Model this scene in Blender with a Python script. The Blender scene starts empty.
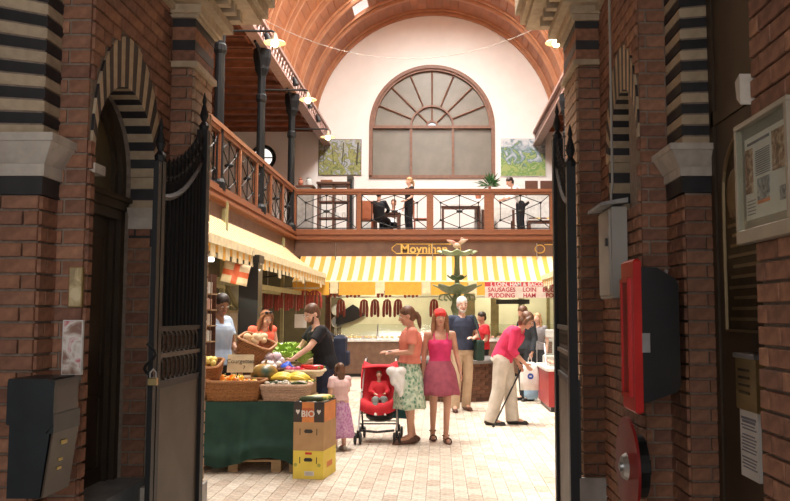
import bpy, bmesh, math, random
from mathutils import Vector, Matrix
random.seed(7)
R = math.radians
PI = math.pi
scene = bpy.context.scene
col = scene.collection

# ------------------------------------------------------------ camera
F = 800.0            # focal length in pixels for a 790 px wide frame
CX, CY = 440.0, 250.5
EYE = 1.6
TH = math.atan(63.5 / F)
cam_d = bpy.data.cameras.new('camera')
cam = bpy.data.objects.new('camera', cam_d)
col.objects.link(cam)
cam.location = (0, 0, EYE)
cam.rotation_euler = (PI / 2 + TH, 0, 0)
cam_d.sensor_width = 36
cam_d.lens = 36 * F / 790
cam_d.shift_x = -(CX - 395) / 790
cam_d.clip_start = 0.05
scene.camera = cam

# ------------------------------------------------------------ world, lights, exposure
scene.view_settings.view_transform = 'Standard'
scene.view_settings.look = 'None'
scene.view_settings.gamma = 1
scene.view_settings.use_curve_mapping = False
scene.view_settings.exposure = 0.0
world = bpy.data.worlds.new('sky')
scene.world = world
world.use_nodes = True
wn = world.node_tree.nodes['Background']
wn.inputs[0].default_value = (0.93, 0.96, 1.0, 1)
wn.inputs[1].default_value = 1.3

def area(name, loc, rot, sx, sy, power, color=(1, 1, 1)):
    d = bpy.data.lights.new(name, 'AREA')
    d.shape = 'RECTANGLE'; d.size = sx; d.size_y = sy; d.energy = power; d.color = color
    o = bpy.data.objects.new(name, d); col.objects.link(o)
    o.location = loc; o.rotation_euler = rot
    return o
# area lamps for daylight through the unseen opening added in the vault crown
area('daylight_near_roof', (-0.8, 12.0, 12.6), (0, R(-6), 0), 3.4, 10, 2900, (1.0, 0.95, 0.87))
area('daylight_far_roof', (-0.4, 21.5, 12.6), (0, 0, 0), 3.4, 7, 2200, (1.0, 0.95, 0.88))
sun_d = bpy.data.lights.new('sun', 'SUN'); sun_d.energy = 3.6; sun_d.angle = R(4); sun_d.color = (1, .93, .82)
sun = bpy.data.objects.new('sun', sun_d); col.objects.link(sun)
sun.rotation_euler = Vector((0.36, 0.0, -1)).to_track_quat('-Z', 'Y').to_euler()
# street daylight behind the viewer reaching the entrance passage
area('street_daylight', (-0.3, -1.6, 2.4), (R(80), 0, 0), 3.0, 2.6, 30, (1.0, 0.88, 0.74))

# ------------------------------------------------------------ projection helpers
def ray(px, py):
    u = (px - CX) / F; v = (CY - py) / F
    return Vector((u, math.cos(TH) - v * math.sin(TH), math.sin(TH) + v * math.cos(TH)))
def at(px, py, Y):
    d = ray(px, py); t = Y / d.y
    return Vector((d.x * t, Y, EYE + d.z * t))
def onX(px, py, X):
    d = ray(px, py); t = X / d.x
    return Vector((X, d.y * t, EYE + d.z * t))
def onZ(px, py, Z):
    d = ray(px, py); t = (Z - EYE) / d.z
    return Vector((d.x * t, d.y * t, Z))

# ------------------------------------------------------------ materials
MATS = {}
def nodemat(name):
    m = bpy.data.materials.new(name); m.use_nodes = True
    nt = m.node_tree; b = nt.nodes['Principled BSDF']
    MATS[name] = m
    return m, nt, b
def N(nt, t, **kw):
    n = nt.nodes.new(t)
    for k, v in kw.items():
        setattr(n, k, v)
    return n
def coords(nt, scale=(1, 1, 1), kind='Object'):
    tc = N(nt, 'ShaderNodeTexCoord'); mp = N(nt, 'ShaderNodeMapping')
    mp.inputs['Scale'].default_value = scale
    nt.links.new(tc.outputs[kind], mp.inputs[0])
    return mp.outputs[0]
def rand_fac(nt):
    g = N(nt, 'ShaderNodeNewGeometry'); oi = N(nt, 'ShaderNodeObjectInfo')
    a = N(nt, 'ShaderNodeMath', operation='ADD'); f = N(nt, 'ShaderNodeMath', operation='FRACT')
    nt.links.new(g.outputs['Random Per Island'], a.inputs[0]); nt.links.new(oi.outputs['Random'], a.inputs[1])
    nt.links.new(a.outputs[0], f.inputs[0])
    return f.outputs[0]
def ramp(nt, fac, stops, interp='LINEAR'):
    r = N(nt, 'ShaderNodeValToRGB'); r.color_ramp.interpolation = interp
    el = r.color_ramp.elements
    while len(el) < len(stops): el.new(0.5)
    for e, (p, c) in zip(el, stops):
        e.position = p; e.color = (*c, 1)
    nt.links.new(fac, r.inputs[0])
    return r.outputs[0]
def mix(nt, a, b, fac, mode='MIX'):
    m = N(nt, 'ShaderNodeMix', data_type='RGBA', blend_type=mode)
    if isinstance(fac, (int, float)): m.inputs[0].default_value = fac
    else: nt.links.new(fac, m.inputs[0])
    for i, s in ((6, a), (7, b)):
        if isinstance(s, tuple): m.inputs[i].default_value = (*s, 1)
        else: nt.links.new(s, m.inputs[i])
    return m.outputs[2]
def mat(name, c, rough=0.6, metal=0.0, c2=None, scale=8.0, bump=0.0, bscale=None, stretch=(1, 1, 1), emit=0, spec=None, rnd=0.0, trans=0):
    if name in MATS: return MATS[name]
    m, nt, b = nodemat(name)
    b.inputs['Roughness'].default_value = rough; b.inputs['Metallic'].default_value = metal
    if spec is not None: b.inputs['Specular IOR Level'].default_value = spec
    if trans: b.inputs['Transmission Weight'].default_value = trans
    co = coords(nt, stretch)
    nz = N(nt, 'ShaderNodeTexNoise'); nz.inputs['Scale'].default_value = scale; nz.inputs['Detail'].default_value = 5
    nt.links.new(co, nz.inputs[0])
    if c2 is None: c2 = tuple(max(0, x * 0.8) for x in c)
    out = ramp(nt, nz.outputs[0], [(0.35, c2), (0.65, c)])
    if rnd:
        f = rand_fac(nt)
        lo = tuple([1 - rnd] * 3); hi = tuple([1 + rnd * .6] * 3)
        out = mix(nt, out, ramp(nt, f, [(0, lo), (1, hi)]), 1.0, 'MULTIPLY')
    nt.links.new(out, b.inputs['Base Color'])
    if bump:
        n2 = N(nt, 'ShaderNodeTexNoise'); n2.inputs['Scale'].default_value = bscale or scale * 4; n2.inputs['Detail'].default_value = 6
        nt.links.new(co, n2.inputs[0])
        bp = N(nt, 'ShaderNodeBump'); bp.inputs['Strength'].default_value = bump; bp.inputs['Distance'].default_value = 0.01
        nt.links.new(n2.outputs[0], bp.inputs['Height']); nt.links.new(bp.outputs[0], b.inputs['Normal'])
    if emit:
        b.inputs['Emission Color'].default_value = (*c, 1); b.inputs['Emission Strength'].default_value = emit
    return m
def brickmat(name, cols):
    m, nt, b = nodemat(name)
    b.inputs['Roughness'].default_value = 0.75; b.inputs['Specular IOR Level'].default_value = 0.25
    f = rand_fac(nt)
    k = len(cols) - 1
    base = ramp(nt, f, [(i / k, c) for i, c in enumerate(cols)])
    co = coords(nt, (1, 1, 1))
    nz = N(nt, 'ShaderNodeTexNoise'); nz.inputs['Scale'].default_value = 22; nz.inputs['Detail'].default_value = 7
    nt.links.new(co, nz.inputs[0])
    out = mix(nt, base, ramp(nt, nz.outputs[0], [(0.3, (.62, .62, .62)), (0.7, (1.15, 1.12, 1.1))]), 1.0, 'MULTIPLY')
    nt.links.new(out, b.inputs['Base Color'])
    bp = N(nt, 'ShaderNodeBump'); bp.inputs['Strength'].default_value = .5; bp.inputs['Distance'].default_value = 0.006
    nt.links.new(nz.outputs[0], bp.inputs['Height']); nt.links.new(bp.outputs[0], b.inputs['Normal'])
    return m
M_BRICK = brickmat('red_brick', [(.29, .14, .088), (.36, .175, .105), (.235, .115, .08), (.41, .21, .13)])
M_BRICKLIT = brickmat('lit_brick', [(.42, .27, .18), (.48, .32, .21), (.37, .24, .16)])  # lit copy of the brick: light on the pilaster sides put into the colour
M_TILE = brickmat('floor_tile', [(.60, .52, .43), (.68, .60, .50), (.54, .44, .35), (.72, .64, .54), (.63, .54, .45)])
M_BRICKD = brickmat('brown_brick', [(.14, .07, .045), (.19, .09, .055), (.11, .055, .04)])
M_MORTAR = mat('mortar', (.30, .23, .18), .9, c2=(.22, .165, .125), scale=30, bump=.4)
M_GROUT = mat('grout', (.34, .28, .23), .9, scale=20)
M_DARKSTONE = mat('dark_glazed_brick', (.035, .032, .035), .55, c2=(.02, .018, .02), rnd=.2)
M_CREAM = mat('cream_brick', (.55, .43, .29), .8, c2=(.44, .33, .22), scale=14, bump=.3, rnd=.12)
M_STONE = mat('pale_stone', (.62, .55, .47), .8, c2=(.46, .40, .34), scale=9, bump=.3)
M_GREYSTONE = mat('grey_stone', (.40, .38, .36), .8, c2=(.28, .27, .26), scale=9, bump=.3)
M_PLASTER = mat('white_plaster', (.93, .90, .87), .85, c2=(.90, .87, .84), scale=3)
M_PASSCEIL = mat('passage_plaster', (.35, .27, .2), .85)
M_IRON = mat('black_iron', (.014, .014, .015), .5, 0, spec=.3, c2=(.012, .012, .013), scale=20, bump=.2)
M_IRONP = mat('painted_iron', (.009, .010, .012), .55, 0, spec=.25)
M_SHEET = mat('brown_sheet_steel', (.10, .075, .055), .55, .1, c2=(.07, .05, .035), scale=3)
M_WOOD = mat('orange_wood', (.26, .09, .034), .45, c2=(.19, .062, .024), scale=6, stretch=(1, 8, 8))
M_VAULT = mat('vault_boards', (.41, .15, .06), .5, c2=(.31, .105, .04), scale=1.2, stretch=(1, .5, 1), rnd=.10)
M_RIB = mat('vault_rib', (.52, .25, .13), .5, c2=(.45, .2, .10), scale=3)
M_DARKWOOD = mat('dark_wood', (.13, .045, .022), .5, c2=(.08, .028, .014), scale=6, stretch=(1, 6, 6), rnd=.2)
M_AISLE = mat('aisle_boards', (.32, .11, .05), .6, c2=(.20, .065, .03), scale=4, rnd=.25)
M_DOOR = mat('brown_door', (.065, .04, .022), .5, c2=(.045, .028, .016), scale=5)
M_FANL = mat('dusty_fanlight', (.15, .11, .05), .35, c2=(.11, .08, .035), scale=4)
M_FRIEZE = mat('brown_frieze', (.16, .085, .055), .5, c2=(.12, .06, .04), scale=4)
M_GOLD = mat('gold_paint', (.85, .55, .14), .4, .2)
M_WHITE = mat('white_paint', (.8, .79, .76), .5)
M_PAPER = mat('paper', (.75, .72, .68), .7, c2=(.68, .65, .6))
M_RED = mat('red_enamel', (.62, .02, .015), .3, c2=(.5, .015, .012), scale=4)
M_BLACK = mat('black_plastic', (.012, .012, .013), .35)
M_BIN = mat('bin_plastic', (.018, .024, .028), .45, c2=(.012, .016, .02))
M_BRASS = mat('brass', (.55, .40, .18), .3, .9)
M_BRONZE = mat('bronze', (.07, .045, .02), .5, .6, c2=(.04, .028, .014), scale=14)
M_STEEL = mat('steel', (.55, .55, .55), .3, .9)
M_GREYBOX = mat('grey_cabinet', (.42, .39, .35), .5, c2=(.36, .33, .29), scale=3)
M_WICKER = mat('wicker', (.48, .22, .08), .6, c2=(.3, .12, .04), scale=60, rnd=.2)
M_WICKP = mat('pale_wicker', (.62, .42, .30), .6, c2=(.45, .28, .19), scale=60, rnd=.2)
M_GREENCLOTH = mat('green_cloth', (.018, .060, .043), .85, c2=(.012, .044, .032), scale=6)
M_CARD = mat('cardboard', (.50, .31, .15), .8, c2=(.43, .26, .125))
M_CARDD = mat('cardboard_inside', (.20, .11, .05), .9)
M_YBOX = mat('yellow_card', (.85, .68, .10), .6, c2=(.78, .60, .08))
M_DARKBOX = mat('dark_card', (.05, .035, .03), .6)
M_ORANGE = mat('orange_print', (.75, .26, .07), .6)
M_PALLET = mat('pallet_wood', (.45, .30, .16), .8, c2=(.33, .21, .11), stretch=(1, 10, 10))
M_GREENP = mat('green_fountain_paint', (.20, .24, .13), .45, c2=(.13, .17, .09), scale=12)
M_SKIN = mat('skin', (.55, .29, .20), .5, c2=(.50, .255, .17))
M_SKINP = mat('pale_skin', (.75, .46, .35), .5, c2=(.70, .41, .30))
M_SKIND = mat('brown_skin', (.36, .17, .09), .5)
M_EYE = mat('eye_dark', (.03, .02, .015), .3)
M_LIP = mat('lips', (.50, .14, .11), .5)
M_MEAT = mat('cured_meat', (.28, .04, .028), .5, c2=(.17, .025, .018), scale=25, bump=.4)
M_GLASS, _nt, _b = nodemat('clear_glass')
_t = N(_nt, 'ShaderNodeBsdfTransparent'); _t.inputs[0].default_value = (.93, .96, .94, 1); _g = N(_nt, 'ShaderNodeBsdfGlossy'); _g.inputs['Roughness'].default_value = .18
_x = N(_nt, 'ShaderNodeMixShader'); _x.inputs[0].default_value = .05; _nt.links.new(_t.outputs[0], _x.inputs[1]); _nt.links.new(_g.outputs[0], _x.inputs[2]); _nt.links.new(_x.outputs[0], _nt.nodes['Material Output'].inputs[0])
M_FROST = mat('frosted_pane', (.22, .20, .165), .35, c2=(.18, .165, .135), scale=2)
M_BULB = mat('warm_bulb', (1, .82, .45), .3, emit=9)
M_TUBE = mat('fluorescent_tube', (1, 1, .93), .3, emit=5)

def stripemat(name, a, b_, axis, period, duty=.5, offset=0.0, rough=.8):
    m, nt, b = nodemat(name)
    tc = N(nt, 'ShaderNodeTexCoord'); sp = N(nt, 'ShaderNodeSeparateXYZ')
    nt.links.new(tc.outputs['Object'], sp.inputs[0])
    mu = N(nt, 'ShaderNodeMath', operation='MULTIPLY_ADD'); mu.inputs[1].default_value = 1 / period; mu.inputs[2].default_value = offset + 100
    nt.links.new(sp.outputs[axis], mu.inputs[0])
    fr = N(nt, 'ShaderNodeMath', operation='FRACT'); nt.links.new(mu.outputs[0], fr.inputs[0])
    c = ramp(nt, fr.outputs[0], [(0, a), (duty, b_)], 'CONSTANT')
    nt.links.new(c, b.inputs['Base Color']); b.inputs['Roughness'].default_value = rough
    # thin canvas lets some daylight through
    tr = N(nt, 'ShaderNodeBsdfTranslucent'); mx = N(nt, 'ShaderNodeMixShader'); mx.inputs[0].default_value = .35
    nt.links.new(c, tr.inputs[0]); nt.links.new(b.outputs[0], mx.inputs[1]); nt.links.new(tr.outputs[0], mx.inputs[2])
    nt.links.new(mx.outputs[0], nt.nodes['Material Output'].inputs[0])
    return m
YEL = (.80, .47, .09); CRM = (.84, .77, .60)
M_AWN_X = stripemat('awning_stripes_x', YEL, CRM, 0, .27, .45)
M_AWN_Y = stripemat('awning_stripes_y', YEL, CRM, 1, .27, .45)
M_CREAMCLOTH = mat('cream_canvas', (.85, .74, .48), .8)
M_YELCLOTH = mat('yellow_canvas', (.80, .44, .06), .8, c2=(.74, .38, .05))

# ------------------------------------------------------------ mesh builder
class MB:
    def __init__(s): s.v = []; s.f = []; s.m = []
    def add(s, vs, fs, mi=0):
        o = len(s.v); s.v += [tuple(v) for v in vs]
        for f in fs: s.f.append(tuple(i + o for i in f)); s.m.append(mi)
        return s
    def box(s, x0, x1, y0, y1, z0, z1, mi=0, mtx=None):
        vs = [Vector(p) for p in ((x0, y0, z0), (x1, y0, z0), (x1, y1, z0), (x0, y1, z0), (x0, y0, z1), (x1, y0, z1), (x1, y1, z1), (x0, y1, z1))]
        if mtx: vs = [mtx @ v for v in vs]
        return s.add(vs, [(0, 3, 2, 1), (4, 5, 6, 7), (0, 1, 5, 4), (1, 2, 6, 5), (2, 3, 7, 6), (3, 0, 4, 7)], mi)
    def bevbox(s, x0, x1, y0, y1, z0, z1, b=.004, mi=0):
        # box with chamfered edges
        P = []
        for z, i in ((z0, b), (z0 + b, 0), (z1 - b, 0), (z1, b)):
            P.append([(x0 + i, y0 + i + (b if i == 0 else 0) * 0, z), (x1 - i, y0 + i, z), (x1 - i, y1 - i, z), (x0 + i, y1 - i, z)])
        vs = [p for r in P for p in r]
        fs = [(0, 3, 2, 1), (12, 13, 14, 15)]
        for r in range(3):
            for k in range(4):
                fs.append((r * 4 + k, r * 4 + (k + 1) % 4, r * 4 + 4 + (k + 1) % 4, r * 4 + 4 + k))
        return s.add(vs, fs, mi)
    def tube(s, pts, rad, seg=8, mi=0, side=None, cap=True, closed=False):
        pts = [Vector(p) for p in pts]; n = len(pts)
        rings = []
        prev = None
        for i, p in enumerate(pts):
            if closed: d = pts[(i + 1) % n] - pts[i - 1]
            else: d = pts[min(i + 1, n - 1)] - pts[max(i - 1, 0)]
            if d.length < 1e-9: d = Vector((0, 0, 1))
            d.normalize()
            if side is not None: a = Vector(side)
            elif prev is not None: a = prev
            else: a = Vector((1, 0, 0)) if abs(d.x) < .9 else Vector((0, 1, 0))
            a = (a - d * a.dot(d))
            if a.length < 1e-5: a = d.orthogonal()
            a.normalize(); prev = a; b = d.cross(a)
            r = rad[i] if isinstance(rad, (list, tuple)) else rad
            rx, ry = r if isinstance(r, (list, tuple)) else (r, r)
            rings.append([p + a * (rx * math.cos(t)) + b * (ry * math.sin(t)) for t in [2 * PI * k / seg for k in range(seg)]])
        vs = [v for r in rings for v in r]; fs = []
        for i in range(n if closed else n - 1):
            j = (i + 1) % n
            for k in range(seg):
                k2 = (k + 1) % seg
                fs.append((i * seg + k, i * seg + k2, j * seg + k2, j * seg + k))
        if cap and not closed:
            fs.append(tuple(range(seg - 1, -1, -1))); fs.append(tuple((n - 1) * seg + k for k in range(seg)))
        return s.add(vs, fs, mi)
    def capsule(s, a, b, ra, rb, seg=10, side=None, flat=1.0, mi=0):
        a = Vector(a); b = Vector(b); d = (b - a)
        if d.length < 1e-6: d = Vector((0, 0, 1e-3))
        u = d.normalized(); pts = []; rr = []
        for t in (-88, -60, -30): pts.append(a + u * ra * math.sin(R(t))); rr.append(max(ra * math.cos(R(t)), .002))
        pts.append(a); rr.append(ra); pts.append(b); rr.append(rb)
        for t in (30, 60, 88): pts.append(b + u * rb * math.sin(R(t))); rr.append(max(rb * math.cos(R(t)), .002))
        return s.tube(pts, [(r, r * flat) for r in rr], seg, mi, side)
    def ball(s, c, r, seg=10, rings=7, mi=0, mtx=None):
        c = Vector(c); rx, ry, rz = r if isinstance(r, (list, tuple)) else (r, r, r)
        vs = [Vector((0, 0, -rz))]
        for i in range(1, rings):
            t = -PI / 2 + PI * i / rings
            for k in range(seg):
                a = 2 * PI * k / seg
                vs.append(Vector((rx * math.cos(t) * math.cos(a), ry * math.cos(t) * math.sin(a), rz * math.sin(t))))
        vs.append(Vector((0, 0, rz)))
        fs = [(0, 1 + (k + 1) % seg, 1 + k) for k in range(seg)]
        for i in range(rings - 2):
            for k in range(seg):
                k2 = (k + 1) % seg
                fs.append((1 + i * seg + k, 1 + i * seg + k2, 1 + (i + 1) * seg + k2, 1 + (i + 1) * seg + k))
        L = len(vs) - 1; o = 1 + (rings - 2) * seg
        fs += [(o + k, o + (k + 1) % seg, L) for k in range(seg)]
        if mtx: vs = [mtx @ v for v in vs]
        return s.add([v + c for v in vs], fs, mi)
    def lathe(s, prof, c=(0, 0, 0), seg=20, mi=0, cap=True):
        c = Vector(c); vs = []; fs = []; n = len(prof)
        for r, z in prof:
            for k in range(seg):
                a = 2 * PI * k / seg; vs.append(c + Vector((r * math.cos(a), r * math.sin(a), z)))
        for i in range(n - 1):
            for k in range(seg):
                k2 = (k + 1) % seg
                fs.append((i * seg + k, i * seg + k2, (i + 1) * seg + k2, (i + 1) * seg + k))
        if cap:
            fs.append(tuple(range(seg - 1, -1, -1))); fs.append(tuple((n - 1) * seg + k for k in range(seg)))
        return s.add(vs, fs, mi)
    def prism(s, poly, axis, a, b, mi=0):
        # poly in the two remaining axes, extruded along axis from a to b
        def p3(u, v, w):
            return {0: (w, u, v), 1: (u, w, v), 2: (u, v, w)}[axis]
        n = len(poly)
        vs = [p3(u, v, a) for u, v in poly] + [p3(u, v, b) for u, v in poly]
        fs = [tuple(range(n - 1, -1, -1)), tuple(range(n, 2 * n))]
        fs += [(i, (i + 1) % n, n + (i + 1) % n, n + i) for i in range(n)]
        return s.add(vs, fs, mi)
    def move(s, d):
        d = Vector(d); s.v = [tuple(Vector(v) + d) for v in s.v]; return s
    def xform(s, m):
        s.v = [tuple(m @ Vector(v)) for v in s.v]; return s
    def build(s, name, mats, parent=None, smooth=False, kind=None, label=None, rel=False):
        me = bpy.data.meshes.new(name)
        vs = s.v
        if parent is not None and not rel:
            w = wloc(parent); vs = [(v[0] - w.x, v[1] - w.y, v[2] - w.z) for v in vs]; loc = Vector()
            # the piece's own origin at its centre
            c = centre(vs); vs = [(v[0] - c.x, v[1] - c.y, v[2] - c.z) for v in vs]; loc = c
        elif parent is None and not rel:
            c = centre(vs); c.z = min(v[2] for v in vs)
            vs = [(v[0] - c.x, v[1] - c.y, v[2] - c.z) for v in vs]; loc = c
        else: loc = Vector()
        me.from_pydata(vs, [], s.f)
        if not isinstance(mats, (list, tuple)): mats = [mats]
        for m in mats: me.materials.append(m)
        me.polygons.foreach_set('material_index', s.m)
        if smooth: me.polygons.foreach_set('use_smooth', [True] * len(me.polygons))
        bm = bmesh.new(); bm.from_mesh(me); bmesh.ops.recalc_face_normals(bm, faces=bm.faces[:]); bm.to_mesh(me); bm.free()
        me.update()
        o = bpy.data.objects.new(name, me); col.objects.link(o); o.location = loc
        if parent is not None: o.parent = parent
        if kind: o['kind'] = kind
        if label: o['label'] = label
        return o
def centre(vs):
    return Vector([(min(v[i] for v in vs) + max(v[i] for v in vs)) / 2 for i in range(3)])
def wloc(o):
    w = Vector(o.location); p = o.parent
    while p is not None: w += Vector(p.location); p = p.parent
    return w
def thing(name, label, cat, loc=(0, 0, 0), group=None, rz=0):
    o = bpy.data.objects.new(name, None); col.objects.link(o); o.empty_display_size = .1
    o.location = loc; o.rotation_euler[2] = rz
    return tag(o, label, cat, group)
def tag(o, label, cat, group=None):
    o['label'] = label; o['category'] = cat
    if group: o['group'] = group
    return o
KIDS = {}
def copy_tree(o, parent=None):
    c = o.copy(); col.objects.link(c)
    if parent is not None: c.parent = parent
    for ch in list(o.children): copy_tree(ch, c)
    return c
def copies(root, loc, rz=None, label=None, group=None, scale=None):
    c = copy_tree(root); c.location = loc
    if rz is not None: c.rotation_euler[2] = rz
    if label: c['label'] = label
    if group: c['group'] = group
    if scale: c.scale = (scale,) * 3 if not isinstance(scale, (tuple, list)) else scale
    return c
def text(name, body, size, m, parent, loc, rot=(PI / 2, 0, 0), extr=.002, bold=0.0, align='CENTER'):
    """flat lettering at a world place, as a mesh"""
    cu = bpy.data.curves.new(name, 'FONT'); cu.body = body; cu.size = size; cu.align_x = align; cu.extrude = extr; cu.offset = bold
    cu.resolution_u = 3
    o = bpy.data.objects.new(name, cu); col.objects.link(o)
    me = bpy.data.meshes.new_from_object(o)
    bpy.data.objects.remove(o)
    o = bpy.data.objects.new(name, me); col.objects.link(o); me.materials.clear(); me.materials.append(m)
    o.rotation_euler = rot
    o.location = Vector(loc) - (wloc(parent) if parent else Vector())
    o.parent = parent
    return o
def remesh(o, vox, sm=4):
    r = o.modifiers.new('remesh', 'REMESH'); r.mode = 'VOXEL'; r.voxel_size = vox; r.use_smooth_shade = True
    if sm:
        q = o.modifiers.new('smooth', 'SMOOTH'); q.factor = .5; q.iterations = sm
    return o

# ------------------------------------------------------------ brickwork
BL, BH, BT = .225, .078, .012
_bm = {}
def brick_mesh(l, h, m):
    k = (round(l, 3), round(h, 3), m.name)
    if k not in _bm:
        b = MB().bevbox(-l / 2, l / 2, -.01, .01, -h / 2, h / 2, .003)
        me = bpy.data.meshes.new('brick'); me.from_pydata(b.v, [], b.f); me.materials.append(m); me.update()
        _bm[k] = me
    return _bm[k]
class Bricks:
    """collects every brick of one wall, then builds the biggest in view as parts and the rest joined"""
    def __init__(s, parent, m=None, limit=300): s.p = parent; s.l = []; s.m = m or M_BRICK; s.lim = limit
    def face(s, origin, axis, out, a0, a1, z0, z1, holes=None, phase=0):
        """axis 'x' or 'y' = direction along which courses run; out=+-1 sign of the outward normal on the other axis"""
        c = 0; z = z0
        while z < z1 - .02:
            zt = min(z + BH, z1)
            segs = [(a0, a1)]
            if holes:
                for fn in holes:
                    iv = fn((z + zt) / 2)
                    if iv:
                        ns = []
                        for p, q in segs:
                            if iv[1] <= p or iv[0] >= q: ns.append((p, q)); continue
                            if iv[0] > p: ns.append((p, iv[0]))
                            if iv[1] < q: ns.append((iv[1], q))
                        segs = ns
            off = (0 if (c + phase) % 2 == 0 else BL / 2)
            k0 = math.floor((a0) / BL) - 2
            for p, q in segs:
                e = k0 * BL + off
                while e < q:
                    l, r = max(e, p), min(e + BL, q)
                    if r - l > .03: s.l.append((origin, axis, out, l, r, z, zt))
                    e += BL
            z = zt; c += 1
        return s
    def build(s):
        def vis(b):
            origin, axis, out, l, r, z, zt = b
            m_ = (l + r) / 2
            X, Y = (m_, origin) if axis == 'x' else (origin, m_)
            zz = (z + zt) / 2 - EYE
            if Y < .6: return -1
            d = Y * math.cos(TH) + zz * math.sin(TH); up = zz * math.cos(TH) - Y * math.sin(TH)
            px = CX + F * X / d; py = CY - F * up / d
            if px < -12 or px > 802 or py < -12 or py > 512: return -1
            w = (r - l) * F / d * (1 if axis == 'x' else abs(X) / d)
            return w * (zt - z) * F / d
        sc = sorted(s.l, key=vis, reverse=True)
        parts = [b for b in sc[:s.lim] if vis(b) > 0]; rest = [b for b in sc[len(parts):]]
        w = wloc(s.p)
        for origin, axis, out, l, r, z, zt in parts:
            me = brick_mesh(r - l - BT, zt - z - BT, s.m)
            o = bpy.data.objects.new('brick', me); col.objects.link(o); o.parent = s.p
            m_ = (l + r) / 2
            j = random.uniform(-.002, .002)
            if axis == 'x': o.location = Vector((m_, origin + j, (z + zt) / 2)) - w
            else: o.location = Vector((origin + j, m_, (z + zt) / 2)) - w; o.rotation_euler[2] = PI / 2
        if rest:
            mb = MB()
            for origin, axis, out, l, r, z, zt in rest:
                g = BT / 2
                if axis == 'x': mb.box(l + g, r - g, origin - .009, origin + .009, z + g, zt - g)
                else: mb.box(origin - .009, origin + .009, l + g, r - g, z + g, zt - g)
            o = mb.build('brickwork', s.m, s.p, kind='stuff')

def struct(name, mb, m, **k):
    o = mb.build(name, m, **k); o['kind'] = 'structure'; return o

# ------------------------------------------------------------ entrance passage
WL, WR = -1.80, 1.19
YBL, YBR = 4.045, 4.71        # near corners of the inner pilasters
ZT = 4.4
# ---- left wall with arched doorway
DL0, DL1, DC, DR, DZS = 4.11, 5.0, 4.555, .445, 2.46
def arch_pts(c, r, rz, zs, n=20, a0=0, a1=180):
    return [(c + r * math.cos(R(a0 + (a1 - a0) * i / n)), zs + rz * math.sin(R(a0 + (a1 - a0) * i / n))) for i in range(n + 1)]
def wall_with_arch(xa, xb, y0, y1, z0, z1, c, r, zs, zb):
    """wall slab (X from xa to xb) with one arched opening; zb = sill height"""
    mb = MB()
    if c - r > y0: mb.box(xa, xb, y0, c - r, z0, z1)
    if c + r < y1: mb.box(xa, xb, c + r, y1, z0, z1)
    if zb > z0: mb.box(xa, xb, c - r, c + r, z0, zb)
    pts = arch_pts(c, r, r, zs, 20)
    for (ya, za), (yb, zb_) in zip(pts, pts[1:]):
        mb.prism([(yb, zb_), (ya, za), (ya, z1), (yb, z1)], 0, xa, xb)
    return mb
wl = struct('wall_left', wall_with_arch(WL - .6, WL - .01, YBL, 5.66, 0, ZT, DC, DR, DZS, 0), M_MORTAR)
def hole_arch(c, r, zs, zb=-1, ro=0, rzo=0):
    def fn(z):
        if z < zb: return None
        if z < zs: return (c - r, c + r)
        k = (z - zs) / (r + rzo)
        if k >= 1: return None
        w = (r + ro) * math.sqrt(1 - k * k)
        return (c - w, c + w)
    return fn
B = Bricks(wl)
B.face(WL, 'y', 1, YBL, 5.64, 0, 3.9, [hole_arch(DC, DR, DZS, -1, .10, .29)])
B.face(5.0, 'x', -1, WL - .16, WL - .012, 0.60, 2.2)             # far reveal of the doorway
B.build()
def voussoirs(parent, X, out, c, r, zs, ro, rzo, n, depth=.02, soffit=.15, near=True, step_jamb=0, zb=None):
    """alternating dark and cream arch stones around an opening in a wall facing out*X"""
    for i in range(n):
        a0, a1 = PI * i / n, PI * (i + 1) / n
        g = .006
        r_ = r - .008; rr_ = [r + (ro if math.cos(a) > 0 else .03) for a in (a0 + g / 2, (a0 + a1) / 2, a1 - g / 2)]
        inner = [(c + r_ * math.cos(a), zs + r_ * math.sin(a)) for a in (a0 + g / 2, (a0 + a1) / 2, a1 - g / 2)]
        outer = [(c + q * math.cos(a), zs + (r + rzo) * math.sin(a)) for q, a in zip(rr_, (a0 + g / 2, (a0 + a1) / 2, a1 - g / 2))]
        mb = MB().prism(inner + outer[::-1], 0, X + out * depth, X - out * soffit)
        mb.build('arch_stone', M_DARKSTONE if i % 2 else M_CREAM, parent)
voussoirs(wl, WL, 1, DC, DR, DZS, .10, .29, 25, .004, .15)
z = DZS; i = 0
while z > 2.24:
    MB().box(WL - .15, WL + .004, DL1 - .004, DL1 + .06, z - .072, z - .004).build('arch_stone', M_CREAM if i % 2 == 0 else M_DARKSTONE, wl)
    z -= .072; i += 1
MB().box(WL - .15, WL + .025, DL1 - .03, DL1 + .02, 2.13, 2.2).prism([(DL1 - .02, 2.2), (DL1 - .06, 2.26), (DL1 + .05, 2.26), (DL1 + .05, 2.2)], 0, WL - .15, WL + .05).build('impost', M_STONE, wl)
MB().box(WL - .15, WL + .01, DL1 - .01, DL1 + .04, 2.02, 2.13).build('arch_stone', M_DARKSTONE, wl)
MB().box(WL - .14, WL + .02, DL0 - .03, DL0 + .10, 2.33, 2.38).build('impost', M_STONE, wl)
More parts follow.
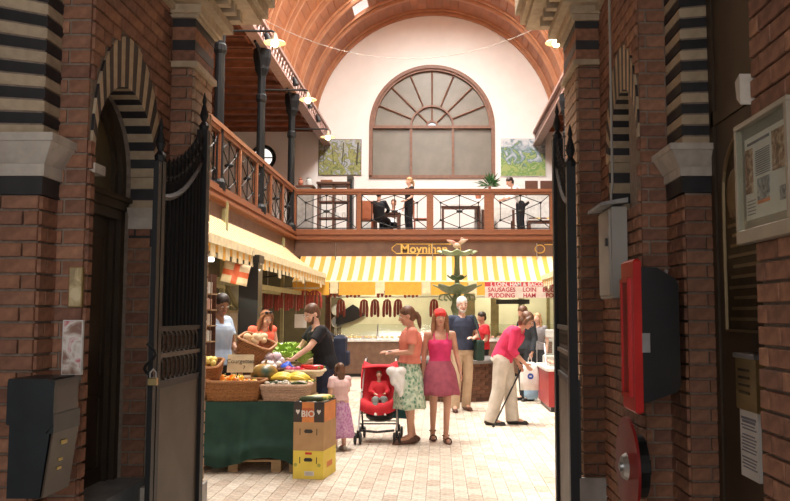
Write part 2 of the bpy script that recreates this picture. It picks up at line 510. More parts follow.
# door in the left wall
XD = WL - .16
d1 = thing('door_1', 'tall dark brown wooden door with a dusty fanlight in the left arch', 'door', (XD - .05, DC, .60)); d1['kind'] = 'structure'
for k in ('label', 'category'): del d1[k]
fr = MB()
for w_, x_ in ((.06, XD - .02), (.10, XD - .05)):
    pts = [(DC + DR, .60), (DC + DR, DZS)] + arch_pts(DC, DR, DR, DZS)[1:-1] + [(DC - DR, DZS), (DC - DR, .60)]
    rin = DR - w_
    pin = [(DC + rin, .60), (DC + rin, DZS)] + arch_pts(DC, rin, rin, DZS)[1:-1] + [(DC - rin, DZS), (DC - rin, .60)]
    for i in range(len(pts) - 1):
        fr.prism([pts[i], pts[i + 1], pin[i + 1], pin[i]], 0, x_ - .06, x_)
fr.build('door_frame', M_DOOR, d1)
tr = MB().box(XD - .1, XD - .0, DC - DR, DC + DR, 2.24, 2.29).box(XD - .1, XD + .025, DC - DR, DC + DR, 2.29, 2.32).box(XD - .1, XD - .02, DC - DR, DC + DR, 2.18, 2.24)
tr.build('transom', M_DOOR, d1)
MB().prism(arch_pts(DC, DR - .08, DR - .08, DZS) + [(DC - DR + .08, 2.3), (DC + DR - .08, 2.3)], 0, XD - .09, XD - .075).build('fanlight', M_FANL, d1)
dl = MB().box(XD - .12, XD - .08, DC - DR + .08, DC + DR - .08, .60, 2.2)
for zz in ((.68, 1.12), (1.22, 2.08)):
    for s_ in (-1, 1):
        ya = DC + s_ * .165
        dl.box(XD - .085, XD - .07, ya - .125, ya + .125, zz[0], zz[0] + .02).box(XD - .085, XD - .07, ya - .125, ya + .125, zz[1] - .02, zz[1])
        dl.box(XD - .085, XD - .07, ya - .125, ya - .105, zz[0], zz[1]).box(XD - .085, XD - .07, ya + .105, ya + .125, zz[0], zz[1])
dl.build('door_leaf', M_DOOR, d1)
MB().box(WL - .3, WL + .0, DL0 + .0, DL1 - .0, .44, .60).build('door_step', M_GREYSTONE, d1)
MB().box(WL - .3, WL + .16, DL0 + .0, DL1 - .11, 0, .44).build('door_step', M_GREYSTONE, d1)
MB().box(WL - .14, WL + .03, DL1 - .10, DL1 + .02, 0, .56).build('plinth_block', M_STONE, wl)
# inner pilaster B (left) and outer pier A (left)
XB = -2.03
pb = struct('trim_1', MB().box(XB - .5, WL - .012, YBL + .01, YBL + .05, 0, ZT), M_MORTAR)
Bricks(pb).face(YBL, 'x', -1, XB - .05, WL, 0, 4.2).build()
XA, YA = -1.95, 3.87
pa = struct('trim_2', MB().box(-2.9, XA - .01, YA + .01, YA + .5, 0, ZT), M_MORTAR)
b = Bricks(pa, limit=250)
b.face(YA, 'x', -1, -2.45, XA, 0, 2.18); b.face(XA, 'y', 1, YA, YBL, 0, 2.18)
b.build()
# capital and striped arch springing above pier A
def capital(name_parent, xi, yo, z0, z1, sx):
    """stepped stone capital; xi inner edge, yo front plane, sx=+1 when the inner edge is towards +X"""
    o_ = 0
    xe = xi - sx * .6
    def band(p, za, zb, m, nm='capital'):
        MB().box(min(xe, xi + sx * p), max(xe, xi + sx * p), yo - p, yo + .30, za, zb).build(nm, m, name_parent)
    h = z1 - z0
    band(.012, z0 - .09, z0, M_DARKSTONE, 'capital_band')
    band(.025, z0, z0 + h * .3, M_STONE)
    q = MB()
    p0, p1 = .03, .085
    x0a, x0b = xi + sx * p0, xi + sx * p1
    vs = [(xe, yo - p0, z0 + h * .3), (x0a, yo - p0, z0 + h * .3), (x0a, yo + .30, z0 + h * .3), (xe, yo + .30, z0 + h * .3),
          (xe, yo - p1, z0 + h * .8), (x0b, yo - p1, z0 + h * .8), (x0b, yo + .30, z0 + h * .8), (xe, yo + .30, z0 + h * .8)]
    q.add(vs, [(0, 1, 2, 3), (4, 5, 6, 7), (0, 1, 5, 4), (1, 2, 6, 5), (2, 3, 7, 6), (3, 0, 4, 7)])
    q.build('capital', M_STONE, name_parent)
    band(.095, z0 + h * .8, z1, M_STONE)
capital(pa, XA, YA, 2.27, 2.47, 1)
def spring_arch(parent, xi, yo, z0, sx, n=14, hh=.061, tilt=.0, width=.42):
    """striped arch springing away from the passage above the capital"""
    z = z0; k = 0
    while z < ZT - .1:
        lean = 0; tl = min(.16, .008 * k) if sx > 0 else min(.05, .003 * k)
        g = .005
        a = [(xi - .0 * sx, z + g), (xi, z + hh - g), (xi - sx * width, z + hh - g + tl + .008 * (sx > 0)), (xi - sx * width, z + g + tl)]
        MB().prism(a, 1, yo + .005, yo + .3).build('arch_stone', M_CREAM if k % 2 == 0 else M_DARKSTONE, parent)
        z += hh; k += 1
spring_arch(pa, XA - .0, YA, 2.47, 1)

# ---- right side
ERR = .40; EC = 5.15; EZS = 2.66; ESILL = 2.25
wr = struct('wall_right', wall_with_arch(WR + .01, WR + .6, YBR, 6.35, 0, ZT, EC, ERR, EZS, ESILL), M_MORTAR)
b = Bricks(wr, limit=280)
b.face(WR, 'y', -1, YBR, 6.1, 0, 3.9, [hole_arch(EC, ERR, EZS, ESILL, .1, .29)])
b.build()
voussoirs(wr, WR, -1, EC, ERR, EZS, .10, .29, 25, .004, .14)
z = EZS; i = 0
while z > 2.3:
    MB().box(WR - .004, WR + .14, EC + ERR - .004, EC + ERR + .06, z - .072, z - .004).build('arch_stone', M_CREAM if i % 2 == 0 else M_DARKSTONE, wr)
    z -= .072; i += 1
w1 = struct('window_1', MB().prism(arch_pts(EC, ERR - .06, ERR - .06, EZS) + [(EC - ERR + .06, ESILL), (EC + ERR - .06, ESILL)], 0, WR + .17, WR + .18), M_FANL)
fr = MB()
pts = [(EC + ERR, ESILL), (EC + ERR, EZS)] + arch_pts(EC, ERR, ERR, EZS)[1:-1] + [(EC - ERR, EZS), (EC - ERR, ESILL)]
rin = ERR - .06
pin = [(EC + rin, ESILL), (EC + rin, EZS)] + arch_pts(EC, rin, rin, EZS)[1:-1] + [(EC - rin, EZS), (EC - rin, ESILL)]
for i in range(len(pts) - 1): fr.prism([pts[i], pts[i + 1], pin[i + 1], pin[i]], 0, WR + .14, WR + .2)
fr.build('window_frame', M_DOOR, w1)
# pilaster B right
XBR = 1.37
pb2 = struct('trim_3', MB().box(WR + .012, XBR + .4, YBR + .01, YBR + .3, 0, ZT), M_MORTAR)
Bricks(pb2, limit=250).face(YBR, 'x', -1, WR, XBR + .02, 0, 4.2).build()
# pier A right
XAR, YAR = 1.35, 4.39
pa2 = struct('trim_4', MB().box(XAR + .01, XAR + .5, YAR + .01, YBR + .2, 0, ZT), M_MORTAR)
b = Bricks(pa2, limit=300); b.face(YAR, 'x', -1, XAR, XAR + .24, 0, 2.28); b.face(XAR, 'y', -1, YAR, YBR, 0, 2.28); b.build()
capital(pa2, XAR, YAR, 2.36, 2.53, -1)
spring_arch(pa2, XAR, YAR, 2.53, -1)
# recess with dark panelled door behind the pier, and the near wall
XR = 1.50
rc = struct('door_2', MB().box(XR, XR + .05, 2.9, YAR + .0, 0, ZT), M_DOOR)
MB().box(XR - .012, XR, YAR - .10, YAR - .06, 0, ZT).build('door_stile', M_DOOR, rc)
MB().box(XR - .012, XR, 3.2, YAR - .06, 2.62, 2.70).build('door_rail', M_DOOR, rc)
XN, YN = 1.20, 3.01
nw = struct('wall_front', MB().box(XN + .01, XN + .6, 0.4, YN - .01, 0, ZT), M_MORTAR)
b = Bricks(nw, limit=300); b.face(XN, 'y', -1, 0.42, YN, 0, 3.9); b.face(YN, 'x', 1, XN, XN + .3, 0, 3.9); b.build()
o_ = MB().prism([(YN, 2.40), (YN + .035, 2.43), (YN + .05, 2.50), (YN, 2.52)], 0, XN - .05, XN + .25); o_.build('impost', M_STONE, nw)

# ---- end pilasters C, cornices
def pilaster_c(nm, w, inner, y0, y1, sx, dz=0):
    # sx=+1: left one, faces +X
    xo = w - sx * .1
    p = struct(nm, MB().box(min(xo, inner - sx * .01), max(xo, inner - sx * .01), y0 + .01, y1 - .01, 0, ZT), M_MORTAR)
    b = Bricks(p, limit=220)
    b.face(y0, 'x', -1, min(w, inner), max(w, inner), .30, 3.24 + dz)
    b.build()
    b = Bricks(p, M_BRICKLIT, 220); b.face(inner, 'y', sx, y0, y1, .30, 3.24 + dz); b.build()
    for k, (za, zb, m, pr) in enumerate(((3.24, 3.28, M_CREAM, .035), (3.28, 3.36, M_BRICK, .01), (3.36, 3.43, M_DARKSTONE, .012), (3.43, 3.52, M_BRICK, .01), (3.52, 3.575, M_DARKSTONE, .014), (3.575, 3.62, M_CREAM, .04))):
        MB().box(min(w - sx * .05, inner + sx * pr), max(w - sx * .05, inner + sx * pr), y0 - pr, y1 + pr * .5, za + dz, zb + dz).build('frieze_band', m, p)
    # plinth
    MB().box(min(w - sx * .02, inner + sx * .03), max(w - sx * .02, inner + sx * .03), y0 - .03, y1 + .02, 0, .44).build('plinth', mat('plinth_stone', (.50, .48, .46), .8, c2=(.38, .36, .34)), p)
    return p
pcl = pilaster_c('trim_5', WL, -1.65, 5.24, 5.66, 1)
pcr = pilaster_c('trim_6', WR, 1.02, 5.82, 6.38, -1, .2)
def cornice(nm, w, inner, y0, y1, sx, ystart, z0):
    # stepped timber-coloured cornice running along the wall then projecting round the pilaster
    p = struct(nm, MB().box(min(w - sx * .3, w + sx * .04), max(w - sx * .3, w + sx * .04), ystart, y1, z0, z0 + .06), M_CREAM)
    for k, (pr, za, zb) in enumerate(((.07, .06, .12), (.12, .12, .20), (.18, .20, .28))):
        MB().box(min(w - sx * .3, w + sx * pr), max(w - sx * .3, w + sx * pr), ystart, y0 + .02, z0 + za, z0 + zb).build('moulding', M_CREAM, p)
    z1 = z0 - .02
    for k, (pr, za, zb) in enumerate(((.06, 0, .06), (.12, .06, .12), (.29, .20, .26), (.33, .26, .36), (.37, .36, .50))):
        MB().box(min(w - sx * .2, inner + sx * pr), max(w - sx * .2, inner + sx * pr), y0 - pr, y1 + pr, z1 + za, z1 + zb).build('moulding', M_CREAM, p)
    n = 4
    for k in range(n):
        y = y0 - .1 + (y1 - y0 + .2) * (k + .5) / n
        MB().box(min(inner, inner + sx * .2), max(inner, inner + sx * .2), y - .035, y + .035, z1 + .12, z1 + .20).build('bracket', M_CREAM, p)
    for k in range(2):
        x = w + (inner - w) * (k + .5) / 2 + sx * .05
        MB().box(x - .035, x + .035, y0 - .24, y0, z1 + .12, z1 + .20).build('bracket', M_CREAM, p)
    return p
cornice('trim_7', WL, -1.65, 5.24, 5.66, 1, YBL - .1, 3.62)
cornice('trim_8', WR, 1.02, 5.82, 6.38, -1, YBR - .1, 3.84)
# outer ground, ceiling of the passage, hall wall over it
struct('ceiling', MB().box(-3.4, 2.2, -1.2, 6.4, ZT, ZT + .2), M_PASSCEIL)
struct('wall_back', MB().box(-9, WL - .3, 5.7, 6.2, 0, 8).box(WR + .4, 9, 6.1, 6.4, 0, 8).box(-9, 9, 6.0, 6.3, ZT + .2, 12.5), M_PLASTER)
struct('wall_street', MB().box(-3.4, -2.6, -1.2, 3.9, 0, ZT), M_MORTAR)

# ------------------------------------------------------------ floor
flo = struct('floor', MB().box(-9, 9, -1.5, 28.2, -.2, -.006), M_GROUT)
TW, TLn = .125, .25
parts = []; rest = []
iy = 0; Y = 4.0
while Y < 17:
    x = -3.0 + (TW / 2 if False else 0)
    ix = 0
    while x < 2.6:
        off = (TLn / 2) if ix % 2 else 0
        y0 = Y + off
        c = Vector((x + TW / 2, y0 + TLn / 2, 0))
        px = CX + F * c.x / c.y; py = 314 + F * EYE / c.y
        if y0 < 16.8:
            if 200 < px < 560 and py < 505: parts.append((c, c.y))
            else: rest.append(c)
        x += TW; ix += 1
    Y += TLn
parts.sort(key=lambda t: t[1])
rest += [c for c, _ in parts[300:]]; parts = parts[:300]
tb = MB().bevbox(-TW / 2 + .003, TW / 2 - .003, -TLn / 2 + .003, TLn / 2 - .003, -.008, 0, .0015)
tme = bpy.data.meshes.new('floor_tile'); tme.from_pydata(tb.v, [], tb.f); tme.materials.append(M_TILE)
w0 = wloc(flo)
for c, _ in parts:
    o = bpy.data.objects.new('floor_tile', tme); col.objects.link(o); o.parent = flo
    o.location = c + Vector((0, 0, random.uniform(-.001, .0005))) - w0
mb = MB()
for c in rest:
    mb.box(c.x - TW / 2 + .003, c.x + TW / 2 - .003, c.y - TLn / 2 + .003, c.y + TLn / 2 - .003, -.008, 0)
mb.build('paving', M_TILE, flo, kind='stuff')
MB().box(-9, -3.0, 6.4, 28, -.008, -.001).box(2.6, 9, 6.4, 28, -.008, -.001).box(-3.0, 2.6, 17.0, 28, -.008, -.001).build('far_paving', M_TILE, flo)

# ------------------------------------------------------------ the hall: shell
NX = -.20; VR = 4.28; VZ = 8.0; YE = 27.8; GZ = 3.80; YG = 21.6
XGL, XGR = -3.97, 3.40
# end wall with the great arched window (opening cut)
WCX = at(432, 127, YE).x; WR_ = (at(494, 150, YE).x - at(370, 150, YE).x) / 2
WZS = at(432, 126.5, YE).z; WZB = at(432, 177, YE).z
mb = MB()
mb.box(-9, WCX - WR_, YE, YE + .4, 0, 13).box(WCX + WR_, 9, YE, YE + .4, 0, 13).box(WCX - WR_, WCX + WR_, YE, YE + .4, 0, WZB)
pts = arch_pts(WCX, WR_, WR_, WZS, 32)
for (xa, za), (xb, zb) in zip(pts, pts[1:]):
    mb.prism([(xb, zb), (xa, za), (xa, 13), (xb, 13)], 1, YE, YE + .4)
we = struct('wall_end', mb, M_PLASTER)
# lunette window
M_WFR = mat('window_frame_wood', (.26, .13, .085), .5, c2=(.20, .10, .065))
win = struct('window_2', MB().box(WCX - WR_ - .05, WCX + WR_ + .05, YE + .35, YE + .37, WZB - .05, WZS), M_DOOR)
def arc_strip(mb, r0, r1, y0, y1, n=40):
    for k in range(n):
        a0, a1 = PI * k / n, PI * (k + 1) / n
        mb.prism([(WCX + r0 * math.cos(a0), WZS + r0 * math.sin(a0)), (WCX + r1 * math.cos(a0), WZS + r1 * math.sin(a0)),
                  (WCX + r1 * math.cos(a1), WZS + r1 * math.sin(a1)), (WCX + r0 * math.cos(a1), WZS + r0 * math.sin(a1))], 1, y0, y1)
    return mb
f = MB(); arc_strip(f, WR_ - .09, WR_ + .03, YE - .05, YE + .2); arc_strip(f, WR_ - .16, WR_ - .08, YE + .02, YE + .2)
f.box(WCX - WR_ - .03, WCX - WR_ + .09, YE - .05, YE + .2, WZB, WZS).box(WCX + WR_ - .09, WCX + WR_ + .03, YE - .05, YE + .2, WZB, WZS)
f.box(WCX - WR_ - .03, WCX + WR_ + .03, YE - .05, YE + .2, WZB - .06, WZB + .06)
f.build('window_frame', M_WFR, win)
MB().box(WCX - WR_, WCX + WR_, YE + .0, YE + .2, WZS - .06, WZS + .04).build('transom', M_WFR, win)
for s_ in (-1, 1):
    MB().box(WCX + s_ * .74 - .04, WCX + s_ * .74 + .04, YE + .02, YE + .2, WZB, WZS - .06).build('mullion', M_WFR, win)
arc_strip(MB(), .72, .78, YE + .03, YE + .2, 24).build('fan_arc', M_WFR, win)
arc_strip(MB(), .17, .23, YE + .03, YE + .2, 14).build('fan_arc', M_WFR, win)
for k in range(1, 8):
    a = PI * k / 8
    d = Vector((math.cos(a), 0, math.sin(a)))
    c = Vector((WCX, YE + .1, WZS))
    r0 = .2 if k % 2 == 0 else .75
    MB().tube([c + d * r0, c + d * (WR_ - .05)], .028, 4).build('glazing_bar', M_WFR, win)
for x0, x1 in ((WCX - WR_ + .09, WCX - .78), (WCX - .70, WCX + .70), (WCX + .78, WCX + WR_ - .09)):
    MB().box(x0, x1, YE + .15, YE + .165, WZB + .06, WZS - .06).build('pane', M_FROST, win)
for k in range(8):
    a0, a1 = PI * k / 8, PI * (k + 1) / 8
    p = [(WCX + .78 * math.cos(a0 + (a1 - a0) * t / 4), WZS + .78 * math.sin(a0 + (a1 - a0) * t / 4)) for t in range(5)]
    q = [(WCX + (WR_ - .1) * math.cos(a0 + (a1 - a0) * t / 4), WZS + (WR_ - .1) * math.sin(a0 + (a1 - a0) * t / 4)) for t in range(5)]
    MB().prism(p + q[::-1], 1, YE + .15, YE + .165).build('pane', M_FROST, win)
    p = [(WCX + .2 * math.cos(a0 + (a1 - a0) * t / 4), WZS + .2 * math.sin(a0 + (a1 - a0) * t / 4)) for t in range(5)]
    q = [(WCX + .74 * math.cos(a0 + (a1 - a0) * t / 4), WZS + .74 * math.sin(a0 + (a1 - a0) * t / 4)) for t in range(5)]
    MB().prism(p + q[::-1], 1, YE + .15, YE + .165).build('pane', M_FROST, win)

# the timber vault: boarded haunches, unseen crown left open to let light in, small rooflight at the far end
vault = MB()
nA = 48
def vp(a, y, r=VR): return (NX + r * math.cos(a), y, VZ + r * math.sin(a))
def sky_hole(a, y):
    if y < 17 and R(42) < a < R(138): return True
    if 18.0 < y < 24.6 and (R(70) < a < R(110)): return True
    if 24.0 < y < 25.6 and R(120) < a < R(128): return True
    return False
ys = [6.3 + i * (YE - 6.3) / 43 for i in range(44)]
for j in range(43):
    for k in range(nA):
        a0, a1 = PI * k / nA, PI * (k + 1) / nA
        if sky_hole((a0 + a1) / 2, (ys[j] + ys[j + 1]) / 2): continue
        y0, y1 = ys[j], ys[j + 1]
        e = .0015
        vs = [vp(a0 + e, y0), vp(a1 - e, y0), vp(a1 - e, y1), vp(a0 + e, y1), vp(a0, y0, VR + .06), vp(a1, y0, VR + .06), vp(a1, y1, VR + .06), vp(a0, y1, VR + .06)]
        vault.add(vs, [(0, 1, 2, 3), (4, 5, 6, 7), (0, 1, 5, 4), (2, 3, 7, 6), (1, 2, 6, 5), (3, 0, 4, 7)])
vt = vault.build('ceiling_vault', M_VAULT); vt['kind'] = 'structure'
vt.name = 'ceiling.001'
yr = YE - .14
k = 0
while yr > 7:
    w_ = .035 if k % 2 else .06; dpt = .05 if k % 2 else .10
    r = MB()
    for i in range(40):
        a0, a1 = PI * i / 40, PI * (i + 1) / 40
        vs = []
        for yy in (yr - w_, yr + w_):
            vs += [vp(a0, yy, VR - dpt), vp(a1, yy, VR - dpt), vp(a1, yy, VR + .01), vp(a0, yy, VR + .01)]
        r.add(vs, [(0, 1, 2, 3), (7, 6, 5, 4), (0, 1, 5, 4), (2, 3, 7, 6)])
    r.build('roof_rib', M_RIB, vt)
    yr -= 1.25 if k % 2 else .28
    k += 1

# side galleries: decks, beams, aisle ceilings, outer walls
struct('wall_left.001', MB().box(-9.2, -9.0, 6.2, 28.2, 0, 9), M_PLASTER)
struct('wall_right.001', MB().box(9.0, 9.2, 6.2, 28.2, 0, 9), M_PLASTER)
dk = struct('floor.001', MB().box(-9, XGL - .02, 6.3, YE, GZ - .3, GZ), M_DARKWOOD)
struct('floor.002', MB().box(XGR + .02, 9, 6.5, YE, GZ - .3, GZ), M_DARKWOOD)
struct('floor.003', MB().box(XGL - .02, XGR + .02, YG + .02, YE, GZ - .3, GZ), M_DARKWOOD)
# aisle ceilings with joists
for sx, xin, nm in ((-1, XGL, 'ceiling.002'), (1, XGR, 'ceiling.003')):
    a, b_ = sorted((xin + sx * .1, sx * 9))
    ce = struct(nm, MB().box(a, b_, 6.3, YE, 8.05, 8.15), M_AISLE)
    y = YE - .4
    while y > 7:
        MB().box(a, b_, y - .05, y + .05, 7.93, 8.06).build('joist', M_AISLE, ce)
        MB().box(a, b_, y - .46, y - .42, 8.01, 8.055).build('board_batten', M_DARKWOOD, ce)
        y -= .8
# lattice beams that carry the vault
def lattice(nm, x):
    be = struct(nm, MB().box(x - .13, x + .13, 6.3, YE, 7.94, 8.02).box(x - .13, x + .13, 6.3, YE, 7.50, 7.56), mat('beam_paint', (.42, .27, .23), .5, c2=(.34, .21, .18)))
    y = 7.0; k = 0
    z0, z1 = 7.56, 7.94
    while y < YE - .5:
        for a, b_ in (((y, z0), (y + .3, z1)), ((y + .3, z1), (y + .6, z0)), ((y, z1), (y + .3, z0)), ((y + .3, z0), (y + .6, z1))):
            MB().tube([(x + .08, a[0], a[1]), (x + .08, b_[0], b_[1])], .022, 4).build('lattice_bar', MATS['beam_paint'], be)
        y += .6; k += 1
    MB().box(x - .05, x + .02, 6.3, YE, 7.56, 7.94).build('web_plate', M_DARKWOOD, be)
    return be
lattice('trim_9', XGL); lattice('trim_10', XGR)
# fascia mouldings and frieze under the gallery rail
def fascia(nm, box, axis, front, sgn):
    """box: span along the axis; front: plane coordinate; sgn: outward direction"""
    a, b_ = box
    f = None
    specs = ((.10, 3.74, 3.82, M_WOOD), (.06, 3.66, 3.74, M_WOOD), (.13, 3.60, 3.66, M_WOOD), (.03, 3.55, 3.60, M_WOOD))
    def bx(p, z0, z1):
        lo, hi = sorted((front, front + sgn * p))
        return MB().box(a, b_, lo, hi, z0, z1) if axis == 'x' else MB().box(lo, hi, a, b_, z0, z1)
    f = struct(nm, bx(.02, 3.15, 3.56), M_FRIEZE)
    for p, z0, z1, m in specs: bx(p, z0, z1).build('moulding', m, f)
    return f
fascia('trim_11', (7.0, YG), 'y', XGL, 1)
ff = fascia('trim_12', (XGL, XGR), 'x', YG, -1)
fascia('trim_13', (7.0, YG), 'y', XGR, -1)

# ------------------------------------------------------------ railings
RT = 4.96
def rail_panel(parent, p, q):
    """iron panel between two posts: p,q plan points"""
    p = Vector((p[0], p[1], 0)); q = Vector((q[0], q[1], 0)); d = q - p; L = d.length; d.normalize()
    def P3(t, z): return p + d * (t * L) + Vector((0, 0, z))
    z0, z1 = GZ + .12, RT - .12; zm = (z0 + z1) / 2
    nodes = [(.5, z1 - .02), (.5, z0 + .02), (.5, zm), (.18, zm + .24), (.82, zm + .24), (.18, zm - .24), (.82, zm - .24)]
    mb = MB()
    for a, b_ in ((0, 3), (0, 4), (1, 5), (1, 6), (3, 6), (4, 5), (0, 1), (3, 5), (4, 6)):
        mb.tube([P3(*nodes[a]), P3(*nodes[b_])], .011, 4)
    for cx_, cz, n in ((.03, z1, 3), (.97, z1, 4), (.03, z0, 5), (.97, z0, 6)):
        mb.tube([P3(cx_, cz), P3(*nodes[n])], .011, 4)
    mb.tube([P3(.0, z0), P3(1, z0)], .014, 4); mb.tube([P3(0, z1), P3(1, z1)], .014, 4)
    mb.tube([P3(.04, z0), P3(.04, z1)], .011, 4); mb.tube([P3(.96, z0), P3(.96, z1)], .011, 4)
    o = mb.build('iron_panel', M_IRON, parent)
    for n in nodes:
        MB().ball(P3(*n), .035 if n != nodes[2] else (.09, .04, .045), 8, 5).build('rosette', M_IRON, o)
def railing(name, label, pts, posts_w, group=None):
    t = thing(name, label, 'railing', (pts[0][0], pts[0][1], GZ), group)
    p, q = Vector((*pts[0], 0)), Vector((*pts[-1], 0)); d = (q - p).normalized(); s_ = Vector((-d.y, d.x, 0))
    def bar(z0, z1, w, nm):
        vs = []
        for z in (z0, z1):
            vs += [p + s_ * w + Vector((0, 0, z)), p - s_ * w + Vector((0, 0, z)), q - s_ * w + Vector((0, 0, z)), q + s_ * w + Vector((0, 0, z))]
        MB().add(vs, [(0, 1, 2, 3), (4, 5, 6, 7), (0, 1, 5, 4), (1, 2, 6, 5), (2, 3, 7, 6), (3, 0, 4, 7)]).build(nm, M_WOOD, t)
    bar(RT - .05, RT + .03, .085, 'handrail'); bar(RT - .12, RT - .05, .05, 'top_rail'); bar(GZ + .02, GZ + .09, .05, 'bottom_rail')
    for (x, y), w in zip(pts, posts_w):
        MB().box(x - w, x + w, y - .05, y + .05, GZ, RT - .05).build('post', M_WOOD, t)
    for a, b_ in zip(pts, pts[1:]): rail_panel(t, a, b_)
    return t
xs = [at(px, 210, YG).x for px in (294, 359, 430, 489, 552)]
railing('gallery_railing', 'wood and iron railing across the back gallery above the gold lettering', [(x, YG) for x in xs], [.07, .06, .09, .13, .07])
n = 9
railing('gallery_railing', 'long wood and iron railing of the left gallery receding to the corner', [(XGL, 8.4 + (YG - .25 - 8.4) * i / n) for i in range(n + 1)], [.05] * (n + 1))
railing('gallery_railing', 'railing of the right gallery mostly behind the brick pillar', [(XGR, 10.6 + (YG - .3 - 10.6) * i / 7) for i in range(8)], [.05] * 8)

# ------------------------------------------------------------ gallery columns with brackets
def column(px, label, X, Y, sx):
    t = thing('iron_column', label, 'column', (X, Y, GZ), 'iron columns of the galleries')
    MB().lathe([(.15, GZ), (.15, GZ + .15), (.10, GZ + .22), (.09, 6.3), (.12, 6.36), (.12, 6.46), (.09, 6.5), (.09, 6.9), (.16, 7.05), (.16, 7.12), (.2, 7.3), (.2, 7.5)], (X, Y, 0), 12).build('shaft', M_IRONP, t, smooth=False)
    for s_ in (-1, 1):
        pts = [(X, Y + s_ * .08, 6.9)]
        for i in range(9):
            a = PI / 2 * i / 8
            pts.append((X, Y + s_ * (.1 + .62 * (1 - math.cos(a))), 6.85 + .62 * math.sin(a)))
        MB().tube(pts, (.03), 5, side=(1, 0, 0)).tube([(X, Y + s_ * .1, 7.46), (X, Y + s_ * .72, 7.46)], .03, 5).tube([(X, Y + s_ * .12, 7.2), (X, Y + s_ * .35, 7.44)], .02, 4).build('bracket', M_IRONP, t)
    return t
yc = [14.2, 17.55, 21.2]
for Y, w in zip(yc, ('nearest the gate of the three left gallery iron columns', 'middle one of the three left gallery iron columns', 'left gallery iron column in the corner by the back railing')):
    column(0, 'dark ' + w if 'column' in w else w, XGL - .02, Y, 1)
column(0, 'dark iron column of the right gallery behind the pillar', XGR + .02, 21.2, -1)
column(0, 'dark iron column rising by the back right corner', XGR + .02, 17.4, -1)
column(0, 'dark iron column of the right gallery nearest the gate', XGR + .02, 14.2, -1)

# ------------------------------------------------------------ gallery lamps on long arms
def lamp(label, x0, x1, Y, z, lit=True, drop=.0):
    s_ = 1 if x1 > x0 else -1
    t = thing('arm_lamp', label, 'lamp', (x0, Y, z), None)
    MB().tube([(x0 + s_ * .05, Y, z), (x1 - s_ * .06, Y, z), (x1 - s_ * .015, Y, z - .02), (x1, Y, z - .08)], .022, 6).box(x0 - .03, x0 + .03, Y - .05, Y + .05, z - .09, z + .09).build('arm', M_IRON, t)
    MB().lathe([(.03, -.04), (.045, -.09), (.06, -.13), (.07, -.17), (.19, -.21), (.20, -.225), (.06, -.185)], (x1, Y, z), 16, cap=False).lathe([(.012, -.04), (.03, -.04)], (x1, Y, z), 8).build('lamp_shade', mat('lamp_shade_metal', (.45, .36, .25), .4, .3), t)
    MB().ball((x1, Y, z - .235), (.075, .075, .07), 10, 7).build('bulb', M_BULB, t, smooth=True)
    for k in range(3):
        a = 2 * PI * k / 3
        MB().tube([(x1 + .06 * math.cos(a), Y + .06 * math.sin(a), z - .2), (x1 + .07 * math.cos(a), Y + .07 * math.sin(a), z - .3), (x1, Y, z - .33)], .006, 4).build('cage_wire', M_IRON, t)
    d = bpy.data.lights.new('lamp_light', 'POINT'); d.energy = 22; d.color = (1, .75, .4); d.shadow_soft_size = .1
    o = bpy.data.objects.new('lamp_light', d); col.objects.link(o); o.parent = t; o.location = (x1 - x0, 0, -.40)
def lamp_px(label, px0, px1, py, Y):
    a, b_ = at(px0, py, Y), at(px1, py, Y); lamp(label, XGL if px1 < 400 else XGR - .06, b_.x, Y, a.z)
lamp_px('glowing arm lamp nearest on the left, above the gate', 222, 275, 31, 14.2)
lamp_px('second glowing arm lamp on the middle left column', 258, 308, 90, 17.55)
lamp_px('small arm lamp at the corner column beside the forest painting', 290, 328, 129, 21.2)
lamp_px('glowing lamp under the right cornice', 606, 556, 31, 14.2)
# spotlights on the beam
sp0 = None
for i, (px, py, Y) in enumerate(((262, 25, 15.2), (291, 71, 18.2), (306, 96, 20.0), (315, 113, 22.5))):
    p = Vector((XGL + .15, (XGL + .15) * F / (px - CX), 7.62))
    t = thing('spotlight', ('black spotlight on the lattice beam nearest the front', 'black spotlight on the beam beyond the first lamp', 'black spotlight on the beam over the second lamp', 'smallest black spotlight near the far end of the beam')[i], 'spotlight', p)
    MB().tube([p + Vector((0, 0, .12)), p + Vector((.06, -.02, -.06))], [.05, .075], 10).build('housing', M_IRON, t)
    MB().box(p.x - .02, p.x + .02, p.y - .07, p.y + .07, p.z + .08, p.z + .16).build('yoke', M_IRON, t)
# cable slung across the hall
pa_, pb_ = at(232, 0, 9), at(548, 22, 9)
pts = []
for i in range(41):
    u = i / 40; p = pa_.lerp(pb_, u); p.z -= 4 * .36 * u * (1 - u) * 1.55; pts.append(p)
tag(MB().tube(pts, .0035, 5).build('cable', mat('cable_white', (.55, .48, .42), .5)), 'thin pale cable sagging across the hall below the vault', 'cable')
# round window at the end of the left aisle
c = at(263, 158, YE); rr = .40
rw = struct('window_3', MB().tube([c + Vector((rr * math.cos(2 * PI * k / 28), -.04, rr * math.sin(2 * PI * k / 28))) for k in range(28)], .07, 6, closed=True), M_IRON)
MB().tube([c + Vector((0, -.03, 0)), c + Vector((0, -.02, 0))], rr, 28).build('pane', mat('bright_pane', (1, .97, .9), .3, emit=1.2), rw)
MB().box(c.x - rr, c.x + rr, YE - .07, YE - .035, c.z - .02, c.z + .02).box(c.x - .02, c.x + .02, YE - .07, YE - .035, c.z - rr, c.z + rr).build('glazing_bar', M_IRON, rw)

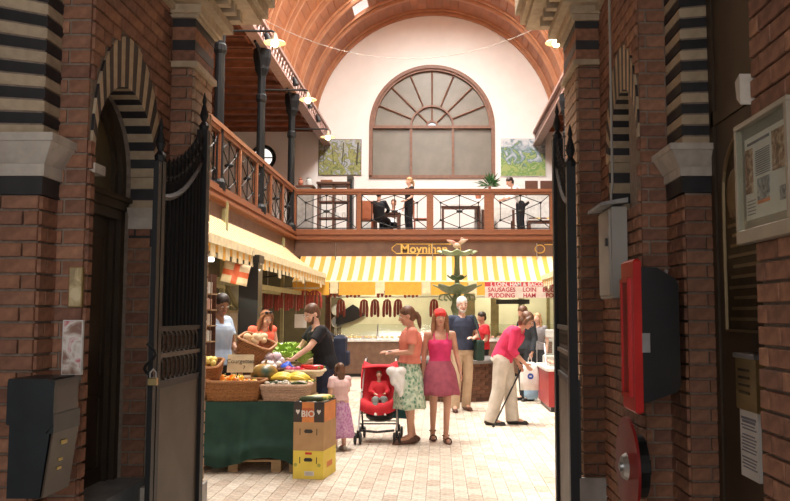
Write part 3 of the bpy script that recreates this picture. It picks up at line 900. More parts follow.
# ------------------------------------------------------------ paintings
def painting_mat(name, stops, scale, seed, extra):
    m, nt, b = nodemat(name)
    co = coords(nt, (1, 1, 1)); mp = co.node
    mp.inputs['Location'].default_value = (seed, seed, seed)
    n1 = N(nt, 'ShaderNodeTexNoise'); n1.inputs['Scale'].default_value = scale; n1.inputs['Detail'].default_value = 8; n1.inputs['Distortion'].default_value = 1.2
    nt.links.new(co, n1.inputs[0])
    tc = N(nt, 'ShaderNodeTexCoord'); sp = N(nt, 'ShaderNodeSeparateXYZ'); nt.links.new(tc.outputs['Object'], sp.inputs[0])
    ma = N(nt, 'ShaderNodeMath', operation='MULTIPLY_ADD'); ma.inputs[1].default_value = extra; nt.links.new(sp.outputs[2], ma.inputs[0]); nt.links.new(n1.outputs[0], ma.inputs[2])
    nt.links.new(ramp(nt, ma.outputs[0], stops), b.inputs['Base Color']); b.inputs['Roughness'].default_value = .6
    return m
M_P1 = painting_mat('forest_painting', [(.30, (.10, .14, .05)), (.42, (.35, .36, .12)), (.50, (.16, .17, .10)), (.56, (.45, .50, .62)), (.63, (.30, .30, .18)), (.8, (.55, .55, .42))], 4.5, 3, .12)
M_P2 = painting_mat('hill_painting', [(.26, (.35, .42, .14)), (.38, (.14, .30, .08)), (.46, (.40, .46, .20)), (.53, (.10, .22, .10)), (.60, (.25, .33, .40)), (.72, (.60, .63, .66))], 3.2, 9, .38)
for (x0, x1, y0, y1, m, lb, blobs) in ((319, 361, 140, 175, M_P1, 'forest stream painting hung left of the arched window', 0), (501, 545, 139, 176, M_P2, 'green hillside landscape painting hung right of the arched window', 1)):
    a, b_ = at(x0, y1, YE), at(x1, y0, YE)
    t = thing('painting', lb, 'painting', ((a.x + b_.x) / 2, YE, a.z))
    MB().box(a.x, b_.x, YE - .04, YE, a.z, b_.z).build('canvas', m, t)
    cx_, cz = (a.x + b_.x) / 2, (a.z + b_.z) / 2
    MB().box(a.x - .02, b_.x + .02, YE - .035, YE, a.z - .02, a.z).box(a.x - .02, b_.x + .02, YE - .035, YE, b_.z, b_.z + .02).box(a.x - .02, a.x, YE - .035, YE, a.z, b_.z).box(b_.x, b_.x + .02, YE - .035, YE, a.z, b_.z).build('edge_frame', M_WHITE if blobs else M_DARKWOOD, t)
    if not blobs:
        for k, (u, w_, h_) in enumerate(((.1, .008, .9), (.35, .01, .75), (.55, .016, .95), (.62, .008, .7), (.9, .03, .95))):
            x = a.x + (b_.x - a.x) * u
            MB().tube([(x, YE - .042, a.z + .35), (x + .05 * (-1) ** k, YE - .042, a.z + .2 + h_ * (b_.z - a.z - .25))], w_, 5).build('painted_tree', mat('painted_trunk', (.09, .08, .05), .7), t)

# ------------------------------------------------------------ gold sign lettering
tz = at(420, 249, YG - .03)
t = thing('shop_sign', 'gold gothic style lettering and scrolled border on the brown frieze', 'sign', (tz.x, YG - .03, tz.z))
a, b_ = at(392, 253.5, YG - .05), at(456, 244, YG - .05)
text('lettering', 'Moynihan', .33, M_GOLD, t, (at(424, 253, YG - .04).x, YG - .04, a.z + .02), bold=.006)
br = MB()
pp = [(a.x + .12, a.z), (a.x, a.z + .1), (a.x, b_.z - .1), (a.x + .12, b_.z), (b_.x, b_.z), (b_.x + .12, b_.z - .1), (b_.x + .12, a.z + .1), (b_.x, a.z)]
br.tube([(x, YG - .03, z) for x, z in pp], .014, 4, closed=True)
br.build('border', M_GOLD, t)
a2 = at(540, 249, YG - .04)
t = thing('shop_sign', 'gold scrolled border at the right end of the brown frieze', 'sign', (a2.x, YG - .03, a2.z))
MB().tube([(a2.x + .0 + .13 * math.cos(2 * PI * k / 16), YG - .03, a2.z + .11 * math.sin(2 * PI * k / 16)) for k in range(16)], .014, 4, closed=True).build('scroll', M_GOLD, t)
MB().tube([(a2.x + .12, YG - .03, a2.z + .12), (a2.x + .6, YG - .03, a2.z + .12)], .012, 4).build('border', M_GOLD, t)

# ------------------------------------------------------------ awnings
def awning_back():
    y0, z0, y1, z1 = YG - .05, 3.14, YG - 1.25, 2.42
    x0, x1 = -3.75, 3.3
    t = thing('awning', 'yellow and cream striped awning across the back stalls', 'awning', (0, y0, 2.1))
    mb = MB()
    nseg = 60
    for i in range(6):
        u0, u1 = i / 6, (i + 1) / 6
        s0, s1 = -.06 * math.sin(PI * u0), -.06 * math.sin(PI * u1)
        ya, yb = y0 + (y1 - y0) * u0, y0 + (y1 - y0) * u1; za, zb = z0 + (z1 - z0) * u0 + s0, z0 + (z1 - z0) * u1 + s1
        xa, xb = x0, x1
        mb.add([(xa, ya, za), (xb, ya, za), (xb, yb, zb), (xa, yb, zb), (xa, ya, za + .015), (xb, ya, za + .015), (xb, yb, zb + .015), (xa, yb, zb + .015)], [(0, 1, 2, 3), (4, 5, 6, 7), (0, 3, 7, 4), (1, 2, 6, 5)])
    cl = mb.build('canvas', M_AWN_X, t)
    MB().tube([(x0, y1, z1), (x1, y1, z1)], .03, 6).build('front_bar', M_CREAMCLOTH, t)
    # valance: yellow panels parted by pale gaps
    x = x0; k = 0
    while x < x1 - .05:
        w = .95 if k % 2 == 0 else .22
        xe = min(x + w, x1)
        MB().box(x + .01, xe - .01, y1 - .045, y1 - .03, z1 - (.34 if k % 2 == 0 else .30), z1 - .01).build('valance_flap', M_YELCLOTH if k % 2 == 0 else M_CREAMCLOTH, t)
        x = xe; k += 1
    for xx in (-2.6, -.8, 1.2, 3.0):
        MB().tube([(xx, y0, 2.3), (xx, y1 + .02, z1 - .02)], .018, 5).build('support_arm', M_IRON, t)
awning_back()
def awning_side(name, label, X0, X1, Z0, Z1, ya, yb, sx):
    t = thing('awning', label, 'awning', (X1, (ya + yb) / 2, Z1 - .3))
    mb = MB()
    for i in range(6):
        u0, u1 = i / 6, (i + 1) / 6
        s0, s1 = -.05 * math.sin(PI * u0), -.05 * math.sin(PI * u1)
        xa, xb = X0 + (X1 - X0) * u0, X0 + (X1 - X0) * u1; za, zb = Z0 + (Z1 - Z0) * u0 + s0, Z0 + (Z1 - Z0) * u1 + s1
        mb.add([(xa, ya, za), (xa, yb, za), (xb, yb, zb), (xb, ya, zb), (xa, ya, za + .015), (xa, yb, za + .015), (xb, yb, zb + .015), (xb, ya, zb + .015)], [(0, 1, 2, 3), (4, 5, 6, 7), (0, 3, 7, 4), (1, 2, 6, 5)])
    mb.build('canvas', M_AWN_Y, t)
    MB().box(min(X1, X1 + sx * .03), max(X1, X1 + sx * .03), ya, yb, Z1 - .05, Z1 + .07).build('front_board', M_CREAMCLOTH, t)
    y = ya; k = 0
    while y < yb - .05:
        w = .24 if k % 2 == 0 else .12
        h = .17 if k % 2 == 0 else .10
        if k % 7 == 3: h += .08
        ye = min(y + w, yb)
        MB().box(X1 - .006, X1 + .006, y + .008, ye - .008, Z1 - .05 - h, Z1 - .04).build('valance_flap', (M_CREAMCLOTH, M_YELCLOTH)[k % 2], t)
        y = ye; k += 1
    for yy in [ya + .4 + i * 3.2 for i in range(int((yb - ya) / 3.2) + 1)]:
        MB().tube([(X0, yy, 2.4), (X1 - sx * .03, yy, Z1 - .04)], .018, 5).build('support_arm', M_IRON, t)
awning_side('a', 'long cream and yellow striped awning over the left fruit stalls', XGL + .03, -2.92, 3.28, 2.55, 7.6, YG - 1.3, 1)
awning_side('b', 'striped awning over the right meat counter mostly behind the gate', XGR - .03, 2.6, 3.2, 2.5, 12.2, YG - 1.3, -1)

# ------------------------------------------------------------ iron gates
def gate(label, side, hinge, free, zfree, zhinge, hp=0.0):
    """leaf between two plan points; hinge is the far end"""
    H = Vector((*hinge, 0)); Fp = Vector((*free, 0)); L = (H - Fp).length; d = (H - Fp).normalized()
    t = thing('gate_leaf', label, 'gate', ((H + Fp) / 2))
    def P(u, z, o=0): return Fp + d * (u * L) + Vector((o, 0, z))
    M_IR = M_IRON
    # posts
    for nm, u, w, top in (('free_stile', 0, .026, zfree + .20), ('hinge_stile', 1, .035, zhinge + .18)):
        c = P(u, 0)
        m = MB().box(c.x - w, c.x + w, c.y - w, c.y + w, .04, top)
        o = m.build(nm, M_IR, t)
        MB().lathe([(.03, top), (.035, top + .03), (.015, top + .06), (.03, top + .10), (.018, top + .15), (.010, top + .18), (.016, top + .20), (.002, top + .26)], (c.x, c.y, 0), 8).build('finial', M_IR, o)
    # sheet and rails
    def slab(u0, u1, z0, z1, w, nm, m):
        a, b_ = P(u0, z0), P(u1, z0); n_ = Vector((-d.y, d.x, 0)) * w
        vs = [a + n_, a - n_, b_ - n_, b_ + n_]; vs += [v + Vector((0, 0, z1 - z0)) for v in vs]
        return MB().add(vs, [(0, 1, 2, 3), (4, 5, 6, 7), (0, 1, 5, 4), (1, 2, 6, 5), (2, 3, 7, 6), (3, 0, 4, 7)]).build(nm, m, t)
    slab(.03, .97, .24, 1.19, .012, 'sheet_panel', M_SHEET)
    slab(.03, .97, .08, .24, .025, 'bottom_rail', M_SHEET)
    slab(.03, .97, 1.18, 1.22, .02, 'lock_rail', M_IR); slab(.03, .97, 1.35, 1.375, .02, 'lattice_rail', M_SHEET); slab(.03, .97, 1.50, 1.53, .02, 'lattice_rail', M_IR)
    # two rows of looped lattice
    for z0, z1 in ((1.22, 1.35), (1.375, 1.50)):
        n = 9
        for k in range(n):
            u = .06 + .88 * (k + .5) / n; w = .88 / n * .55
            MB().tube([P(u + w * math.cos(2 * PI * i / 10), (z0 + z1) / 2 + (z1 - z0) / 2 * math.sin(2 * PI * i / 10)) for i in range(10)], .008, 4, closed=True).build('lattice_loop', M_SHEET, t)
    # sweep and bars
    def sweep(u): return zfree + (zhinge - zfree) * (u ** 1.9)
    pts = [P(i / 16, sweep(i / 16)) for i in range(17)]
    MB().tube(pts, (.022), 6).build('swept_top_rail', M_IRONP, t)
    n = 10
    for k in range(n):
        u = .06 + .88 * (k + .5) / n
        b_ = MB().tube([P(u, 1.52), P(u, sweep(u) + .0)], .0125, 6).build('bar', M_IR, t)
        zt = sweep(u)
        MB().tube([P(u, zt), P(u, zt + .10), P(u, zt + .12), P(u, zt + .15), P(u, zt + .19), P(u, zt + .23)], [.010, .010, .022, .012, .02, .002], 6).build('spear', M_IR, b_)
        uu = u + .44 / n
        if uu < .97:
            zz = sweep(uu)
            MB().tube([P(uu + .02 * math.cos(a), zz + .05 + .04 * math.sin(a)) for a in [2 * PI * i / 8 for i in range(8)]], .007, 4, closed=True).build('scroll', M_IR, b_)
    # ring bands low on the bars
    return t
g1 = gate('tall black iron gate leaf folded against the left brick wall', 1, (-1.60, 5.34), (-1.60, 4.52), 2.27, 2.66)
gate('tall black iron gate leaf seen almost edge on at the right', -1, (.835, 5.62), (.775, 4.70), 2.27, 2.66)
# closed outer stile post beside left leaf and padlock
p = at(154.5, 300, 4.42)
t = thing('gate_post', 'slim black iron post with chain hooks beside the left gate leaf', 'post', (p.x - .0, 4.42, 0))
MB().box(p.x - .018, p.x + .010, 4.40, 4.45, 0, 2.45).build('shaft', M_IRON, t)
MB().tube([(p.x + .03 * math.cos(k * .8), 4.38 + .02 * math.sin(k * .8), 1.22 + k * .02) for k in range(12)], .008, 5).build('chain', M_IRON, t)
c = at(153, 380, 4.37)
t = thing('padlock', 'brass padlock hanging on the left gate', 'padlock', (c.x, c.y, c.z - .03))
MB().bevbox(c.x - .024, c.x + .024, c.y - .012, c.y + .012, c.z - .03, c.z + .012, .004).build('lock_body', M_BRASS, t)
MB().tube([(c.x - .016, c.y, c.z + .01), (c.x - .016, c.y, c.z + .04), (c.x, c.y, c.z + .058), (c.x + .016, c.y, c.z + .04), (c.x + .016, c.y, c.z + .01)], .005, 6).build('shackle', M_STEEL, t)
# lock box on the right leaf
a = at(571, 478, 4.75); b_ = at(580, 380, 4.75)
t = thing('bolt_box', 'black steel bolt box low beside the right gate leaf', 'bolt', ((a.x + b_.x) / 2, 4.78, a.z))
MB().box(a.x, b_.x, 4.74, 4.84, a.z, b_.z).build('casing', M_BLACK, t)
MB().tube([((a.x + b_.x) / 2, 4.79, 0), ((a.x + b_.x) / 2, 4.79, a.z)], .012, 6).build('drop_rod', M_STEEL, t)

# ------------------------------------------------------------ things on the passage walls
# litter bin
x0, x1 = at(8, 440, 3.6).x, at(54, 400, 3.6).x
zt, zb = at(30, 379, 3.6).z, at(30, 499, 3.6).z
t = thing('litter_bin', 'dark plastic litter bin with hooded opening fixed to the left brick pier', 'bin', ((x0 + x1) / 2, 3.72, zb))
yb = 3.86
MB().prism([(x0, zb), (x0 + .145, zb), (x1 - .012, zt - .20), (x0, zt - .20)], 1, 3.605, yb).build('bin_body', M_BIN, t)
hood = MB()
hood.prism([(x0 - .01, zt - .20), (x1 - .03, zt - .24), (x1, zt - .20), (x1 + .002, zt - .03), (x1 - .03, zt), (x0 - .01, zt - .01)], 1, 3.595, 3.625)
hood.prism([(x0 - .01, zt - .012), (x1 - .03, zt - .012), (x1 - .03, zt), (x0 - .01, zt)], 1, 3.6, yb).box(x1 - .02, x1 + .002, 3.60, yb, zt - .035, zt - .008).box(x1 - .02, x1 + .002, 3.6, yb, zt - .24, zt - .155)
hood.build('hood', M_BIN, t)
MB().box(x1 - .03, x1 - .001, 3.62, yb - .02, zt - .155, zt - .035).build('opening', M_BLACK, t)  # solid black plate painting in the dark inside the hood
pl = MB(); vs = [(x1 - .010, 3.61, zt - .24), (x1 - .010, yb, zt - .24), (x0 + .15, yb, zb), (x0 + .15, 3.61, zb), (x1 - .002, 3.61, zt - .24), (x1 - .002, yb, zt - .24), (x0 + .158, yb, zb), (x0 + .158, 3.61, zb)]
pl.add(vs, [(0, 1, 2, 3), (4, 5, 6, 7), (0, 1, 5, 4), (1, 2, 6, 5), (2, 3, 7, 6), (3, 0, 4, 7)]).build('front_panel', mat('bin_front', (.075, .048, .03), .45), t)
a_ = math.atan2((x1 - .01) - (x0 + .15), (zt - .24) - zb)
for i, (u, s_) in enumerate(((.78, .05), (.52, .032), (.38, .032))):
    zz = zb + (zt - .24 - zb) * u; xx = x0 + .15 + ((x1 - .01) - (x0 + .15)) * u + .012
    MB().box(xx - .002, xx + .004, 3.70, 3.70 + s_, zz, zz + s_ * .35).build('printed_mark', mat('bin_print', (.65, .45, .12), .5), t)
# two shiny pictures on the left pilaster
def photo_mat(name, stops, sc, seed):
    return painting_mat(name, stops, sc, seed, 0.0)
for (xa, xb, ya, yb_, m, lb) in ((68, 83, 307, 267, photo_mat('gold_picture', [(.35, (.28, .20, .12)), (.5, (.55, .42, .22)), (.65, (.75, .62, .38))], 9, 2), 'small golden picture plate above the glossy poster on the left wall'),
                                  (61, 83, 375, 320, photo_mat('glossy_poster', [(.36, (.30, .17, .13)), (.46, (.62, .50, .42)), (.54, (.85, .80, .75)), (.64, (.60, .10, .12))], 8, 5), 'glossy poster with white and red patches above the litter bin')):
    a, b_ = at(xa, ya, YBL - .03), at(xb, yb_, YBL - .03)
    t = thing('wall_picture', lb, 'picture', ((a.x + b_.x) / 2, YBL - .02, a.z))
    MB().box(a.x, b_.x, YBL - .03, YBL - .012, a.z, b_.z).build('backing', M_BRASS if xa == 68 else M_WHITE, t)
    MB().box(a.x + .005, b_.x - .005, YBL - .033, YBL - .03, a.z + .005, b_.z - .005).build('print', m, t)

# red cabinet on the right pier
X0 = 1.045
t = thing('red_cabinet', 'bright red wall cabinet with a black back fixed to the right pier', 'cabinet', (1.16, 4.4, 1.06))
zt, zb = onX(641, 258, X0).z, onX(641, 414, X0).z
y0, y1 = 4.20, 4.48
fr = MB().bevbox(X0 - .03, X0 + .012, y0, y1, zb, zt, .012)
fr.build('red_door', M_RED, t)
MB().box(X0 - .04, X0 - .03, y0 + .07, y1 - .07, zb + .10, zt - .12).build('door_recess', mat('dark_red', (.30, .012, .01), .4), t)
for (u0, u1, za, zb2) in ((y0 + .06, y1 - .06, zt - .12, zt - .10), (y0 + .06, y1 - .06, zb + .08, zb + .10)):
    MB().box(X0 - .05, X0 - .028, u0, u1, za, zb2).build('door_moulding', M_RED, t)
for yy in (y0 + .05, y1 - .07):
    MB().box(X0 - .05, X0 - .028, yy, yy + .02, zb + .08, zt - .10).build('door_moulding', M_RED, t)
x1 = at(680, 300, y0).x
cs = [(X0 + .012, zb + .05), (x1 - .02, zb + .11), (x1, zb + .14), (x1, zt - .13), (x1 - .02, zt - .10), (X0 + .10, zt - .045), (X0 + .012, zt - .04)]
MB().prism(cs, 1, y0 + .02, 4.66).build('black_case', M_BLACK, t)
MB().box(X0 + .01, X0 + .05, y0 - .008, y0 + .01, 1.40, 1.50).build('latch', M_STEEL, t)
MB().tube([(x1 - .06, y0 + .06, zt - .09), (x1 - .05, y0 + .06, zt - .055)], .012, 6).build('valve', M_STEEL, t)
MB().box(1.1, 1.25, 4.66, YBR - .01, zb + .2, zt - .2).build('wall_mount', M_BLACK, t)
# lower red hydrant board
a = onX(636, 418, 1.04)
t = thing('hose_reel', 'round dark red fire hose reel with a silver hub below the red cabinet', 'hose reel', (1.06, 4.50, .45))
MB().tube([(1.03, 4.5, .76), (1.045, 4.5, .76)], .27, 40).build('drum_plate', mat('deep_red', (.28, .012, .010), .4), t)
MB().tube([(1.045, 4.5, .76), (1.12, 4.5, .76)], .17, 24).build('hose_coil', M_BLACK, t)
c = Vector((1.03, 4.5, .76))
MB().tube([(1.03, c.y, c.z), (1.005, c.y, c.z)], [.075, .06], 18).build('disc', M_STEEL, t)
MB().tube([(1.005, c.y, c.z), (.99, c.y, c.z)], .022, 10).build('knob', M_STEEL, t)
MB().box(1.12, 1.16, 4.47, YBR - .012, .72, .80).build('wall_mount', M_BLACK, t)

# grey electrical cabinet on the right wall
xa = at(612, 250, 5.0).x
zt, zb = at(612, 206, 5.0).z, at(612, 298, 5.0).z
t = thing('electric_cabinet', 'tall beige steel electrical cabinet high on the right wall', 'cabinet', (1.12, 5.2, zb))
MB().bevbox(xa, WR - .014, 5.0, 5.38, zb, zt, .008).build('casing', M_GREYBOX, t)
MB().bevbox(xa - .012, xa, 5.03, 5.35, zb + .02, zt - .02, .004).build('door', M_GREYBOX, t)
MB().prism([(xa - .07, zt + .0), (WR - .014, zt + .02), (WR - .014, zt + .05), (xa - .07, zt + .02)], 1, 4.96, 5.42).build('rain_cover', M_GREYSTONE, t)
MB().box(xa - .028, xa - .012, 5.06, 5.09, zb + .33, zb + .38).build('door_lock', M_BLACK, t)
for yy in (5.33,): MB().tube([(1.15, yy, zt + .03), (1.15, yy, zt + .12), (1.16, yy, zt + .2), (1.16, yy, 3.8)], .009, 5).build('conduit', M_GREYBOX, t)

# framed notice on the near right wall
XNf = XN - .012
a, b_ = onX(748, 245, XNf - .02), onX(788, 99, XNf - .02)
ya, yb = onX(800, 200, XNf).y - .02, onX(747, 200, XNf).y
zb, zt = onX(748, 245, XNf).z, onX(747, 126, XNf).z
M_FRAMEW = mat('notice_frame', (.36, .31, .24), .4, c2=(.30, .26, .2))
t = thing('notice_board', 'framed glazed notice with printed pictures on the near right wall', 'notice', (XNf, (ya + yb) / 2, zb))
fx0, fx1 = XNf - .045, XNf
for (u0, u1, v0, v1) in ((ya, yb, zb, zb + .05), (ya, yb, zt - .02, zt), (yb - .02, yb, zb + .05, zt - .02), (ya, ya + .02, zb + .05, zt - .02)):
    MB().bevbox(fx0, fx1, u0, u1, v0, v1, .003).build('frame', M_FRAMEW, t)
MB().box(fx1 - .02, fx1 - .012, ya + .02, yb - .02, zb + .05, zt - .02).build('backing', mat('notice_backing', (.27, .26, .24), .6), t)
pgy0, pgy1, pgz0, pgz1 = ya + .035, yb - .055, zb + .085, zt - .065
pg = MB().box(fx1 - .024, fx1 - .0205, pgy0, pgy1, pgz0, pgz1).build('poster', M_PAPER, t)
def on_pg(u0, u1, v0, v1, m, nm='printed_picture'):
    # u from the viewer's left (far, large y) to right
    MB().box(fx1 - .027, fx1 - .0245, pgy1 - (pgy1 - pgy0) * u1, pgy1 - (pgy1 - pgy0) * u0, pgz0 + (pgz1 - pgz0) * v0, pgz0 + (pgz1 - pgz0) * v1).build(nm, m, pg)
M_PH1 = photo_mat('print_photo_brown', [(.35, (.12, .08, .07)), (.5, (.35, .2, .13)), (.65, (.6, .45, .35))], 26, 4)
M_PH2 = photo_mat('print_photo_grey', [(.35, (.12, .13, .15)), (.5, (.3, .3, .33)), (.65, (.5, .5, .5))], 26, 6)
M_INK = mat('grey_ink', (.22, .22, .26), .7)
on_pg(.02, .20, .32, .86, M_PH1); on_pg(.66, .95, .48, .93, M_PH1); on_pg(.30, .58, .20, .46, M_PH2); on_pg(.30, .58, .16, .20, mat('print_orange', (.72, .25, .12), .6)); on_pg(.80, .95, .12, .28, M_PH2)
for k in range(12): on_pg(.27, .60, .50 + k * .026, .508 + k * .026, M_INK, 'print_line')
for k in range(5): on_pg(.05, .24, .06 + k * .04, .07 + k * .04, M_INK, 'print_line')
on_pg(.08, .60, .90, .93, M_INK, 'print_line')
MB().box(fx0 + .004, fx0 + .008, ya + .02, yb - .02, zb + .05, zt - .02).build('glazing', M_GLASS, t)
# bronze memorial plaque with an arched top, in the recess
XP = XR - .012
y0, y1 = onX(757, 250, XP).y - .25, onX(729, 250, XP).y
y0 = y1 - .52
zb, zt = onX(745, 331, XP).z, onX(733, 140, XP).z
t = thing('bronze_plaque', 'dark bronze memorial plaque with an arched top in the recess', 'plaque', (XP, (y0 + y1) / 2, zb))
cy = (y0 + y1) / 2; hr = (y1 - y0) / 2
MB().prism([(y0, zb), (y1, zb), (y1, zt - hr)] + arch_pts(cy, hr, hr, zt - hr, 14)[1:-1] + [(y0, zt - hr)], 0, XP - .015, XP + .012).build('plate', M_BRONZE, t)
bp = [(XP - .02, y1, zb), (XP - .02, y1, zt - hr)] + [(XP - .02, y, z) for y, z in arch_pts(cy, hr, hr, zt - hr, 14)[1:-1]] + [(XP - .02, y0, zt - hr), (XP - .02, y0, zb)]
MB().tube(bp, .012, 5, closed=True).build('border', mat('bronze_light', (.20, .14, .07), .4, .6), t)
for k in range(13):
    zz = zb + .05 + k * .052
    MB().box(XP - .022, XP - .014, y0 + .05, y1 - .05 - .06 * ((k * 7) % 3) / 2, zz, zz + .016).build('raised_line', MATS['bronze_light'], t)
MB().ball((XP - .02, cy + .1, zt - hr * 1.1), (.03, .09, .13), 10, 7).build('relief_figure', MATS['bronze_light'], t)
# brass box and paper sheet in the recess
a = onX(735, 353, XP - .06); b_ = onX(757, 405, XP - .06)
t = thing('brass_box', 'polished brass letter box on the dark door of the right recess', 'box', (XP - .03, (a.y + b_.y) / 2, b_.z))
MB().bevbox(XP - .06, XP + .012, b_.y, a.y, onX(737, 408, XP - .06).z, a.z, .006).build('box_body', M_BRASS, t)
MB().bevbox(XP - .07, XP + .012, b_.y - .006, a.y + .006, a.z - .02, a.z + .004, .004).build('lid', M_STEEL, t)
for k in range(4): MB().box(XP - .064, XP - .059, b_.y + .08, a.y - .04, a.z - .08 - k * .035, a.z - .068 - k * .035).build('engraving', M_BRONZE, t)
a = onX(740, 405, XP - .002); c = onX(760, 478, XP - .002)
t = thing('paper_notice', 'white printed paper notice below the brass box', 'notice', (XP, (a.y + c.y) / 2, c.z))
zc = onX(740, 473, XP).z
MB().box(XP - .004, XP + .012, c.y, a.y, zc, a.z - .012).build('sheet', M_PAPER, t)
for k in range(16):
    zz = a.z - .06 - k * (a.z - zc - .09) / 16
    if k in (4, 11): continue
    MB().box(XP - .006, XP - .0035, c.y + .02 + .01 * (k % 3), a.y - .02 - .012 * (k % 2), zz, zz + (.012 if k < 2 else .006)).build('print_line', M_INK, t)

# ------------------------------------------------------------ people
def cloth(name, c, c2=None, scale=10, rough=.85):
    return mat(name, c, rough, c2=c2, scale=scale)
M_HAIRD = mat('dark_hair', (.035, .02, .014), .5, c2=(.02, .012, .008), scale=60, stretch=(1, 1, .15))
M_HAIRB = mat('brown_hair', (.16, .07, .035), .5, c2=(.09, .04, .02), scale=60, stretch=(1, 1, .15))
M_HAIRL = mat('blonde_hair', (.50, .30, .14), .5, c2=(.36, .2, .09), scale=60, stretch=(1, 1, .15))
M_HAIRW = mat('white_hair', (.75, .73, .70), .6, c2=(.62, .6, .58), scale=60)
BASE = dict(pelvis=(0, 0, .93), waist=(0, 0, 1.07), chest=(0, .01, 1.26), neck=(0, .02, 1.43), head=(0, -.01, 1.585),
            sl=(.165, .01, 1.375), el=(.215, .03, 1.11), wl=(.23, -.05, .87), hl=(.23, -.075, .79),
            sr=(-.165, .01, 1.375), er=(-.215, .03, 1.11), wr=(-.23, -.05, .87), hr=(-.23, -.075, .79),
            tl=(.085, 0, .90), kl=(.09, -.015, .49), al=(.09, .03, .085), fl=(.10, -.13, .03),
            tr=(-.085, 0, .90), kr=(-.09, -.015, .49), ar=(-.09, .03, .085), fr=(-.10, -.13, .03))
def person(label, loc, rz, h, pose, skin, parts, vox=.010, build_=1.0, face=True, lookz=0, nod=0, shoes=None, group=None):
    """parts: list of (kind, material, options). Returns the Empty."""
    s = h / 1.7
    J = {k: Vector(v) for k, v in BASE.items()}
    for k, v in pose.items(): J[k] = Vector(v)
    J = {k: v * s for k, v in J.items()}
    t = thing('person', label, 'person', loc, group, rz)
    def r(x): return x * s * build_
    up = (J['neck'] - J['pelvis']).normalized()
    side = (J['sl'] - J['sr']); side = side.normalized() if side.length > .05 else Vector((1, 0, 0))
    hside = (J['tl'] - J['tr']).normalized()
    def torso(mb, inf=0.0, z0='pelvis', top=True, hipx=1.0):
        pts = [J['pelvis'] - up * .07 * s, J['pelvis'], J['pelvis'].lerp(J['waist'], .5), J['waist'], J['waist'].lerp(J['chest'], .5), J['chest'], J['chest'].lerp(J['neck'], .55), J['neck'] - up * .035 * s]
        rr = [(.13, .10), (.158 * hipx, .108), (.145, .098), (.125, .088), (.138, .098), (.152, .108), (.135, .088), (.06, .06)]
        mb.tube(pts, [(r(a) + inf, r(b_) + inf) for a, b_ in rr], 16, side=side)
    def limb(mb, keys, rad, inf=0):
        for (a, b_), (ra, rb) in zip(zip(keys, keys[1:]), zip(rad, rad[1:])):
            mb.capsule(J[a], J[b_], r(ra) + inf, r(rb) + inf, 10)
    # ---- body: one continuous surface
    mb = MB(); torso(mb)
    for q in 'lr':
        sh = J['s' + q]
        mb.capsule(J['neck'].lerp(J['chest'], .35), sh, r(.055), r(.050))
        limb(mb, ('s' + q, 'e' + q, 'w' + q), (.048, .036, .025))
        limb(mb, ('t' + q, 'k' + q, 'a' + q), (.080, .052, .034))
        # calf
        k, a = J['k' + q], J['a' + q]; back = Vector((0, .018 * s, 0))
        mb.capsule(k.lerp(a, .15) + back, k.lerp(a, .45) + back, r(.045), r(.038))
        # foot
        f = J['f' + q]; hd = (f - Vector((a.x, a.y, f.z))); hd = hd.normalized() if hd.length > .01 else Vector((0, -1, 0))
        heel = Vector((a.x, a.y, f.z)) - hd * .035 * s
        mb.capsule(a, heel + Vector((0, 0, .01 * s)), r(.034), r(.034)); mb.capsule(a, f, r(.034), r(.028), flat=1.0)
        # hand: palm and five fingers
        w, hh = J['w' + q], J['h' + q]; d = (hh - w); d = d.normalized() if d.length > .005 else Vector((0, 0, -1))
        inner = Vector((-1 if q == 'l' else 1, 0, 0)); fwd = Vector((0, -1, 0))
        ac = fwd - d * fwd.dot(d)
        if ac.length < .2: ac = Vector((0, 0, 1)) - d * d.z
        ac.normalize(); nrm = d.cross(ac)
        if nrm.dot(inner) < 0: nrm = -nrm
        mb.capsule(w, w + d * .075 * s, .022 * s, .030 * s, 8, side=ac, flat=.55)
        for i, L in enumerate((.062, .07, .066, .052)):
            b0 = w + d * .085 * s + ac * (.024 - .016 * i) * s
            m1 = b0 + (d + nrm * .25).normalized() * L * .5 * s; m2 = m1 + (d * .8 + nrm * .7).normalized() * L * .5 * s
            mb.tube([b0 - d * .015 * s, b0, m1, m2], [.0095 * s, .0095 * s, .009 * s, .006 * s], 6)
        b0 = w + d * .03 * s + ac * .024 * s; m1 = b0 + (d * .7 + ac * .7 + nrm * .3).normalized() * .035 * s
        mb.tube([b0 - ac * .015 * s, b0, m1, m1 + (d + nrm * .4).normalized() * .028 * s], [.012 * s, .012 * s, .010 * s, .007 * s], 6)
    # neck and head
    hc = J['head']
    HM = Matrix.Rotation(lookz, 3, 'Z') @ Matrix.Rotation(nod, 3, 'X')
    def hp(x, y, z): return hc + HM @ (Vector((x, y, z)) * s)
    mb.capsule(J['neck'] - up * .03 * s, hp(0, .02, -.05), .052 * s, .050 * s, 10)
    HM4 = HM.to_4x4()
    mb.ball(hp(0, .015, .022), (.073 * s, .092 * s, .088 * s), 16, 12, mtx=HM4)
    mb.ball(hp(0, -.018, -.035), (.056 * s, .066 * s, .075 * s), 14, 10, mtx=HM4)
    mb.ball(hp(0, -.055, -.088), (.026 * s, .026 * s, .022 * s), 10, 7, mtx=HM4)
    mb.capsule(hp(0, -.078, .02), hp(0, -.098, -.022), .010 * s, .016 * s, 8)
    for q in (-1, 1):
        mb.ball(hp(q * .074, .012, -.01), (.012 * s, .022 * s, .032 * s), 8, 6, mtx=HM4)
        mb.ball(hp(q * .035, -.055, -.025), (.024 * s, .024 * s, .022 * s), 8, 6, mtx=HM4)
    bo = remesh(mb.build('body', skin, t, rel=True, smooth=True), vox * .9 * (1 if vox < .012 else 1.1), 3)
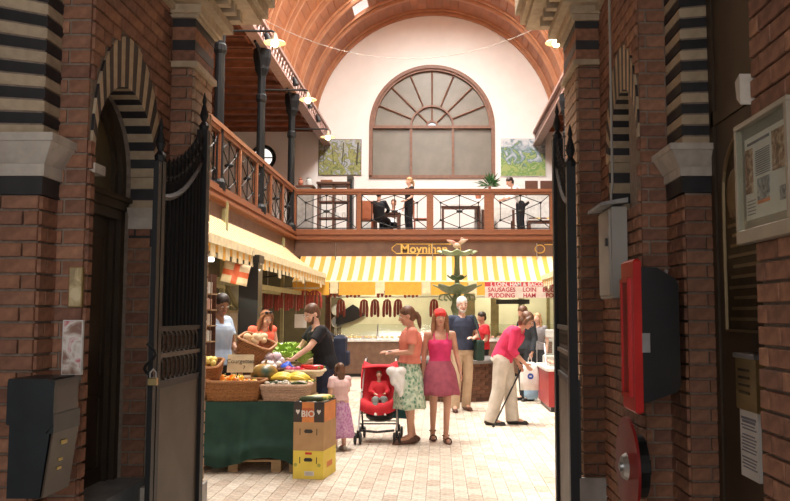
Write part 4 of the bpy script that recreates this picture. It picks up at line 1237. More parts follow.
    if face:
        for q in (-1, 1):
            e = MB().ball(hp(q * .031, -.0765, .008), (.0135 * s, .008 * s, .0085 * s), 8, 6, mtx=HM4).build('eye', M_WHITE, t, rel=True, smooth=True)
            MB().ball(hp(q * .031, -.084, .008), (.0065 * s, .004 * s, .0068 * s), 8, 6, mtx=HM4).build('iris', M_EYE, e, rel=True)
            MB().tube([hp(q * .015, -.082, .027), hp(q * .033, -.085, .033), hp(q * .05, -.072, .026)], .0035 * s, 5).build('eyebrow', M_HAIRB, t, rel=True)
        MB().tube([hp(-.023, -.083, -.055), hp(-.008, -.089, -.053), hp(.008, -.089, -.053), hp(.023, -.083, -.055)], [.003 * s, .007 * s, .007 * s, .003 * s], 6).build('mouth', M_LIP, t, rel=True)
    for kind, m, o in parts:
        mb = MB(); inf = o.get('inf', .012) * s; nm = o.get('name', kind)
        vx = vox
        if kind == 'top':
            # torso to the hips, optional sleeves ('none','short','long')
            cut = o.get('hem', 0.0)
            pts = [J['pelvis'].lerp(J['waist'], cut) - up * .02 * s, J['pelvis'].lerp(J['waist'], max(cut, .5)), J['waist'], J['waist'].lerp(J['chest'], .5), J['chest'], J['chest'].lerp(J['neck'], .45), J['chest'].lerp(J['neck'], .72)]
            rr = [(.155, .112), (.15, .105), (.130, .094), (.142, .104), (.156, .112), (.148, .098), (.105, .078)]
            if o.get('loose'): rr = [(a + .012, b_ + .02) for a, b_ in rr]
            if o.get('straps'): pts = pts[:-2] + [J['chest'].lerp(J['neck'], .25)]; rr = rr[:-2] + [(.148, .104)]
            mb.tube(pts, [(r(a) + inf, r(b_) + inf) for a, b_ in rr], 16, side=side)
            if o.get('bust'):
                f = side.cross(up);  f = f if f.y < 0 or abs(f.y) < .3 else -f
                f = -up.cross(side) if (-up.cross(side)).dot(HM @ Vector((0, -1, 0))) > 0 else up.cross(side)
                for q in (-1, 1): mb.ball(J['chest'] + side * q * .065 * s + f * .075 * s - up * .02 * s, .062 * s, 12, 9)
            if o.get('straps'):
                f = up.cross(side); f = f if f.dot(Vector((0, -1, 0))) > 0 else -f
                for q in (-1, 1):
                    c0 = J['chest'].lerp(J['neck'], .2) + side * q * .085 * s
                    pk = J['chest'].lerp(J['neck'], .80) + side * q * .085 * s
                    mb.tube([c0 + f * .10 * s, pk + f * .045 * s + up * .01 * s, pk - f * .045 * s + up * .01 * s, c0 - f * .10 * s], .014 * s, 6)
            else:
                for q in 'lr': mb.capsule(J['neck'].lerp(J['chest'], .42), J['s' + q], r(.052) + inf * .7, r(.052) + inf)
            sl = o.get('sleeve', 'short')
            for q in 'lr':
                S, E, W = J['s' + q], J['e' + q], J['w' + q]
                if sl == 'short': mb.tube([S, S.lerp(E, .3), S.lerp(E, .62)], [r(.050) + inf, r(.052) + inf, r(.05) + inf * 1.4], 12)
                if sl == 'three': mb.capsule(S, E, r(.05) + inf, r(.04) + inf); mb.tube([E, E.lerp(W, .45)], [r(.040) + inf, r(.036) + inf], 12)
                if sl == 'long': mb.capsule(S, E, r(.05) + inf, r(.042) + inf); mb.tube([E, E.lerp(W, .95)], [r(.042) + inf, r(.032) + inf], 12)
            ob = remesh(mb.build(nm, m, t, rel=True, smooth=True), vx, 3)
        elif kind == 'trousers':
            pts = [J['pelvis'] - up * .09 * s, J['pelvis'], J['pelvis'].lerp(J['waist'], .65)]
            mb.tube(pts, [(r(.145) + inf, r(.105) + inf), (r(.160) + inf, r(.112) + inf), (r(.142) + inf, r(.10) + inf)], 16, side=hside)
            for q in 'lr':
                T, K, A = J['t' + q], J['k' + q], J['a' + q]
                mb.capsule(T, K, r(.086) + inf, r(.060) + inf)
                e = A + Vector((0, 0, -.035 * s)) if not o.get('short') else K.lerp(A, .2)
                mb.tube([K.lerp(T, .05), K, K.lerp(e, .5), e], [r(.060) + inf, r(.060) + inf, r(.058) + inf, r(.058) + inf * 1.2], 14)
            remesh(mb.build(nm, m, t, rel=True, smooth=True), vx, 3)
        elif kind == 'skirt':
            zt = J['pelvis'].lerp(J['waist'], .75); L = o.get('len', .5) * s; fl = o.get('flare', .2) * s
            n = 40; rows = 9; vs = []; fs = []
            kc = (J['kl'] + J['kr']) / 2
            for i in range(rows):
                u = i / (rows - 1)
                c = zt.lerp(Vector((kc.x * .7 + zt.x * .3, kc.y * .6 + zt.y * .4, zt.z - L)), u)
                ra = (.135 * s + inf) + (.175 * s - .135 * s) * min(1, u * 3) + fl * u * .45; rb = ra * (.74 + .12 * u)
                for k in range(n):
                    a = 2 * PI * k / n; w = 1 + o.get('fold', .04) * u * math.sin(a * 9 + .6 * math.sin(a * 2))
                    vs.append(c + Vector((ra * w * math.cos(a), rb * w * math.sin(a), .008 * math.sin(a * 5) * u)))
            for i in range(rows - 1):
                for k in range(n):
                    k2 = (k + 1) % n; fs.append((i * n + k, i * n + k2, (i + 1) * n + k2, (i + 1) * n + k))
            fs.append(tuple(range(n)))
            mb.add(vs, fs); ob = mb.build(nm, m, t, rel=True, smooth=True)
            so = ob.modifiers.new('thick', 'SOLIDIFY'); so.thickness = .006
        elif kind == 'hair':
            mb.ball(hp(0, .028, .042), (.084 * s, .098 * s, .085 * s), 16, 11, mtx=HM4)
            mb.ball(hp(0, .055, -.015), (.076 * s, .066 * s, .080 * s), 14, 9, mtx=HM4)
            st = o.get('style', 'short')
            if st == 'long':
                for q in (-1, 1):
                    mb.tube([hp(q * .055, -.03, .085), hp(q * .082, -.01, .02), hp(q * .088, .0, -.07), hp(q * .095, -.01, -.16), hp(q * .10, -.035, -.23)], [.02 * s, .028 * s, .03 * s, .028 * s, .010 * s], 8)
                mb.tube([hp(0, .06, .0), hp(0, .095, -.10), hp(0, .10, -.22)], [(.07 * s, .05 * s), (.09 * s, .04 * s), (.06 * s, .02 * s)], 12, side=HM @ Vector((1, 0, 0)))
            if st == 'bob':
                for q in (-1, 1): mb.tube([hp(q * .05, -.03, .085), hp(q * .083, -.005, .02), hp(q * .082, .0, -.07)], [.02 * s, .032 * s, .028 * s], 8)
                mb.ball(hp(0, .06, -.04), (.085 * s, .06 * s, .085 * s), 12, 8, mtx=HM4)
            if st == 'ponytail':
                mb.ball(hp(0, .10, .02), .028 * s, 8, 6)
                mb.tube([hp(0, .10, .02), hp(0, .135, -.01), hp(0, .145, -.07), hp(0, .13, -.15), hp(0, .12, -.21)], [.022 * s, .030 * s, .034 * s, .026 * s, .01 * s], 10)
            remesh(mb.build(nm, m, t, rel=True, smooth=True), vx * .9, 2)
        elif kind == 'beard':
            mb.ball(hp(0, -.045, -.085), (.045 * s, .040 * s, .032 * s), 10, 7, mtx=HM4)
            for q in (-1, 1): mb.capsule(hp(q * .05, -.02, -.03), hp(q * .035, -.05, -.08), .014 * s, .018 * s)
            remesh(mb.build(nm, m, t, rel=True, smooth=True), vx * .8, 1)
        elif kind == 'headscarf':
            mb.ball(hp(0, .018, .055), (.088 * s, .104 * s, .078 * s), 18, 12, mtx=HM4)
            mb.tube([hp(-.085, .02, .03), hp(-.06, -.055, .058), hp(0, -.085, .07), hp(.06, -.055, .058), hp(.085, .02, .03)], .014 * s, 7)
            mb.ball(hp(.03, .12, .0), (.03 * s, .02 * s, .03 * s), 8, 6)
            remesh(mb.build(nm, m, t, rel=True, smooth=True), vx * .8, 2)
        elif kind == 'sunglasses':
            for q in (-1, 1): mb.ball(hp(q * .034, -.04, .112), (.028 * s, .016 * s, .018 * s), 10, 6, mtx=HM4)
            mb.tube([hp(-.085, .03, .06), hp(-.06, -.04, .11), hp(.06, -.04, .11), hp(.085, .03, .06)], .005 * s, 5)
            mb.build(nm, m, t, rel=True)
        elif kind == 'shoes':
            for q in 'lr':
                a, f = J['a' + q], J['f' + q]; hd = (f - Vector((a.x, a.y, f.z))); hd = hd.normalized() if hd.length > .01 else Vector((0, -1, 0))
                heel = Vector((a.x, a.y, f.z)) - hd * .05 * s; toe = f + hd * .06 * s
                sd = Vector((-hd.y, hd.x, 0)); z = Vector((0, 0, 1)); lo = min(f.z, heel.z) - .03 * s
                bse = Vector((0, 0, lo - f.z + .012))
                sm = MB()
                sm.tube([heel + bse - hd * .012, heel + bse, heel.lerp(toe, .35) + bse, heel.lerp(toe, .7) + bse, toe + bse, toe + bse + hd * .012], [(.02 * s, .010), (.033 * s, .011), (.032 * s, .011), (.044 * s, .011), (.03 * s, .011), (.01 * s, .008)], 10, side=sd)
                so = sm.build('shoe', m, t, rel=True, smooth=True)
                if o.get('sandal'):
                    c = heel.lerp(toe, .72) + bse
                    up2 = MB().tube([c - sd * .045 * s, c - sd * .035 * s + z * .045 * s, c + z * .062 * s, c + sd * .035 * s + z * .045 * s, c + sd * .045 * s], .010 * s, 6)
                    ca = Vector((a.x, a.y, a.z + .0))
                    up2.tube([ca + Vector((.044 * s * math.cos(k * PI / 4), .044 * s * math.sin(k * PI / 4), 0)) for k in range(8)], .007 * s, 5, closed=True)
                    up2.build('strap', m, so, rel=True)
                else:
                    u2 = MB().capsule(heel + bse + z * .028 * s, toe + bse - hd * .03 * s + z * .012 * s, .042 * s, .034 * s, 10, side=sd)
                    u2.capsule(heel + bse + z * .03 * s, Vector((a.x, a.y, a.z - .01 * s)), .036 * s, .038 * s, 10)
                    remesh(u2.build('upper', m, so, rel=True, smooth=True), .010, 2)
        elif kind == 'bag':
            # shoulder bag hanging at side q
            q = o.get('side', 'l'); sg = 1 if q == 'l' else -1
            c = J['pelvis'] + Vector((sg * .22, o.get('dy', .02), o.get('dz', 0))) * s; w_, d_, h_ = o.get('size', (.05, .15, .2))
            b_ = MB().bevbox(c.x - w_, c.x + w_, c.y - d_, c.y + d_, c.z - h_, c.z + h_ * .3, .02)
            bb = b_.build(nm, m, t, rel=True)
            MB().tube([c + Vector((0, d_, h_ * .3)), J['s' + q] + Vector((sg * .0, .05 * s, .055 * s)), J['s' + q] + Vector((0, -.05 * s, .055 * s)), c + Vector((0, -d_, h_ * .3))], .010 * s, 6).build('bag_strap', m, bb, rel=True)
    return t

walk = dict(kl=(.08, -.10, .49), al=(.07, -.04, .085), fl=(.08, -.19, .03), kr=(-.08, .04, .48), ar=(-.07, .19, .12), fr=(-.08, .06, .035))
C_CORAL = cloth('coral_cotton', (.74, .25, .18), (.66, .19, .14))
C_PINK = cloth('hot_pink_jersey', (.66, .035, .16), (.56, .03, .13))
C_ROSE = cloth('rose_red_knit', (.66, .035, .115), (.55, .028, .09))
C_SKIRTP = cloth('plum_linen', (.36, .08, .12), (.27, .055, .09), 14)
C_NAVY = cloth('navy_cotton', (.035, .045, .085), (.025, .032, .06))
C_KHAKI = cloth('khaki_cotton', (.58, .44, .30), (.50, .37, .25))
C_CREAM = cloth('cream_linen', (.62, .56, .49), (.52, .47, .40))
C_BLACKC = cloth('black_cotton', (.012, .013, .018), (.008, .008, .011))
C_SUIT = cloth('charcoal_wool', (.035, .04, .05), (.025, .028, .034))
C_BLUE = cloth('pale_blue_cotton', (.55, .68, .86), (.45, .58, .78))
C_RED = cloth('red_cotton', (.68, .03, .045), (.56, .02, .03))
C_WHITE = cloth('white_cotton', (.85, .84, .83), (.76, .75, .74))
C_PINKL = cloth('pale_pink_cotton', (.85, .60, .58), (.75, .48, .48))
L_BROWN = mat('brown_leather', (.12, .05, .03), .5); L_BLACK = mat('black_leather', (.02, .018, .018), .45)
# green skirt with a leafy white print
M_GSK, nt, b = nodemat('leaf_print_skirt')
co = coords(nt, (1, 1, .8)); vz = N(nt, 'ShaderNodeTexVoronoi'); vz.inputs['Scale'].default_value = 26; vz.distance = 'CHEBYCHEV'
nz = N(nt, 'ShaderNodeTexNoise'); nz.inputs['Scale'].default_value = 22; nz.inputs['Detail'].default_value = 3
nt.links.new(co, nz.inputs[0]); nt.links.new(co, vz.inputs[0])
nt.links.new(mix(nt, ramp(nt, vz.outputs[0], [(.28, (.09, .27, .16)), (.36, (.60, .68, .55))]), ramp(nt, nz.outputs[0], [(.45, (.07, .22, .13)), (.55, (.55, .64, .5))]), .45), b.inputs['Base Color']); b.inputs['Roughness'].default_value = .9

def foot(px, Y): return Vector(((px - CX) / F * Y * 1.0, Y, 0))
# woman in coral top and green skirt, side on, facing left, with a book or purse in her hands
person('woman in coral top and leafy green skirt standing behind the pushchair, looking down', foot(410, 10.1), R(-78), 1.70,
       dict(el=(.20, -.02, 1.13), wl=(.12, -.24, 1.12), hl=(.08, -.32, 1.13), er=(-.20, -.01, 1.13), wr=(-.10, -.25, 1.12), hr=(-.05, -.33, 1.13), al=(.07, .0, .085), fl=(.09, -.16, .03), ar=(-.07, .06, .085), fr=(-.09, -.10, .03), head=(0, -.045, 1.575)),
       M_SKIN, [('skirt', M_GSK, dict(len=.60, flare=.14, fold=.03)), ('top', C_CORAL, dict(sleeve='short', hem=.55, bust=1, loose=1)), ('hair', M_HAIRB, dict(style='ponytail')), ('shoes', L_BROWN, {})], nod=R(18), build_=1.04)
# woman with the red headscarf
person('woman in red headscarf, bright pink camisole and plum skirt walking forward', foot(440, 10.2), R(8), 1.66,
       dict(walk, el=(.22, .03, 1.12), wl=(.26, -.04, .89), hl=(.27, -.08, .81), er=(-.20, .06, 1.12), wr=(-.21, .03, .89), hr=(-.21, .0, .81)),
       M_SKIN, [('skirt', C_SKIRTP, dict(len=.43, flare=.15, fold=.07)), ('top', C_PINK, dict(sleeve='none', straps=1, bust=1, hem=.1)), ('hair', cloth('chestnut_hair', (.30, .14, .07), (.2, .09, .045), 50), dict(style='long')), ('headscarf', cloth('red_scarf', (.80, .05, .04), (.6, .03, .03), 30), {}), ('shoes', L_BROWN, dict(sandal=1))], build_=.97)
# man with white hair
person('white haired man in navy polo shirt and khaki trousers with a green bag', foot(462, 13.4), R(14), 1.88,
       dict(el=(.25, .02, 1.12), wl=(.13, -.20, 1.09), hl=(.05, -.25, 1.10), er=(-.23, .05, 1.11), wr=(-.22, -.05, .88), hr=(-.22, -.08, .8), kl=(.10, .03, .49), al=(.09, .12, .09), fl=(.11, -.01, .035), kr=(-.10, -.06, .49), ar=(-.12, -.02, .085), fr=(-.15, -.17, .03)),
       M_SKINP, [('trousers', C_KHAKI, {}), ('top', C_NAVY, dict(sleeve='short', loose=1)), ('hair', M_HAIRW, {}), ('beard', M_HAIRW, {}), ('shoes', L_BROWN, {}), ('bag', cloth('dark_green_canvas', (.02, .05, .035)), dict(side='l', size=(.06, .14, .26), dy=-.12, dz=.06))], nod=R(10))
# stooping woman in pink with a walking cane
pk = person('stooping woman in rose pink cardigan and cream trousers leaning on a black cane', foot(506, 11.75), R(72), 1.74,
       dict(pelvis=(0, .06, .93), waist=(0, .02, 1.07), chest=(0, -.10, 1.24), neck=(0, -.21, 1.36), head=(0, -.31, 1.47), sl=(.16, -.17, 1.33), sr=(-.16, -.17, 1.33),
            el=(.20, -.06, 1.06), wl=(.17, -.13, .85), hl=(.16, -.17, .79), er=(-.20, -.12, 1.06), wr=(-.17, -.30, .88), hr=(-.16, -.35, .82),
            tl=(.085, .05, .9), tr=(-.085, .05, .9), kl=(.09, -.03, .50), al=(.09, -.06, .085), fl=(.10, -.22, .03), kr=(-.09, .10, .49), ar=(-.09, .22, .085), fr=(-.10, .06, .03)),
       M_SKIN, [('trousers', C_CREAM, dict(inf=.028)), ('top', C_ROSE, dict(sleeve='three', loose=1)), ('hair', M_HAIRB, dict(style='bob')), ('shoes', L_BLACK, {})], nod=R(32), build_=1.12)
# (people continued)
def lw(o, v): return Matrix.Rotation(o.rotation_euler[2], 3, 'Z') @ Vector(v) + Vector(o.location)
# walking cane reaching from her hand to the floor ahead of her other foot
hnd = lw(pk, Vector((.165, -.18, .785)) * (1.74 / 1.7)); tip = at(493, 421, 11.5); tip.z = .0
cn = thing('walking_cane', 'black walking cane held by the stooping woman in pink', 'cane', (tip.x, tip.y, 0))
MB().tube([tip, hnd], [.011, .013], 7).build('shaft', L_BLACK, cn)
hd = (hnd - tip).normalized()
MB().tube([hnd - hd * .02, hnd + hd * .03, hnd + hd * .05 + Vector((-.03, 0, 0)), hnd + hd * .045 + Vector((-.09, 0, 0))], .014, 7).build('handle', L_BLACK, cn)
MB().tube([tip, tip + hd * .03], .017, 8).build('ferrule', M_BLACK, cn)
# purse in the coral woman's hands
p = at(392, 352, 10.0)
tag(MB().bevbox(p.x - .05, p.x + .06, p.y - .08, p.y + .08, p.z - .015, p.z + .015, .006).build('purse', L_BROWN), 'small brown purse held open by the woman in coral', 'purse')

person('shop customer in red top seen between the white haired man and the stooping woman', Vector((.86, 16.6, 0)), R(-60), 1.64, dict(el=(.21, -.02, 1.12), wl=(.18, -.2, 1.0), hl=(.16, -.27, .98)), M_SKIN,
       [('trousers', C_BLACKC, {}), ('top', C_RED, dict(sleeve='short', loose=1)), ('hair', M_HAIRD, {}), ('shoes', L_BLACK, {})], vox=.014, face=False, nod=R(15), build_=1.2)
sx_ = person('person in dark charcoal suit standing behind the stooping woman', Vector((1.60, 15.0, 0)), R(-55), 1.76, dict(er=(-.23, .0, 1.11), wr=(-.24, -.06, .88), hr=(-.24, -.09, .80), neck=(0, -.03, 1.43), head=(0, -.08, 1.57)), M_SKIN,
       [('trousers', C_SUIT, dict(inf=.02)), ('top', C_SUIT, dict(sleeve='long', loose=1)), ('hair', M_HAIRB, {}), ('shoes', L_BLACK, {})], vox=.013, face=False, nod=R(20))
person('light haired woman in grey top beyond the person in the dark suit', foot(537, 16.6), R(-30), 1.62, dict(), M_SKINP,
       [('trousers', C_SUIT, {}), ('top', cloth('grey_jersey', (.28, .26, .27)), dict(sleeve='short', loose=1)), ('hair', M_HAIRL, dict(style='long')), ('shoes', L_BLACK, {})], vox=.014, face=False)
# carrier bags
def carrier(px, py0, py1, w, Y, m, lb, logo=None):
    a, b_ = at(px - w / 2, py1, Y), at(px + w / 2, py0, Y)
    t = thing('carrier_bag', lb, 'bag', ((a.x + b_.x) / 2, Y, a.z))
    rows = [(0, .92), (.3, 1.0), (.7, .95), (.92, .7), (1, .35)]
    mb = MB(); vs = []; fs = []; n = 14; cx_ = (a.x + b_.x) / 2; hw = (b_.x - a.x) / 2; H = b_.z - a.z
    for u, k in rows:
        for i in range(n):
            q = 2 * PI * i / n; cs, sn = math.cos(q), math.sin(q)
            sq = (abs(cs) ** 4 + abs(sn) ** 4) ** -.25
            vs.append((cx_ + hw * k * cs * sq * (1 + .05 * math.sin(5 * q + u * 7)), Y + .07 * k * sn * sq, a.z + H * u))
    for r_ in range(len(rows) - 1):
        for i in range(n): fs.append((r_ * n + i, r_ * n + (i + 1) % n, (r_ + 1) * n + (i + 1) % n, (r_ + 1) * n + i))
    fs += [tuple(range(n))[::-1], tuple((len(rows) - 1) * n + i for i in range(n))]
    mb.add(vs, fs).build('bag_body', m, t, smooth=True)
    MB().tube([(cx_ - .03, Y, b_.z - .02), (cx_ - .03, Y, b_.z + .06), (cx_ + .0, Y, b_.z + .11), (cx_ + .03, Y, b_.z + .06), (cx_ + .03, Y, b_.z - .02)], .006, 5).build('handle', m, t)
    if logo:
        zc = a.z + H * .5
        MB().tube([(cx_, Y - .076, zc), (cx_, Y - .08, zc)], .055, 14).build('round_logo', logo, t)
        MB().box(cx_ - .02, cx_ + .02, Y - .083, Y - .08, zc - .012, zc + .012).build('logo_mark', M_WHITE, t)
carrier(530, 362, 390, 20, 14.55, M_WHITE, 'white carrier bag with round blue logo held by the person in the dark suit', mat('logo_blue', (.03, .08, .4), .5))
carrier(531, 384, 399, 14, 14.9, mat('pale_blue_plastic', (.35, .55, .75), .5), 'small pale blue carrier bag low behind the white one')

# left stall: keeper, shoppers
person('young stall keeper in pale blue shirt behind the front fruit baskets', Vector((-2.68, 9.62, 0)), R(62), 1.86,
       dict(neck=(0, -.04, 1.42), head=(0, -.08, 1.56), el=(.21, -.04, 1.13), wl=(.16, -.22, 1.0), hl=(.14, -.28, .97)), M_SKIND,
       [('trousers', C_BLACKC, {}), ('top', C_BLUE, dict(sleeve='short', loose=1)), ('hair', M_HAIRD, {}), ('shoes', L_BLACK, {})], nod=R(25), lookz=R(-20), build_=1.2)
person('woman in coral vest with sunglasses pushed up on her light brown hair, behind the vegetables', Vector((at(268, 350, 11.6).x - .08, 11.6, 0)), R(40), 1.70,
       dict(neck=(0, -.05, 1.40), head=(0, -.10, 1.53), el=(.20, -.05, 1.12), wl=(.15, -.22, .98), hl=(.13, -.28, .95)), M_SKIN,
       [('trousers', C_NAVY, {}), ('top', cloth('bright_coral', (.90, .16, .09), (.8, .12, .07)), dict(sleeve='none', loose=1)), ('hair', cloth('auburn_hair', (.26, .11, .05), (.18, .07, .03), 50), dict(style='long')), ('sunglasses', M_BLACK, {}), ('shoes', L_BLACK, {})], nod=R(20))
person('bearded man in black T-shirt reaching over the vegetable stall', Vector((at(322, 350, 9.9).x, 9.95, 0)), R(-62), 1.74,
       dict(pelvis=(0, .05, .93), waist=(0, .02, 1.07), chest=(0, -.04, 1.26), neck=(0, -.09, 1.42), head=(0, -.15, 1.56), sl=(.165, -.07, 1.37), sr=(-.165, -.07, 1.37),
            el=(.21, -.24, 1.17), wl=(.16, -.42, 1.04), hl=(.14, -.49, 1.0), er=(-.21, -.20, 1.16), wr=(-.15, -.40, 1.04), hr=(-.13, -.47, 1.0)), M_SKINP,
       [('trousers', C_NAVY, {}), ('top', C_BLACKC, dict(sleeve='short', loose=1)), ('hair', M_HAIRB, {}), ('beard', M_HAIRB, {}), ('shoes', L_BLACK, {})], nod=R(28), lookz=R(15), build_=1.05)
t = thing('backpack', 'dark navy backpack on the back of the man in black', 'backpack', (at(342, 350, 10.1).x, 10.15, 1.0))
c = at(340, 351, 10.12)
MB().bevbox(c.x - .07, c.x + .08, c.y - .12, c.y + .12, c.z - .22, c.z + .20, .04).build('pack', C_NAVY, t)
MB().bevbox(c.x + .08, c.x + .12, c.y - .09, c.y + .09, c.z - .18, c.z + .0, .015).build('pocket', C_NAVY, t)
MB().tube([c + Vector((-.05, -.08, .18)), c + Vector((-.13, -.1, .24)), c + Vector((-.2, -.1, .12)), c + Vector((-.14, -.1, -.16)), c + Vector((-.05, -.09, -.18))], .014, 6).build('strap', C_NAVY, t)
# little girl
person('little girl with long hair in pale top and purple patterned skirt beside the boxes', Vector((at(339.5, 400, 9.6).x, 9.6, 0)), R(-150), 1.02,
       dict(er=(-.22, -.10, 1.14), wr=(-.14, -.26, 1.10), hr=(-.12, -.32, 1.10)), M_SKINP,
       [('skirt', cloth('purple_print', (.42, .14, .34), (.62, .40, .55), 40), dict(len=.78, flare=.28, fold=.05)), ('top', C_PINKL, dict(sleeve='short', hem=.4)), ('hair', M_HAIRB, dict(style='long')), ('shoes', M_PAPER, {})], build_=1.25, vox=.009)

# ------------------------------------------------------------ pushchair
def pushchair():
    o = Vector((at(378.5, 440, 10.2).x, 10.3, 0))
    t = thing('pushchair', 'red folding pushchair with white front poles and a toddler aboard', 'pushchair', o)
    def L(x, y, z): return o + Vector((x, y, z))
    W = .23
    M_FR = mat('frame_white_tube', (.75, .73, .72), .3, .3)
    for s_ in (-1, 1):
        MB().tube([L(s_ * W * 1.05, -.30, .10), L(s_ * W, -.12, .42), L(s_ * W * .92, .12, .85), L(s_ * W * .85, .24, 1.02)], .012, 7).build('push_pole', M_FR, t)
        MB().tube([L(s_ * W, .26, .10), L(s_ * W, .05, .45), L(s_ * W * .95, -.02, .62)], .012, 7).build('rear_pole', M_IRON, t)
        MB().tube([L(s_ * W * .85, .24, 1.02), L(s_ * W * .85, .30, 1.02), L(s_ * W * .85, .35, .97)], .018, 7).build('handle', M_BLACK, t)
        for nm, y in (('front_wheel', -.30), ('rear_wheel', .26)):
            g = MB(); 
            f = None
            for k in (-1, 1):
                cx_ = s_ * W * 1.05 + k * .032
                pts = [L(cx_, y + .058 * math.cos(2 * PI * i / 16), .075 + .058 * math.sin(2 * PI * i / 16)) for i in range(16)]
                m_ = MB().tube(pts, .016, 7, closed=True)
                for i in range(0, 16, 4): m_.tube([L(cx_, y, .075), pts[i]], .008, 5)
                m_.tube([L(cx_ - .014, y, .075), L(cx_ + .014, y, .075)], .02, 8)
                m_.build('wheel', M_BLACK, t)
            MB().tube([L(s_ * W * 1.05, y, .075), L(s_ * W * 1.05, y, .17)], .014, 6).build('fork', M_BLACK, t)
    MB().tube([L(-W, -.15, .36), L(W, .12, .36)], .009, 5).tube([L(W, -.15, .36), L(-W, .12, .36)], .009, 5).tube([L(-W, -.22, .24), L(W, -.22, .24)], .009, 5).tube([L(-W, .2, .22), L(W, .2, .22)], .009, 5).build('cross_brace', M_IRON, t)
    sm = MB()
    # seat and back shell as a folded sheet
    prof = [(-.22, .34), (-.20, .44), (-.16, .47), (.02, .43), (.10, .48), (.20, .78), (.24, .92)]
    vs = []; fs = []
    for y, z in prof:
        for k in range(7):
            u = -1 + k / 3; vs.append(L(u * W * .95, y + .0 - .05 * u * u, z + .07 * u * u))
    for i in range(len(prof) - 1):
        for k in range(6): fs.append((i * 7 + k, i * 7 + k + 1, (i + 1) * 7 + k + 1, (i + 1) * 7 + k))
    ob = MB().add(vs, fs).build('seat', C_RED, t, smooth=True); so = ob.modifiers.new('t', 'SOLIDIFY'); so.thickness = .02
    vs = []; fs = []
    for i in range(6):
        a = R(62 + 21 * i)
        for k in range(7):
            u = -1 + k / 3; vs.append(L(u * W * .98, .12 - .20 * math.cos(a) * 1.0, .72 + .24 * math.sin(a) * (1 - .12 * u * u)))
    for i in range(5):
        for k in range(6): fs.append((i * 7 + k, i * 7 + k + 1, (i + 1) * 7 + k + 1, (i + 1) * 7 + k))
    ob = MB().add(vs, fs).build('hood', C_RED, t, smooth=True); so = ob.modifiers.new('t', 'SOLIDIFY'); so.thickness = .012
    for s_ in (-1, 1):
        MB().prism([(L(0, -.10, 0).y, .66), (L(0, .22, 0).y, .66), (L(0, .26, 0).y, .92), (L(0, .10, 0).y, .96), (L(0, -.08, 0).y, .80)], 0, o.x + s_ * W * .97 - .006, o.x + s_ * W * .97 + .006).build('side_wing', C_RED, t)
    MB().tube([L(-W * .9, -.30, .17), L(0, -.33, .155), L(W * .9, -.30, .17)], .016, 6).build('footrest', M_BLACK, t)
    ob = MB().ball(L(0, .16, .30), (.19, .13, .09), 14, 8).build('basket', M_BLACK, t, smooth=True)
    return o, t
po, pt = pushchair()
sitting = dict(pelvis=(0, .10, .93), waist=(0, .15, 1.07), chest=(0, .19, 1.26), neck=(0, .2, 1.43), head=(0, .17, 1.62), sl=(.165, .17, 1.375), sr=(-.165, .17, 1.375),
               tl=(.09, .06, .92), kl=(.13, -.26, .98), al=(.13, -.36, .66), fl=(.13, -.48, .60), tr=(-.09, .06, .92), kr=(-.13, -.26, .98), ar=(-.13, -.36, .66), fr=(-.13, -.48, .60),
               el=(.24, .02, 1.17), wl=(.15, -.12, 1.12), hl=(.12, -.18, 1.12), er=(-.24, .02, 1.17), wr=(-.13, -.12, 1.12), hr=(-.10, -.18, 1.12))
person('toddler in grey and red clothes sitting in the red pushchair', po + Vector((.0, -.02, .08)), R(8), .78,
       sitting, M_SKINP, [('trousers', cloth('grey_marl', (.30, .32, .30), (.18, .22, .2), 50), {}), ('top', C_RED, dict(sleeve='long', loose=1)), ('hair', M_HAIRB, {}), ('shoes', M_PAPER, {})], vox=.008, build_=1.35)
# white jacket and teal bag hanging on the pushchair handle
p = at(397, 377, 9.93)
mb = MB()
for dx, dz, rx, rz in ((0, .02, .10, .10), (.05, -.06, .06, .12), (-.06, .07, .08, .06), (.05, .07, .07, .06), (.05, -.17, .04, .08), (-.04, -.03, .05, .08), (.01, -.11, .045, .07)): mb.ball(p + Vector((dx, 0, dz)), (rx, .08, rz), 12, 9)
tag(remesh(mb.build('jacket', C_WHITE, smooth=True), .012, 4), 'white jacket bundled over the handle of the pushchair', 'jacket')
p = at(402, 405, 10.45)
t = thing('tote_bag', 'dark teal bag hanging behind the pushchair by the green skirt', 'bag', (p.x, p.y, p.z - .16))
MB().prism([(p.x - .12, p.z - .16), (p.x + .08, p.z - .17), (p.x + .10, p.z + .10), (p.x - .09, p.z + .12)], 1, p.y - .05, p.y + .05).build('bag_body', cloth('teal_cloth', (.03, .14, .15), (.02, .1, .11)), t)
MB().tube([(p.x - .07, p.y, p.z + .10), (p.x - .03, p.y, p.z + .2), (p.x + .04, p.y, p.z + .2), (p.x + .08, p.y, p.z + .09)], .01, 6).build('handle', MATS['teal_cloth'], t)

